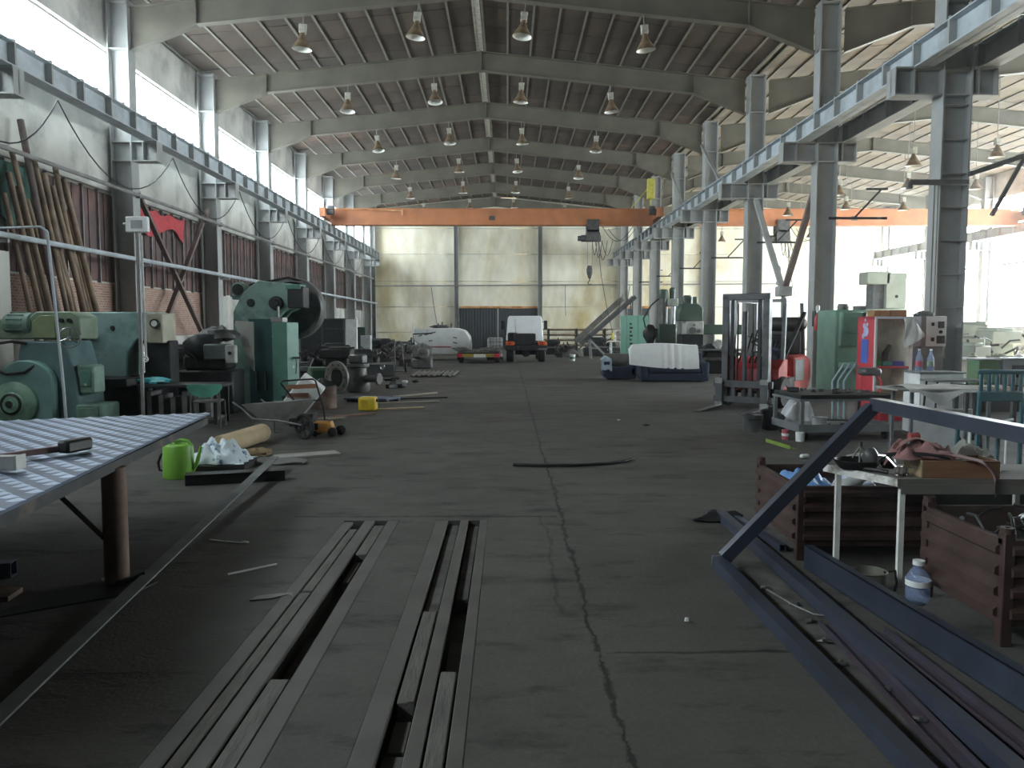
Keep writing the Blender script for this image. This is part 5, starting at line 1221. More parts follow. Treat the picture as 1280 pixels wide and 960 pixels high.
for x in (-0.62, 0.58):
    for y in (-0.36, 0.47): put('castor', cm, t, (x, y, 0))
R = random.Random(8)
def bits(n, x0, x1, y0, y1, z, label, grp, seed, mats, smin=0.04, smax=0.12, name='machine_part', cat='machine part'):
    R = random.Random(seed)
    for i in range(n):
        x = x0 + (x1-x0)*(i+0.5)/n + R.uniform(-0.03, 0.03); y = R.uniform(y0, y1); s = R.uniform(smin, smax); k = R.randrange(4); m = MB(); a = R.uniform(0, 3)
        if k == 0: m.cbox((0,0,s*0.3), (s*1.6, s*0.7, s*0.6), s*0.08, (0,0,a))
        elif k == 1: m.lathe([(s*0.25,0),(s*0.7,0),(s*0.7,s*0.25),(s*0.4,s*0.3),(s*0.4,s*0.7),(s*0.2,s*0.75),(s*0.2,0.0)], n=14)
        elif k == 2: m.bar((-s*1.3,0,s*0.2),(s*1.3,s*0.5,s*0.25), s*0.3, s*0.3).cbox((s,0.2*s,s*0.3),(s*0.6,s*0.7,s*0.6),s*0.05,(0,0,a))
        else: m.blob((0,0,s*0.4),(s*0.9,s*0.7,s*0.42),0.2,10,seed+i)
        o = single(m, name, label if cat == 'scrap' else label.replace('part', ('square block', 'ring hub', 'rod with square end', 'rounded lump')[k], 1).replace('machine ', ''), cat, mats[R.randrange(len(mats))], grp); o.location = (x, y, z)
bits(9, 4.3, 5.5, 11.7, 12.3, 0.661, 'dark machine part lying on the upper tray of the tool trolley', 'parts on the trolley top', 5, [M_DKM, M_MIDM, M_MAST], 0.05, 0.12)
bits(5, 4.75, 5.5, 11.7, 12.2, 0.167, 'dark part lying on the lower tray of the tool trolley', 'parts on the trolley shelf', 9, [M_DKM, M_MIDM], 0.05, 0.11)
single(MB().lathe([(0.0,0.0),(0.095,0.0),(0.11,0.14),(0.115,0.145),(0.10,0.14),(0.085,0.01),(0,0.01)], n=20), 'pale_pot', 'pale grey pot on the lower tray of the tool trolley', 'pot', mat('pale_pot', (0.46,0.47,0.45), 0.5)).location = (4.62, 11.75, 0.167)
single(cloth((4.78, 13.1, 0.0), 0.26, 0.16, 0.50, 0.03, 9), 'white_sack', 'white sack standing behind the tool trolley', 'sack', mat('white_sack', (0.60, 0.61, 0.62), 0.8))
t = thing('paint_can', 'small red and white can on the floor by the tool trolley', 'can', (4.08, 11.62, 0))
MB().lathe([(0,0),(0.055,0),(0.055,0.14),(0.05,0.145),(0,0.145)], n=16).build('body', mat('can_red', (0.45,0.10,0.13), 0.4), t)
MB().lathe([(0.056,0.05),(0.0565,0.09)], n=16).build('band', M_WHITEP, t)
single(MB().lathe([(0,0),(0.06,0),(0.065,0.13),(0.0,0.13)], n=16), 'white_cup', 'small white tub beside the trolley castor', 'tub', M_WHITEP).location = (4.22, 11.42, 0)
o = single(MB().box(-0.05, 0.05, -0.36, 0.36, 0, 0.005).box(-0.05,-0.045,-0.36,0.36,0.005,0.05), 'green_angle', 'lime green angle strip lying on the floor', 'strip', mat('lime_green', (0.20, 0.30, 0.05), 0.5)); o.location = (3.80, 11.0, 0); o.rotation_euler = (0,0,math.radians(8))
single(MB().cbox((3.72, 9.9, 0.03), (0.12, 0.06, 0.05), 0.015, (0,0,0.3)), 'paper_cup', 'small white cup lying on the open floor by the green strip', 'cup', M_WHITEP)
single(MB().cbox((3.02, 8.1, 0.02), (0.08, 0.05, 0.035), 0.01, (0,0,0.5)), 'white_chip', 'small white scrap on the floor behind the low crate', 'scrap', M_WHITEP)

# ------------------------------------------------------------------ red glass-front fridge and things around it
t = thing('display_fridge', 'red display fridge with white-framed open front and blue sticker on its side', 'fridge', (6.70, 14.2, 0), 3)
M_FR = mat('fridge_red', (0.60, 0.06, 0.075), 0.35, 0, 0.06)
a, b, h = 0.34, 0.30, 1.82
MB().box(-a, -a+0.04, -b, b, 0.12, h, 0.006).box(a-0.04, a, -b, b, 0.12, h, 0.006).box(-a, a, -b, b, h-0.05, h).box(-a, a, -b, b, 0.0, 0.14).box(-a, a, b-0.03, b, 0.1, h).build('cabinet', M_FR, t)
MB().box(-a+0.041, a-0.041, b-0.05, b-0.031, 0.15, h-0.051).box(-a+0.0405, -a+0.048, -b+0.002, b-0.05, 0.15, h-0.051).box(a-0.048, a-0.0405, -b+0.002, b-0.05, 0.15, h-0.051).build('inner_lining', mat('fridge_inner', (0.75,0.72,0.58), 0.5), t)
MB().box(-a, -a+0.035, -b-0.03, -b, 0.14, h).box(a-0.035, a, -b-0.03, -b, 0.14, h).box(-a, a, -b-0.03, -b, h-0.04, h).box(-a, a, -b-0.03, -b, 0.14, 0.18).build('door_frame', M_WHITEP, t)
for z in (0.55, 0.92): MB().box(-a+0.04, a-0.04, -b, b-0.05, z, z+0.035).build('shelf', M_FR if z > 0.8 else M_WHITEP, t)
MB().box(-a-0.006, -a, -0.10, 0.14, 1.0, 1.42).build('blue_sticker', mat('sticker_blue', (0.06, 0.14, 0.52), 0.4, 0, 0.1), t)
m = MB()
for i, (y, z, r) in enumerate(((-0.02, 1.56, 0.09), (0.05, 1.66, 0.05), (0.07, 1.48, 0.05), (-0.06, 1.68, 0.035), (0.02, 1.76, 0.03))): m.lathe([(0, 0.008), (r, 0.008), (r, 0)], (-a, y, z), (-1, 0, 0), 9)
m.build('splash_print', mat('sticker_pale', (0.45,0.50,0.72), 0.4), t)
fr = bpy.data.objects[t.name]
Mf = Matrix.Translation((6.70, 14.2, 0)) @ Euler((0,0,math.radians(3))).to_matrix().to_4x4()
def infr(x, y, z): return Mf @ Vector((x, y, z))
for i, (x, z, c, lab, w) in enumerate(((-0.2, 0.957, (0.12,0.45,0.12), 'bright green cup on the shelf of the red fridge', 0.06), (-0.02, 0.957, (0.10,0.28,0.22), 'teal carton on the shelf of the red fridge', 0.09), (0.18, 0.957, (0.12,0.12,0.40), 'purple carton on the shelf of the red fridge', 0.09))):
    o = single(MB().box(-w, w, -0.07, 0.07, 0, 0.11 if i == 0 else 0.08, 0.008), 'small_carton', lab, 'carton', mat('carton_%d' % i, c, 0.5)); o.location = infr(x, -0.12, z); o.rotation_euler = (0,0,math.radians(3))
o = single(MB().tube([(0,0,0),(0.02,0,0.2),(0.1,0,0.36)], [0.05,0.055,0.03], 10), 'grey_sleeve', 'grey rolled sleeve standing inside the red fridge', 'sleeve', M_MIDM); o.location = infr(0.06, 0.1, 0.958)
single(cloth((0,0,0), 0.2, 0.16, 0.14, 0.03, 17), 'rag_pile', 'pile of pale rags on the bottom of the red fridge', 'rags', mat('rag_pale', (0.30,0.30,0.28), 0.9)).location = infr(0.02, 0.0, 0.145)
for i, x in enumerate((-0.17, 0.13)):
    o = single(MB().box(-0.14, 0.14, -0.12, 0.12, 0, 0.11, 0.005), 'cardboard_box', ['orange-brown carton on top of the red fridge, at the sticker side', 'orange-brown carton on top of the red fridge, at the bag side'][i], 'carton', mat('orange_carton', (0.42,0.22,0.10), 0.8)); o.location = infr(x, -0.1, 1.821); o.rotation_euler = (0,0,math.radians(3))
def bagf(u, v):
    w = 0.10 + 0.15*v*v - 0.06*max(0, v-0.85)*6
    return (w*(2*u-1)*0.9 + 0.12*v, -0.03*math.sin(PI*u) - 0.02*math.sin(7*u+5*v), -0.42*v + 0.05*v*(2*u-1)*2)
o = single(MB().grid(bagf, 12, 12, (0, 0.02, 0)), 'plastic_carrier', 'white plastic bag hanging at the front corner of the red fridge', 'bag', mat('carrier_white', (0.62,0.62,0.58), 0.6)); o.location = infr(0.24, -0.36, 1.80)
# electrical cabinet
t = thing('control_cabinet', 'white control cabinet with dark meters on a dark stand beside the ribbed column', 'cabinet', (7.7, 14.6, 0), 12)
MB().box(-0.26, 0.26, -0.12, 0.3, 1.28, 1.84, 0.01).build('case', M_GUARD, t)
MB().box(-0.16, 0.26, -0.135, -0.12, 1.29, 1.83, 0.004).build('face_plate', M_WHITEP, t)
m = MB().box(0.08,0.2,-0.15,-0.135,1.62,1.74).box(0.06,0.22,-0.15,-0.135,1.34,1.48).box(-0.06,-0.01,-0.15,-0.135,1.66,1.72).cyl((0.13,-0.16,1.55),(0.13,-0.135,1.55),0.03,n=12).box(-0.06,0.0,-0.15,-0.135,1.38,1.45)
m.build('meter', M_BLACK, t)
MB().box(-0.24, 0.24, -0.1, 0.28, 0.0, 1.28, 0.01).build('stand', M_MAST, t)
MB().blob((-0.05, 0.1, 1.87), (0.17, 0.14, 0.06), 0.2, 12, 4).build('cable_coil', M_MIDM, t)
o = single(MB().grid(lambda u, v: (0.07*(2*u-1)*(0.6+0.4*v), -0.02*math.sin(9*u+4*v), -0.5*v), 8, 10, (0,0.01,0)), 'pale_cloth', 'pale cloth strip hanging beside the control cabinet', 'cloth', mat('pale_cloth_strip', (0.42,0.41,0.38), 0.9)); o.location = (8.17, 14.985, 1.55)
# white low cabinet with bottles
t = thing('low_cabinet', 'low white cabinet with drawers, bottles standing on it', 'cabinet', (6.62, 12.4, 0), 0)
MB().box(-0.32, 0.36, -0.25, 0.25, 0.0, 0.93, 0.008).build('body', M_WHITEP, t)
MB().box(-0.28, 0.32, -0.262, -0.25, 0.70, 0.90, 0.004).build('drawer', M_WHITEP, t)
MB().box(-0.28, 0.32, -0.262, -0.25, 0.05, 0.67, 0.004).build('door', M_WHITEP, t)
MB().box(-0.34, 0.38, -0.27, 0.27, 0.93, 0.955, 0.004).build('top_board', M_GUARD, t)
for i, (x, lab, c) in enumerate(((6.38, 'clear bottle with red label on the low white cabinet', (0.5,0.1,0.12)), (6.56, 'clear tall bottle without label on the low white cabinet', (0.3,0.4,0.3)))):
    t = thing('drink_bottle', lab, 'bottle', (x, 12.35, 0.956))
    MB().lathe([(0,0),(0.045,0),(0.05,0.02),(0.05,0.2),(0.02,0.28),(0.018,0.32)], n=16).build('bottle', M_CLEAR, t)
    MB().lathe([(0.051,0.08),(0.051,0.16)], n=16).build('bottle_label', mat('bl_%d'%i, c, 0.5), t)
    MB().cyl((0,0,0.32),(0,0,0.345),0.02,n=10).build('cap', M_WHITEP, t)
# green tin and steel box
t = thing('green_tin', 'square green tin with dark drips standing on the table edge', 'tin', (7.0, 11.7, 0.81))
MB().box(-0.17, 0.17, -0.15, 0.15, 0, 0.36, 0.02).build('body', mat('tin_green', (0.12, 0.22, 0.09), 0.5, 0, 0.2, 4.0, (0.05,0.18,0.12), 4.0, 0.52, 0.06), t)
MB().box(-0.175, 0.175, -0.155, 0.155, 0.34, 0.37, 0.01).build('lid', M_GUARD, t)
t = thing('steel_box', 'grey steel box beside the green tin', 'box', (7.42, 11.75, 0.81))
MB().box(-0.22, 0.22, -0.2, 0.2, 0, 0.38, 0.01).build('body', M_GUARD, t); MB().box(-0.1,0.1,-0.21,-0.2,0.1,0.28,0.004).build('hatch', M_DKM, t)
t = thing('side_stand', 'dark stand carrying green tin and steel box', 'stand', (7.2, 11.75, 0))
MB().box(-0.5, 0.5, -0.28, 0.28, 0.78, 0.81).build('stand_top', M_MAST, t)
lm = MB().box(-0.03,0.03,-0.03,0.03,0,0.78).mesh('leg', M_MAST)
for x in (-0.44,0.44):
    for y in (-0.22,0.22): put('leg', lm, t, (x,y,0))
# paper-covered table
t = thing('paper_table', 'table covered with torn white paper in front of the low white cabinet', 'table', (5.42, 10.0, 0), 0)
MB().box(-0.66, 0.66, -0.3, 0.3, 0.86, 0.885, 0.004).build('table_top', mat('paper_table_top', (0.30,0.29,0.26), 0.7), t)
lm = MB().box(-0.018,0.018,-0.018,0.018,0,0.86).mesh('leg', M_GUARD)
for x in (-0.45, 0.5):
    for y in (-0.24, 0.24): put('leg', lm, t, (x, y, 0))
m = MB().tube([(0.5,-0.2,0.02),(0.3,-0.2,0.5),(0.28,0.2,0.5),(0.5,0.2,0.02)], 0.012, 6); m.build('brace', M_DKM, t)
def paper(u, v):
    x = -0.52 + 0.86*u; y = -0.28 + 0.5*v; z = 0.89 + 0.012*(1+math.sin(13*u+4*v))
    if v < 0.25: 
        d = (0.25 - v)/0.25; y = -0.305 - 0.02*d; z = 0.887 - d*(0.04 + 0.17*max(0, 1 - abs(u-0.45)*3.2))
    return (x, y, z)
single(MB().grid(paper, 30, 12, (0,-0.003,0.004)), 'torn_paper', 'torn white paper sheet hanging over the front edge of its table', 'paper', mat('paper_white', (0.62,0.61,0.57), 0.8)).location = (5.42, 10.0, 0)
single(MB().box(-0.2,0.2,-0.1,0.1,0,0.03,0.004), 'pale_board', 'small pale board at the end of the paper-covered table', 'board', mat('pale_board', (0.50,0.46,0.36), 0.8)).location = (5.98, 9.86, 0.886)
t = thing('stool', 'dark stool with flat seat standing behind the paper-covered table', 'stool', (6.1, 10.9, 0))
MB().box(-0.36, 0.36, -0.18, 0.18, 0.90, 0.93, 0.008).build('seat', mat('stool_seat', (0.17,0.175,0.17), 0.6), t)
for x in (-0.28, 0.28):
    for y in (-0.14, 0.14): MB().cyl((x*1.2, y*1.2, 0), (x, y, 0.9), 0.014, n=8).build('leg', M_DKM, t)
MB().tube([(-0.28,-0.14,0.82),(-0.1,-0.14,0.78),(0.1,-0.14,0.78),(0.28,-0.14,0.82)], 0.01, 6).build('rung', M_DKM, t)
single(MB().box(-0.42, 0.4, -0.02, 0.02, 0.0, 0.56, 0.004), 'leaning_board', 'white sheet board leaning under the paper-covered table', 'panel', M_WHITEP).location = (5.75, 10.5, 0.0)
# blue slatted chairs
M_BLUCH = mat('teal_blue_plastic', (0.045, 0.135, 0.155), 0.45, 0, 0.1, 4.0)
t = thing('garden_chair', 'teal blue plastic garden chair with slatted backrest', 'chair', (5.72, 9.25, 0), 0)
MB().box(-0.26, 0.28, -0.05, 0.0, 0.78, 0.90, 0.015).build('seat_rail', M_BLUCH, t)
MB().box(-0.26, 0.28, 0.0, 0.42, 0.44, 0.48, 0.015).build('seat', M_BLUCH, t)
for i in range(6):
    x = -0.22 + i*0.092; MB().box(x-0.022, x+0.022, -0.04, -0.01, 0.88, 1.12, 0.006).build('back_slat', M_BLUCH, t)
MB().box(-0.27, 0.29, -0.05, 0.0, 1.10, 1.15, 0.012).build('top_rail', M_BLUCH, t)
for x in (-0.24, 0.26):
    MB().bar((x, -0.03, 0.0), (x, -0.03, 0.8), 0.035, 0.035).build('leg', M_BLUCH, t); MB().bar((x, 0.4, 0.0), (x, 0.38, 0.46), 0.035, 0.035).build('leg', M_BLUCH, t)
t = thing('folded_chair', 'dark folded chair hung with purple cloth at the garden chair', 'chair', (5.5, 7.7, 0))
MB().bar((0.0,0,0.02),(0.35,0.1,0.95),0.05,0.04).bar((0.1,0.15,0.02),(0.45,0.2,0.95),0.05,0.04).build('leg', M_DKM, t)
MB().bar((0.05,0.05,0.5),(0.45,0.2,0.75),0.16,0.06).build('seat_cloth', mat('purple_cloth', (0.10,0.09,0.14), 0.8), t)
single(MB().tube([(5.15,8.9,0.55),(5.4,8.8,0.56),(5.62,8.8,0.62)], [0.02,0.03,0.015], 8).cyl((5.2,8.9,0.0),(5.2,8.9,0.55),0.012,n=6).cyl((5.55,8.8,0.0),(5.55,8.8,0.6),0.012,n=6), 'white_pipe', 'white curved pipe piece resting beside the garden chair', 'pipe', M_WHITEP)
single(MB().lathe([(0,0),(0.05,0),(0.055,0.1),(0,0.1)], n=14), 'green_cup', 'bright green cup on the floor under the garden chair', 'cup', mat('cup_green', (0.10,0.42,0.24), 0.4)).location = (5.35, 8.7, 0.0)
# clutter on the floor between trolley and small table
single(MB().box(4.6, 6.6, 8.2, 8.6, 0.0, 0.06).box(4.6,6.6,8.2,8.22,0.06,0.1), 'long_plank', 'long brown plank lying on the floor behind the leaning frame', 'plank', M_RUST)
single(MB().box(3.9, 5.6, 7.6, 8.1, 0.0, 0.10, 0.01), 'wood_beam', 'dull flat beam lying on the floor behind the small table', 'beam', M_DIRT)
single(MB().cyl((4.0, 7.2, 0.09), (5.4, 7.35, 0.09), 0.085, n=14), 'pipe_length', 'dull pipe length on the floor behind the small table', 'pipe', M_MIDM)
single(MB().box(3.3, 5.0, 6.2, 6.9, 0.0, 0.36, 0.01).box(3.35,4.95,6.25,6.85,0.36,0.42), 'junk_chest', 'low dark chest behind the rusty crate', 'chest', M_DKM)
single(MB().blob((4.45, 9.9, 0.0), (0.22, 0.08, 0.07), 0.15, 12, 6, True), 'white_slipper', 'flat pale bundle on the floor by the trolley', 'bundle', mat('pale_bundle', (0.42,0.40,0.36), 0.8))
bits(8, 3.4, 4.9, 6.3, 6.8, 0.421, 'dark machine part lying on the low dark chest', 'parts on the chest', 15, [M_DKM, M_MIDM, M_MAST], 0.05, 0.12)

# ------------------------------------------------------------------ green machine by the column, more machines behind
t = thing('milling_machine', 'pale green machine with open front between the columns', 'machine', (7.72, 18.2, 0), 8)
MB().box(-0.45, 0.55, -0.35, 0.5, 0.0, 2.02, 0.04).build('column', M_LGRN if False else mat('mint_machine', (0.16,0.30,0.22), 0.5, 0, 0.15, 3.0), t)
MB().box(-0.42, 0.1, -0.52, -0.35, 1.2, 1.98, 0.03).build('head', mat('mint_machine', (0,0,0)), t)
MB().box(-0.3, -0.02, -0.55, -0.52, 1.5, 1.85, 0.01).build('hatch', mat('mint_machine', (0,0,0)), t)
MB().cyl((0.06, -0.6, 0.9), (0.06, -0.6, 1.95), 0.05, n=12).build('spindle', M_DKM, t)
MB().box(0.02, 0.10, -0.66, -0.62, 1.2, 1.62).build('scale_strip', M_WHITEP, t)
MB().box(-0.4, 0.5, -0.9, -0.3, 0.72, 0.86, 0.02).build('work_table', mat('mint_machine', (0,0,0)), t)
MB().lathe([(0,2.02),(0.12,2.02),(0.13,2.1),(0.1,2.16),(0,2.16)], (-0.1,0,0), n=14).box(0.2,0.4,-0.1,0.1,2.02,2.12).build('motor', M_MIDM, t)
t = thing('blue_lever_stand', 'pale blue bent tube stand behind the trolley', 'stand', (5.82, 13.9, 0))
m = MB()
for i in range(3): m.tube([(-0.12+0.1*i,0,0.02),(-0.14+0.1*i,0,0.7),(0.05+0.1*i,0,1.0),(0.12+0.1*i,0.05,0.95)], 0.02, 8)
m.build('tubes', mat('pale_blue_tube', (0.30,0.42,0.46), 0.5), t); MB().box(-0.2,0.25,-0.12,0.12,0,0.03).build('foot', M_DKM, t)
t = thing('swivel_seat', 'grey seat on a red post between trolley and fridge', 'seat', (6.0, 13.2, 0))
MB().box(-0.16, 0.16, -0.14, 0.14, 0.84, 0.97, 0.04).build('seat', M_MIDM, t)
MB().tube([(0.16,-0.05,0.0),(0.17,-0.05,0.75),(0.10,0,0.86)], 0.022, 8).tube([(-0.12,0.05,0.0),(-0.1,0.05,0.85)], 0.022, 8).build('post', M_FR, t)
def bulk(loc, w, d, h, label, m_, seed, rz=0):
    """cast machine tool: bed, column, head, motor"""
    R = random.Random(seed); t = thing('machine_tool', label, 'machine', loc, rz)
    MB().box(-w/2, w/2, -d/2, d/2, 0, h*0.42, 0.03).build('bed', m_, t)
    x = R.choice((-1, 1))*w*0.18
    MB().prism([(x-w*0.22, h*0.4), (x+w*0.24, h*0.4), (x+w*0.2, h*0.95), (x-w*0.16, h*0.95)], 'y', -d*0.3, d*0.4, None, 0.03).build('column', m_, t)
    MB().box(x-w*0.3, x+w*0.3, -d*0.45, d*0.2, h*0.68, h*0.9, 0.03).build('head', m_, t)
    MB().lathe([(0,-0.05),(0.07*w,-0.05),(0.09*w,-0.02),(0.09*w,0.2*w),(0.06*w,0.23*w),(0,0.23*w)], (-x, 0, h*0.52), (R.uniform(-1,1),R.uniform(-0.6,0.6),0.2), 12).build('motor', M_DKM, t)
    for _ in range(5):
        q = MB()
        a = Vector((R.uniform(-w*0.5,w*0.5), R.uniform(-d*0.5,d*0.3), h*R.uniform(0.45,0.8))); q.tube([a, a+Vector((R.uniform(-0.25,0.25),R.uniform(-0.2,0.2),R.uniform(0.05,0.3))), a+Vector((R.uniform(-0.5,0.5),R.uniform(-0.3,0.3),R.uniform(-0.1,0.3)))], R.uniform(0.015,0.04), 6)
        q.build('pipe', M_DKM, t)
    MB().box(-w*0.48, w*0.48, -d*0.62, -d*0.5, h*0.42, h*0.5, 0.01).build('work_table', M_MIDM, t)
    wheel((-x, -d*0.66, h*0.34), h*0.08, (0,-1,0), 'handwheel', M_BRIGHT, t, 0.012)
    return t
M_PALEM = mat('pale_machine', (0.34, 0.37, 0.30), 0.5, 0, 0.15, 2.0)
t = thing('tall_machine', 'tall pale green machine tower in the side hall', 'machine', (14.0, 30.0, 0))
MB().box(-0.55, 0.75, -0.5, 0.6, 0, 2.3, 0.03).build('base', M_PALEM, t)
MB().box(-0.05, 0.72, -0.45, 0.5, 2.3, 3.62, 0.03).build('tower', M_PALEM, t)
MB().box(-0.75, 0.1, -0.45, 0.3, 3.2, 3.66, 0.03).build('overarm', M_PALEM, t)
MB().box(-0.45, -0.05, -0.3, 0.3, 2.3, 3.2).build('slide', M_MAST, t)
MB().cyl((0.35,-0.46,2.75),(0.35,-0.44,2.75),0.06,n=12).build('port', M_BLACK, t)
for i, (x, y, w, d, h, lab, m_) in enumerate((
    (12.2, 21.0, 1.2, 0.9, 1.5, 'pale machine behind the garden chair, in the sunlight', M_PALEM),
    (14.0, 22.5, 1.6, 1.0, 1.7, 'wide pale machine at the bright side windows', M_PALEM),
    (10.6, 18.5, 0.9, 0.8, 1.35, 'small pale machine just past the ribbed column', M_PALEM),
    (15.5, 26.0, 1.6, 1.2, 1.9, 'pale machine farther into the bright side hall', M_PALEM),
    (11.6, 27.0, 1.4, 1.2, 2.1, 'pale green machine in front of the tall machine tower', M_PALEM),
    (10.8, 34.0, 1.4, 1.2, 1.8, 'grey machine in the side hall behind the forklift', M_GRN),
    (17.5, 33.0, 1.6, 1.2, 1.9, 'distant pale machine at the side hall windows', M_PALEM))):
    bulk((x, y, 0), w, d, h, lab, m_, i + 3, 10*i)
t = thing('white_bench', 'long white bench with papers in the sunlit side hall', 'bench', (9.9, 15.6, 0))
MB().box(-0.9, 0.9, -0.3, 0.3, 0.4, 1.0, 0.01).build('front', mat('warm_white', (0.62,0.58,0.48), 0.6), t); MB().box(-1.0, 1.0, -0.35, 0.35, 1.0, 1.04).build('bench_top', M_WHITEP, t); MB().box(-0.85,0.85,-0.25,0.25,0,0.4).build('plinth', M_DKM, t)
bits(7, 9.1, 10.7, 15.4, 15.8, 1.041, 'small pale item on the long white bench', 'items on the white bench', 25, [M_WHITEP, M_PALEM], 0.06, 0.14, 'bench_item', 'item')

# ------------------------------------------------------------------ sofa with mattress
M_NAVYF = mat('navy_fabric', (0.022, 0.030, 0.055), 0.9, 0, 0.15, 8.0)
t = thing('sofa', 'dark navy sofa standing on the hall floor under a white mattress', 'sofa', (4.98, 24.1, 0))
MB().box(-1.0, 1.02, -0.42, 0.42, 0.03, 0.26, 0.05, None, 2).build('base', M_NAVYF, t)
MB().box(-0.78, 0.78, -0.46, 0.25, 0.26, 0.46, 0.07, None, 3).build('seat_cushion', M_NAVYF, t)
MB().box(-0.95, 0.97, 0.2, 0.45, 0.26, 0.86, 0.08, None, 3).build('backrest', M_NAVYF, t)
for s in (-1, 1): MB().box(s*0.9-0.13, s*0.9+0.13, -0.44, 0.42, 0.1, 0.60, 0.08, None, 3).build('armrest', M_NAVYF, t)
MB().box(-0.78, 0.78, -0.475, -0.455, 0.05, 0.24, 0.01).build('front_board', M_NAVYF, t)
def matt(u, v):
    x = -1.02 + 2.05*u; top = 1.08 + 0.05*math.sin(PI*min(1, u*1.1)); bot = 0.52 - 0.13*math.sin(PI*u*0.62)
    if u < 0.05: top -= (0.05-u)*2.5
    z = bot + (top-bot)*v
    y = -0.36 + 0.24*v + 0.015*math.sin(60*u)*math.exp(-((u-0.62)/0.14)**2) - 0.05*math.sin(PI*v)
    return (x, y, z)
o = single(MB().grid(matt, 70, 16, (0, 0.17, 0.02)), 'mattress', 'white mattress leaning along the navy sofa', 'mattress', mat('mattress_white', (0.80, 0.80, 0.79), 0.85, 0, 0.05, 6.0)); o.location = (4.66, 24.0, 0)
t = thing('armchair', 'dark navy armchair beside the sofa with pale blue cloth over its arm', 'armchair', (3.48, 24.95, 0))
MB().box(-0.45, 0.5, -0.42, 0.42, 0.03, 0.42, 0.06, None, 2).build('seat', M_NAVYF, t)
MB().box(-0.45, 0.5, 0.15, 0.42, 0.4, 0.80, 0.06, None, 2).build('backrest', mat('grey_brown_fabric', (0.12,0.11,0.10), 0.9), t)
for s in (-1, 1): MB().box(s*0.42-0.10, s*0.42+0.10, -0.42, 0.4, 0.1, 0.58, 0.05, None, 2).build('armrest', M_NAVYF, t)
def armc(u, v): return (-0.60 + 0.34*u, -0.46 + 0.35*v, 0.63 + 0.10*math.sin(PI*u)*(0.4+v*0.6) - (0.34*(0.3-v)/0.3 if v < 0.3 else 0) + 0.02*math.sin(12*u+9*v))
single(MB().grid(armc, 14, 12, 0.006), 'pale_blue_cloth', 'pale blue cloth draped over the navy armchair', 'cloth', mat('pale_blue_cloth', (0.36,0.44,0.50), 0.85)).location = (3.48, 24.95, 0)

# ------------------------------------------------------------------ machines behind the sofa
M_MINT = mat('mint_cabinet', (0.16, 0.34, 0.25), 0.5, 0, 0.1, 2.0)
t = thing('switch_cabinet', 'mint green switch cabinet with dark buttons behind the sofa', 'cabinet', (5.55, 35.0, 0), 14)
MB().box(-0.5, 0.5, -0.35, 0.35, 0.05, 2.12, 0.01).build('body', M_MINT, t)
MB().box(-0.48, 0.02, -0.365, -0.35, 0.1, 2.08, 0.004).build('door', M_MINT, t); MB().box(0.04, 0.48, -0.365, -0.35, 0.1, 2.08, 0.004).build('door', M_MINT, t)
for i in range(7): MB().box(-0.36, -0.28 + 0.05*(i % 2), -0.385, -0.365, 0.7+0.17*i, 0.78+0.17*i).build('button', M_BLACK, t)
MB().box(-0.52, 0.52, -0.37, 0.37, 0, 0.06).build('plinth', M_DKM, t)
t = thing('radial_drill', 'dark green radial drill with tall round column behind the sofa', 'drill', (6.15, 31.0, 0))
MB().box(-0.6, 0.9, -0.5, 0.5, 0, 0.35, 0.03).build('base', M_DKM, t)
M_DGR = mat('dark_olive_machine', (0.055, 0.085, 0.062), 0.5, 0, 0.2, 2.5)
MB().cyl((-0.12, 0, 0.35), (-0.12, 0, 2.95), 0.17, n=18).build('column', mat('drill_column', (0.14,0.145,0.135), 0.4, 0.4), t)
MB().lathe([(0,0),(0.2,0),(0.21,0.05),(0.18,0.32),(0.12,0.36),(0,0.36)], (-0.12,0,2.72), n=16).lathe([(0,0),(0.11,0),(0.12,0.36),(0.07,0.42),(0,0.42)], (0.22,0,2.72), n=14).build('motor', M_DGR, t)
MB().box(0.0, 0.42, -0.2, 0.2, 2.42, 2.72, 0.02).build('gearbox', mat('pale_gear', (0.34,0.35,0.31), 0.5), t)
MB().cyl((0.28, -0.05, 1.2), (0.28, -0.05, 2.42), 0.05, n=10).build('lead_screw', M_BRIGHT, t)
MB().box(-0.35, 0.35, -0.3, 0.35, 0.9, 1.75, 0.04).build('arm_sleeve', M_DGR, t)
MB().blob((-0.62, 0.0, 1.35), (0.25, 0.28, 0.38), 0.1, 14, 3).build('end_motor', M_DKM, t)
MB().tube([(-0.25,0,2.75),(-0.6,0,2.45),(-0.88,0,1.95),(-0.8,0,1.6),(-0.5,0,1.5),(-0.3,0,1.55)], 0.03, 8).build('hose', M_CABLE, t)
t = thing('knee_mill', 'dark green milling machine with pale dial panel and long overarm', 'machine', (6.9, 30.0, 0))
MB().prism([(-0.52, 1.85), (0.36, 1.85), (0.36, 2.32), (0.16, 2.5), (-0.38, 2.5), (-0.52, 2.2)], 'y', -0.3, 0.5, None, 0.03).build('head', M_DGR, t)
MB().lathe([(0,0),(0.17,0),(0.18,0.25),(0.12,0.33),(0,0.33)], (-0.15,0.1,2.48), n=14).lathe([(0,0),(0.09,0),(0.09,0.3),(0,0.3)], (0.1,-0.1,2.45), n=10).build('motor', M_DGR, t)
MB().box(-0.28, 0.36, -0.42, 0.3, 1.36, 1.84, 0.02).build('dial_panel', mat('pale_dial', (0.40,0.41,0.37), 0.5), t)
m = MB().cyl((-0.05,-0.5,1.5),(-0.05,-0.42,1.5),0.12,n=16).cyl((0.18,-0.46,1.48),(0.18,-0.42,1.48),0.07,n=12).cyl((0.0,-0.45,1.7),(0.0,-0.42,1.7),0.05,n=10); m.build('dial', M_MIDM, t)
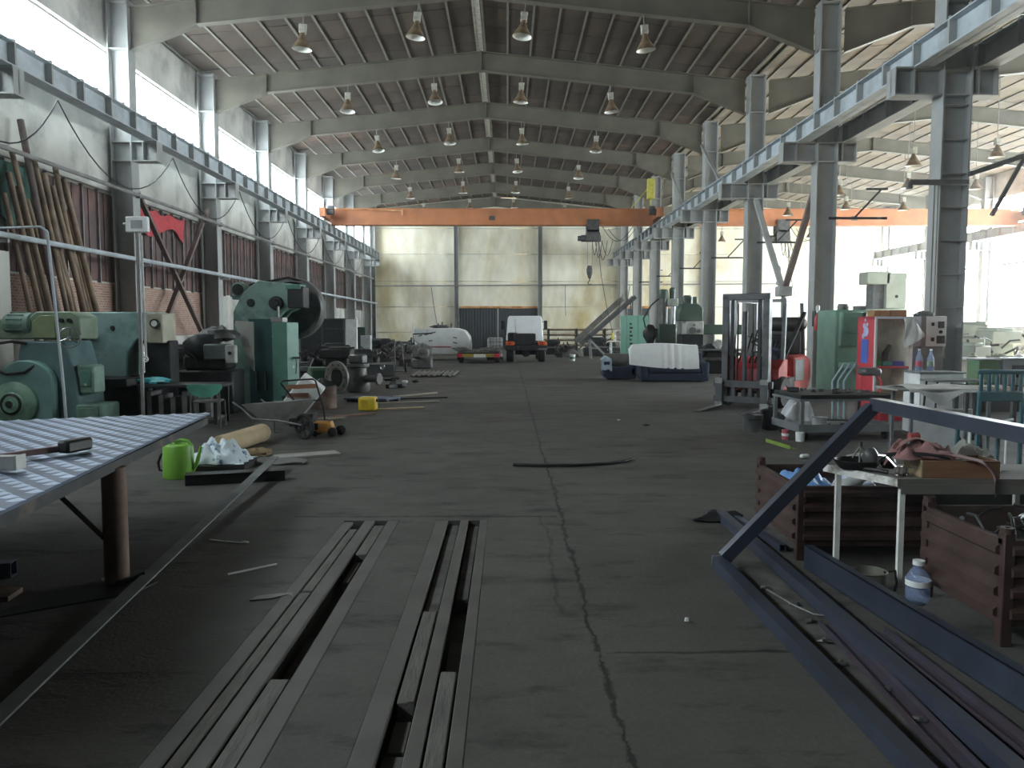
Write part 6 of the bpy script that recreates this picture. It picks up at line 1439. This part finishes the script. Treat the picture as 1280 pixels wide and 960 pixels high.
MB().box(0.36, 2.0, -0.15, 0.25, 1.35, 1.72, 0.02).build('overarm', M_DGR, t)
MB().box(-0.45, 0.40, -0.3, 0.5, 0.0, 1.36, 0.03).build('column', M_DKM, t)
MB().box(-0.9, 0.9, -0.8, -0.3, 0.75, 0.9, 0.02).build('work_table', M_DKM, t)
bulk((7.1, 28.4, 0), 1.5, 0.8, 1.1, 'low dark machine heap beside the forklift mast', M_DKM, 40)
single(MB().box(6.3, 7.7, 26.3, 26.7, 0.86, 0.9).box(6.35,6.43,26.35,26.65,0,0.86).box(7.55,7.63,26.35,26.65,0,0.86), 'side_bench', 'narrow pale-topped bench beside the forklift mast', 'bench', M_MIDM)
single(MB().blob((7.0, 26.5, 1.06), (0.16,0.12,0.16), 0.2, 12, 3), 'pale_rag', 'pale rag on the narrow bench beside the forklift mast', 'rag', mat('pale_rag2', (0.42,0.41,0.38), 0.9))
# ------------------------------------------------------------------ truck seen from behind
M_CABW = mat('truck_white', (0.85, 0.86, 0.86), 0.35, 0, 0.04)
M_TAIL = mat('tail_orange', (0.60, 0.13, 0.03), 0.3, 0, 0.05)
t = thing('truck', 'white-cabbed truck chassis parked with its rear to the hall', 'truck', (0.87, 36.7, 0))
MB().prism([(-0.93, 0.95), (-0.91, 1.2), (-0.84, 2.08), (-0.76, 2.17), (0.76, 2.17), (0.84, 2.08), (0.91, 1.2), (0.93, 0.95)], 'y', 3.0, 4.9, None, 0.03).build('cab', M_CABW, t)
MB().prism([(-0.46, 1.75), (-0.46, 2.02), (-0.42, 2.05), (0.42, 2.05), (0.46, 2.02), (0.46, 1.75), (0.42, 1.22), (-0.42, 1.22)], 'y', 2.985, 3.0, None, 0.004).build('rear_panel', M_CABW, t)
for s in (-1, 1):
    MB().box(s*0.36-0.06, s*0.36+0.06, -0.2, 4.6, 0.55, 0.78, 0.01).build('chassis_rail', M_BLACK, t)
    tl = MB().box(s*0.74-0.2, s*0.74+0.2, -0.1, 0.0, 0.78, 0.96, 0.02).build('tail_light', M_TAIL, t)
    MB().box(s*0.74-0.1, s*0.74+0.04, -0.11, -0.1, 0.8, 0.94).build('red_lens', mat('red_lens', (0.50,0.04,0.02), 0.3), tl)
    for k, y in enumerate((0.6, 3.9)):
        MB().lathe([(0.0, 0.14), (0.2, 0.14), (0.22, 0.17), (0.38, 0.17), (0.43, 0.12), (0.43, -0.12), (0.38, -0.17), (0.0, -0.17)], (s*0.74, y, 0.43), (s, 0, 0), 26).build('wheel', M_RUBBER, t)
    MB().bar((s*0.92, 4.6, 1.9), (s*1.08, 4.5, 1.85), 0.03, 0.03).box(s*1.1-0.09, s*1.1+0.09, 4.45, 4.52, 1.5, 1.95, 0.02).build('mirror', M_BLACK, t)
    MB().box(s*0.74-0.26, s*0.74+0.26, 0.05, 1.2, 0.84, 0.9, 0.02).build('mudguard', M_BLACK, t)
MB().box(-0.55, 0.45, 0.3, 2.2, 0.78, 1.32, 0.03).box(-0.85, -0.35, 1.6, 2.4, 0.8, 1.35, 0.06).build('subframe', M_BLACK, t)
MB().box(-0.95, 0.95, -0.15, -0.05, 0.55, 0.78, 0.02).build('rear_crossmember', M_BLACK, t)
MB().cyl((-0.5, 0.6, 0.45), (0.5, 0.6, 0.45), 0.12, n=14).lathe([(0,0.22),(0.16,0.18),(0.22,0),(0.16,-0.18),(0,-0.22)], (0,0.55,0.45), (0,1,0), 14).build('rear_axle', M_BLACK, t)
MB().box(0.55, 0.95, -0.16, -0.15, 0.58, 0.66).build('number_plate', M_GUARD, t)
# flatbed trailer
t = thing('flatbed_trailer', 'low trailer with yellow rear strip and corrugated pieces on its deck', 'trailer', (-1.27, 35.3, 0))
MB().box(-0.93, 0.93, 0, 3.6, 0.42, 0.5, 0.01).build('deck', M_DKM, t)
MB().box(-0.95, 0.95, -0.06, 0, 0.30, 0.44, 0.01).build('rear_beam', mat('yellow_strip', (0.42, 0.30, 0.06), 0.5, 0, 0.2), t)
for s in (-1, 1):
    MB().box(s*0.83-0.12, s*0.83+0.12, -0.08, -0.06, 0.28, 0.46, 0.01).build('rear_lamp', mat('lamp_red', (0.55, 0.04, 0.07), 0.3), t)
    MB().lathe([(0,0.09),(0.12,0.09),(0.26,0.1),(0.28,0.06),(0.28,-0.1),(0,-0.1)], (s*0.82, 1.2, 0.28), (s,0,0), 20).build('wheel', M_RUBBER, t)
MB().box(-0.2, 0.32, -0.075, -0.06, 0.29, 0.43).build('number_plate', M_WHITEP, t)
rc = random.Random(2)
for i in range(8):
    x = -2.1 + 0.23*i
    m = MB()
    for j in range(4): m.box(-0.09+0.05*j, -0.065+0.05*j, 0, 1.1, 0, 0.03)
    m.box(-0.1, 0.1, 0, 1.1, -0.008, 0.0)
    o = single(m, 'ribbed_strip', 'grey ribbed strip stacked aslant on the low trailer', 'strip', M_MIDM, 'ribbed strips on the trailer'); o.location = (x, 35.5 + rc.uniform(0, 0.4), 0.52 + 0.02*(i % 3)); o.rotation_euler = (0.12, 0, 0.35 if i < 3 else -0.25)
# white tank body
t = thing('tank_body', 'white rounded tank body with scratches and red line behind the trailer', 'tank', (-3.15, 40.0, 0))
pts = [(-1.4, 0.25), (-1.4, 1.55), (0.7, 1.58), (1.1, 1.45), (1.32, 1.15), (1.38, 0.7), (1.34, 0.35), (1.2, 0.25)]
MB().prism(pts, 'y', -0.8, 0.8, None, 0.06).build('shell', mat('scuffed_white', (0.72,0.73,0.71), 0.5, 0, 0.08, 3.0, (0.22,0.23,0.23), 2.4, 0.68, 0.03), t)
MB().box(-1.4, 0.4, -0.815, -0.8, 0.62, 0.68).build('red_line', mat('red_line', (0.35,0.06,0.08), 0.5), t)
MB().box(-1.48, -1.40, -0.85, -0.75, 0.0, 1.75).build('corner_pole', M_WHITEP, t)
m = MB()
for x, z in ((-1.1,1.2),(-0.8,1.25),(-0.6,0.95),(-0.45,1.35),(0.6,1.1),(0.6,0.85)): m.cbox((x,-0.806,z), (0.2,0.012,0.06), 0, (0,0.3*x,0))
m.build('scuff_mark', M_MIDM, t)
m = MB()
for i, x in enumerate((-0.5,-0.3,-0.1,0.1,0.35,0.7)): m.cyl((x,-0.2,1.56),(x+0.04,-0.2,1.72+0.08*(i%3)),0.04,n=8)
m.blob((-0.15,-0.2,1.62),(0.4,0.2,0.1),0.3,12,3); m.build('top_fittings', M_MIDM, t)
for x in (-0.9, 0.8): MB().cyl((x-0.1,-0.5,0.25),(x+0.1,-0.5,0.25),0.25,n=18).build('wheel', M_RUBBER, t)
# IBC
t = thing('caged_tank', 'small white caged liquid tank standing between trailer and truck', 'tank', (-0.6, 39.6, 0))
MB().box(-0.37, 0.37, -0.37, 0.37, 0.16, 1.10, 0.04).build('tank', mat('ibc_white', (0.82,0.83,0.82), 0.5), t)
MB().box(-0.4, 0.4, -0.4, 0.4, 0.0, 0.14).build('pallet', M_DKM, t)
m = MB()
for i in range(6): m.box(-0.4, 0.4, -0.405, -0.39, 0.16+0.18*i, 0.18+0.18*i).box(-0.405,-0.39,-0.4,0.4,0.16+0.18*i,0.18+0.18*i)
for i in range(6): m.box(-0.39+0.156*i-0.008, -0.39+0.156*i+0.008, -0.40, -0.388, 0.14, 1.1)
m.build('cage', M_GUARD, t)

# ------------------------------------------------------------------ mobile stair and rack of bars
M_STAIR = mat('stair_steel', (0.20, 0.195, 0.175), 0.5, 0.2, 0.2, 4.0)
t = thing('steel_stair', 'slanting steel stair flight propped on trestle legs', 'stairs', (3.75, 41.0, 0))
p0, p1 = Vector((0.0, 0, 0.75)), Vector((2.75, 0, 3.15))
for y in (-0.42, 0.42):
    MB().bar(p0 + Vector((0,y,0)), p1 + Vector((0,y,0)), 0.05, 0.20).build('stringer', M_STAIR if y > 0 else M_MAST, t)
MB().bar((-0.25, 0.42, 0.85), (2.2, 0.42, 3.1), 0.05, 0.28).build('handrail_panel', M_STAIR, t)
for i in range(12):
    p = p0 + (p1-p0)*((i+0.5)/12); MB().cbox((p.x, 0, p.z), (0.22, 0.8, 0.025)).build('tread', M_STAIR, t)
m = MB()
for y in (-0.42, 0.42): m.bar((0.45,y,1.15),(0.55,y,0.0),0.05,0.05).bar((0.3,y,1.15),(1.45,y,0.0),0.05,0.05).bar((0.5,y,0.55),(1.0,y,0.5),0.03,0.03)
m.build('trestle', mat('pale_trestle', (0.34,0.34,0.31), 0.5), t)
MB().bar((2.6,0.3,3.0),(2.6,0.3,0.0),0.06,0.06).bar((2.6,-0.3,3.0),(2.6,-0.3,0.0),0.06,0.06).build('rear_post', M_MAST, t)
MB().bar((2.35,0,2.8),(2.5,0,3.7),0.04,0.04).bar((2.0,0.4,2.5),(2.2,0.4,3.3),0.04,0.04).build('top_post', M_STAIR, t)
t = thing('white_table_frame', 'white tubular table frame standing below the stair', 'frame', (6.0, 42.4, 0))
m = MB()
for y in (-0.3, 0.3): m.tube([(-0.5,y,0),(-0.5,y,0.85),(0.62,y,0.85),(0.62,y,0)],0.03,6).tube([(-0.3,y,0.85),(-0.3,y,1.45),(0.75,y,1.45),(0.75,y,0.05)],0.03,6)
m.build('tubes', M_WHITEP, t); MB().box(-0.5,0.62,-0.3,0.3,0.3,0.33).build('lower_shelf', M_DKM, t)
t = thing('bar_rack', 'low rack of long bars and profiles along the end wall', 'rack', (4.6, 54.5, 0))
for i in range(3):
    x = -1.8 + i*1.9; MB().box(x-0.06, x+0.06, -0.5, 0.5, 0, 1.5).build('rack_post', M_DKM, t)
rr = random.Random(4); bm_ = MB().cyl((-2.6,0,0),(2.9,0,0),0.05,n=8).mesh('bar', M_LOG)
k = 0
for z in (0.35, 0.7, 1.05, 1.4):
    MB().box(-1.9, 2.2, -0.52, 0.52, z-0.04, z).build('rack_arm', M_DKM, t)
    for j in range(6): put('bar', bm_, t, (rr.uniform(-0.3,0.3), -0.42+0.16*j, z+0.055)); k += 1
t = thing('plastic_bucket', 'small white plastic bucket with grey label on the floor near the stair', 'bucket', (3.12, 38.3, 0))
MB().lathe([(0,0),(0.12,0),(0.15,0.30),(0.155,0.31),(0.14,0.30),(0.0,0.28)], n=18).build('body', M_WHITEP, t)
MB().lathe([(0.137,0.1),(0.146,0.2)], n=18).build('label_band', M_GUARD, t)
bulk((5.3, 45.0, 0), 2.0, 0.9, 1.1, 'dark low machine behind the stair trestle', M_DKM, 51)
bulk((2.4, 47.5, 0), 1.5, 0.9, 0.9, 'dark low machine right of the truck at the end wall', M_DKM, 52)

# ------------------------------------------------------------------ left side far: lockers, junk machines
t = thing('dark_locker', 'wide dark locker with an open white door at the left wall', 'locker', (-6.85, 30.2, 0))
MB().box(-0.85, 0.80, -0.3, 0.4, 0.05, 1.95, 0.01).build('body', mat('locker_black', (0.028,0.032,0.034), 0.5), t)
MB().box(-0.8, 0.75, -0.25, 0.35, 0, 0.05).build('plinth', M_DKM, t)
MB().box(-0.83, -0.08, -0.32, -0.3, 0.1, 1.92).build('door', mat('locker_black', (0,0,0)), t)
MB().box(-0.05, -0.02, -0.33, -0.3, 0.08, 1.93).box(0.74, 0.78, -0.33, -0.3, 0.08, 1.93).box(-0.05,0.78,-0.33,-0.3,1.55,1.58).box(-0.05,0.78,-0.33,-0.3,1.9,1.94).build('opening_frame', M_MAST, t)
MB().box(-0.02, 0.015, -0.55, 0.0, 0.12, 1.92, 0, Matrix.Translation((0.85,-0.3,0)) @ Euler((0,0,math.radians(58))).to_matrix().to_4x4()).build('open_door', M_WHITEP, t)
t = thing('small_locker', 'narrow pale grey locker beside a dark green cupboard', 'locker', (-5.8, 33.0, 0))
MB().box(-0.2, 0.2, -0.2, 0.2, 0.0, 1.28, 0.01).build('body', mat('pale_locker', (0.40,0.42,0.42), 0.5), t); MB().box(-0.17,0.17,-0.212,-0.2,0.08,1.22,0.004).build('door', mat('pale_locker', (0,0,0)), t)
t = thing('green_cupboard', 'dark green cupboard behind the narrow pale locker', 'cupboard', (-6.5, 34.2, 0))
MB().box(-0.5, 0.5, -0.3, 0.3, 0, 1.62, 0.01).build('body', mat('dk_green_cup', (0.03,0.055,0.045), 0.5), t); MB().box(-0.45,0.45,-0.315,-0.3,0.1,1.5,0.004).build('door', mat('dk_green_cup', (0,0,0)), t)
# gear machine with two ring flanges and a green box
t = thing('ring_flange', 'large standing ring flange with bolt holes', 'flange', (-4.2, 19.7, 0), -35)
m = MB()
for c, ax in (((0.0, 0, 0.40), (0, 1, 0)),): m.lathe([(0.24, -0.035), (0.39, -0.035), (0.40, -0.03), (0.40, 0.03), (0.39, 0.035), (0.24, 0.035), (0.24, -0.035)], c, ax, 30)
m.build('ring', mat('flange_iron', (0.20,0.19,0.17), 0.5, 0.2, 0.2), t)
m = MB()
for i in range(10):
    a = 2*PI*i/10; m.cyl((0.32*math.cos(a), -0.04, 0.40+0.32*math.sin(a)), (0.32*math.cos(a), 0.04, 0.40+0.32*math.sin(a)), 0.025, n=8)
m.build('bolt', M_DKM, t)
t = thing('pump_housing', 'grey cast pump housing standing by the ring flange', 'pump', (-3.75, 20.1, 0), -20)
MB().lathe([(0,0),(0.26,0),(0.30,0.08),(0.30,0.30),(0.22,0.4),(0.22,0.62),(0.28,0.64),(0.28,0.72),(0,0.72)], n=20).build('casing', mat('pump_grey', (0.11,0.11,0.10), 0.5, 0.2, 0.25), t)
MB().cyl((0.2,0,0.35),(0.62,-0.05,0.35),0.09,n=14).cyl((0.58,-0.05,0.35),(0.64,-0.05,0.35),0.14,n=14).build('outlet', mat('pump_grey', (0,0,0)), t)
MB().box(-0.2,0.2,-0.15,0.15,0.72,0.95,0.04).build('head', M_MIDM, t)
t = thing('green_container', 'small green metal container beside the ring flange', 'container', (-4.8, 20.2, 0), 25)
MB().box(-0.2, 0.2, -0.2, 0.2, 0.06, 0.62, 0.02).build('body', mat('container_green', (0.13,0.22,0.15), 0.5, 0, 0.15), t); MB().box(-0.16,0.16,-0.215,-0.2,0.12,0.55,0.01).build('panel', mat('container_dgreen', (0.04,0.12,0.075), 0.5), t)
MB().tube([(-0.2,-0.1,0.1),(-0.28,-0.15,0.5),(-0.1,-0.1,0.85)], 0.018, 6).build('hose', M_GUARD, t)
for i, (x, y, w, h, lab) in enumerate(((-4.9, 22.0, 1.4, 1.15, 'dark gearbox machine behind the green container'), (-5.6, 24.5, 1.6, 1.2, 'dark lathe behind the gearbox machine'), (-4.6, 26.5, 1.5, 0.95, 'dark low machine before the lockers'), (-5.2, 37.0, 1.8, 1.0, 'dark machine beyond the small locker'), (-6.5, 40.0, 2.0, 1.1, 'dark machine in the left far corner'), (-5.0, 44.0, 2.2, 1.1, 'dark machine against the end wall'), (-7.6, 19.0, 1.6, 1.3, 'dark machine behind the press, at the left wall'), (-7.6, 26.0, 1.6, 1.4, 'dark machine by the wall brace foot'))):
    bulk((x, y, 0), w, 0.9, h, lab, M_DKM, 60 + i, 15*i)
t = thing('hand_truck', 'thin metal hand truck standing by the junk at the left', 'hand truck', (-3.95, 29.0, 0))
m = MB().tube([(-0.1,0,0.1),(-0.12,0,1.0),(-0.06,0,1.12),(0.08,0,1.12),(0.14,0,1.0),(0.22,0,0.1)], 0.018, 6)
m.build('frame', M_GUARD, t)
for x in (-0.16, 0.28): MB().cyl((x-0.03,0,0.17),(x+0.03,0,0.17),0.17,n=18).build('wheel', M_RUBBER, t)
MB().box(-0.12,0.24,-0.25,0,0.03,0.05).build('toe_plate', M_MAST, t)
t = thing('engine_block', 'grey engine lump with round flange in front of the white tank body', 'engine', (-3.35, 31.5, 0))
MB().blob((0,0,0.62),(0.42,0.4,0.35),0.18,16,7).box(-0.4,0.4,-0.3,0.3,0.0,0.4,0.05).build('casting', M_MIDM, t)
MB().lathe([(0,0.08),(0.2,0.08),(0.24,0.03),(0.24,0)], (0.08,-0.36,0.62), (0,-1,0.1), 18).build('flange', mat('flange_iron', (0,0,0)), t)
MB().tube([(-0.3,0,0.9),(-0.35,0,1.35),(0.4,0,1.38)], 0.03, 6).build('pipe', M_DKM, t)
for i in range(3):
    def corr(u, v, i=i): return (-0.22 + 0.44*u, 2.6*v, 0.05 + 0.03*math.sin(u*2*PI*2.5))
    o = single(MB().grid(corr, 20, 4, 0.008), 'corrugated_sheet', ['corrugated sheet nearest the junk in the row on the floor', 'middle corrugated sheet of the row on the floor', 'corrugated sheet on the open-floor side of the row'][i], 'sheet', mat('dusty_sheet', (0.20,0.195,0.175), 0.6, 0.1)); o.location = (-2.95 + 0.5*i, 26.0, 0.0); o.rotation_euler = (0,0,0)
# grating and boards on the floor at the left
t = thing('steel_grating', 'blue-grey steel grating lying on the floor behind the jerrycan', 'grating', (-2.95, 17.6, 0.06), -20)
for i in range(12): MB().box(-0.5+i*0.09, -0.485+i*0.09, -0.35, 0.35, 0, 0.035).build('bearing_bar', M_TUBE, t)
MB().box(-0.52,0.52,-0.37,-0.35,0,0.035).box(-0.52,0.52,0.35,0.37,0,0.035).build('edge_bar', M_TUBE, t)
MB().box(-0.5,0.5,-0.3,-0.2,-0.06,0.0).box(-0.5,0.5,0.2,0.3,-0.06,0.0).build('batten', M_DKM, t)
for i, (x, y, L, r, lab, m_) in enumerate(((-2.35, 19.0, 1.9, -38, 'pale batten lying beyond the steel grating', M_WOODP), (-2.3, 17.2, 1.7, -72, 'thin pale strip lying beside the steel grating', M_WOODP), (-2.2, 15.9, 1.1, -68, 'flat torn cardboard strip on the floor beyond the jerrycan', mat('cardboard', (0,0,0))), (-2.95, 14.6, 1.2, -45, 'reddish plank lying before the jerrycan', mat('reddish_plank', (0.24,0.14,0.11), 0.8)), (-3.2, 14.1, 0.7, -60, 'short white splintered board before the jerrycan', M_WOODP), (-2.1, 18.2, 1.5, -70, 'dark pole lying on the floor beyond the grating', M_DKM))):
    o = single(MB().box(-0.06, 0.06, -L/2, L/2, 0, 0.03, 0.004), 'floor_batten', lab, 'batten', m_); o.location = (x, y, 0); o.rotation_euler = (0,0,math.radians(r))
bits(7, -3.9, -2.6, 21.0, 25.0, 0.0, 'dark scrap part on the floor among the junk machines', 'scrap on the left floor', 35, [M_DKM, M_MIDM], 0.1, 0.22, 'scrap_part', 'scrap')
single(MB().cbox((-2.95, 23.0, 0.06), (0.16,0.12,0.08), 0.02), 'white_cup', 'white cup lying on the floor among the dark scrap', 'cup', M_WHITEP)
for i, (x, y, r, h) in enumerate(((-3.75, 16.2, 0.28, 0.45), (-4.0, 15.0, 0.22, 0.35))):
    t = thing('rusty_drum', ['rusty drum on the floor behind the yellow jerrycan', 'smaller dark drum behind the wheelbarrow'][i], 'drum', (x, y, 0))
    MB().lathe([(0,0),(r,0),(r*1.02,0.02),(r,0.04),(r,h*0.5),(r*1.03,h*0.52),(r,h*0.54),(r,h-0.02),(r*1.02,h),(0,h-0.02)], n=22).build('body', M_RUST if i == 0 else M_DKM, t)
    MB().blob((0,0,h),(r*0.7,r*0.6,0.14),0.25,12,i).build('contents', M_DKM, t)
# tangled scrap heaps along the left side
def scrap_heap(x, y, rx, ry, h, label, seed, n=46):
    R = random.Random(seed); m = MB()
    m.blob((0, 0, 0), (rx, ry, h*0.62), 0.22, 16, seed, True)
    for i in range(n):
        a = R.uniform(0, 6.28); q = math.sqrt(R.random()); px, py = rx*q*math.cos(a)*0.9, ry*q*math.sin(a)*0.9
        z = h*0.62*math.sqrt(max(0.05, 1-q*q))*0.95; L = R.uniform(0.15, 0.5); k = R.randrange(4)
        d = Vector((R.uniform(-1,1), R.uniform(-1,1), R.uniform(-0.1,0.9))).normalized()
        p = Vector((px, py, z))
        if k == 0: m.bar(p, p + d*L, R.uniform(0.03, 0.07), R.uniform(0.02, 0.05))
        elif k == 1: m.cyl(p, p + d*L, R.uniform(0.02, 0.07), n=8)
        elif k == 2: m.cbox(p, (R.uniform(0.1,0.3), R.uniform(0.1,0.25), R.uniform(0.08,0.2)), 0.01, (R.uniform(-0.5,0.5), R.uniform(-0.5,0.5), R.uniform(0,3)))
        else: m.lathe([(0.04,0),(R.uniform(0.08,0.16),0),(0.1,0.06),(0.04,0.06),(0.04,0)], p, d, 12)
    o = tag(m.build('scrap_heap', mat('scrap_iron', (0.05, 0.048, 0.043), 0.6, 0.3, 0.4, 5.0, (0.10, 0.075, 0.055), 3.0, 0.6, 0.1)), label, 'scrap heap', None, 'stuff'); o.location = (x, y, 0)
scrap_heap(-5.0, 28.6, 0.6, 0.5, 1.1, 'tangled dark scrap heap between the lockers and the hand truck', 71)
scrap_heap(-4.45, 33.7, 0.75, 1.0, 1.15, 'tangled dark scrap heap in front of the white tank body', 72)
scrap_heap(-6.35, 22.6, 0.5, 0.5, 1.2, 'tangled dark scrap heap beside the dark lathe', 73)
scrap_heap(3.3, 43.2, 0.8, 0.6, 0.9, 'tangled scrap heap under the steel stair', 74)
scrap_heap(6.9, 33.0, 0.6, 0.6, 1.0, 'tangled scrap heap behind the knee mill', 75)
# thin wires on the end wall
single(MB().tube([(-5.5,58.3,4.5),(-5.3,58.3,3.0),(-5.1,58.3,1.8)], 0.02, 5), 'wall_wire', 'thin dark wire hanging down the end wall behind the tank body', 'wire', M_CABLE)
single(MB().tube([(4.2,58.3,4.6),(4.22,58.3,3.2),(4.25,58.3,2.4)], 0.02, 5), 'wall_wire', 'thin dark wire hanging down the end wall beside the stair', 'wire', M_CABLE)
# ------------------------------------------------------------------ added haze volume standing in for lens glare around the windows
hz = MB().box(XL-1.2, XR+1.2, YF-1.2, YB+1.2, -0.6, 12.5).build('glare_haze', None)
mh = bpy.data.materials.new('glare_volume'); mh.use_nodes = True
for n in list(mh.node_tree.nodes):
    if n.type == 'BSDF_PRINCIPLED': mh.node_tree.nodes.remove(n)
vs = mh.node_tree.nodes.new('ShaderNodeVolumeScatter'); vs.inputs['Density'].default_value = 0.0015
vs.inputs['Anisotropy'].default_value = 0.84; vs.inputs['Color'].default_value = (1, 1, 1, 1)
mh.node_tree.links.new(vs.outputs[0], mh.node_tree.nodes['Material Output'].inputs['Volume'])
hz.data.materials.append(mh)
tag(hz, 'faint haze volume added to imitate glare around the windows', 'haze', None, 'stuff')
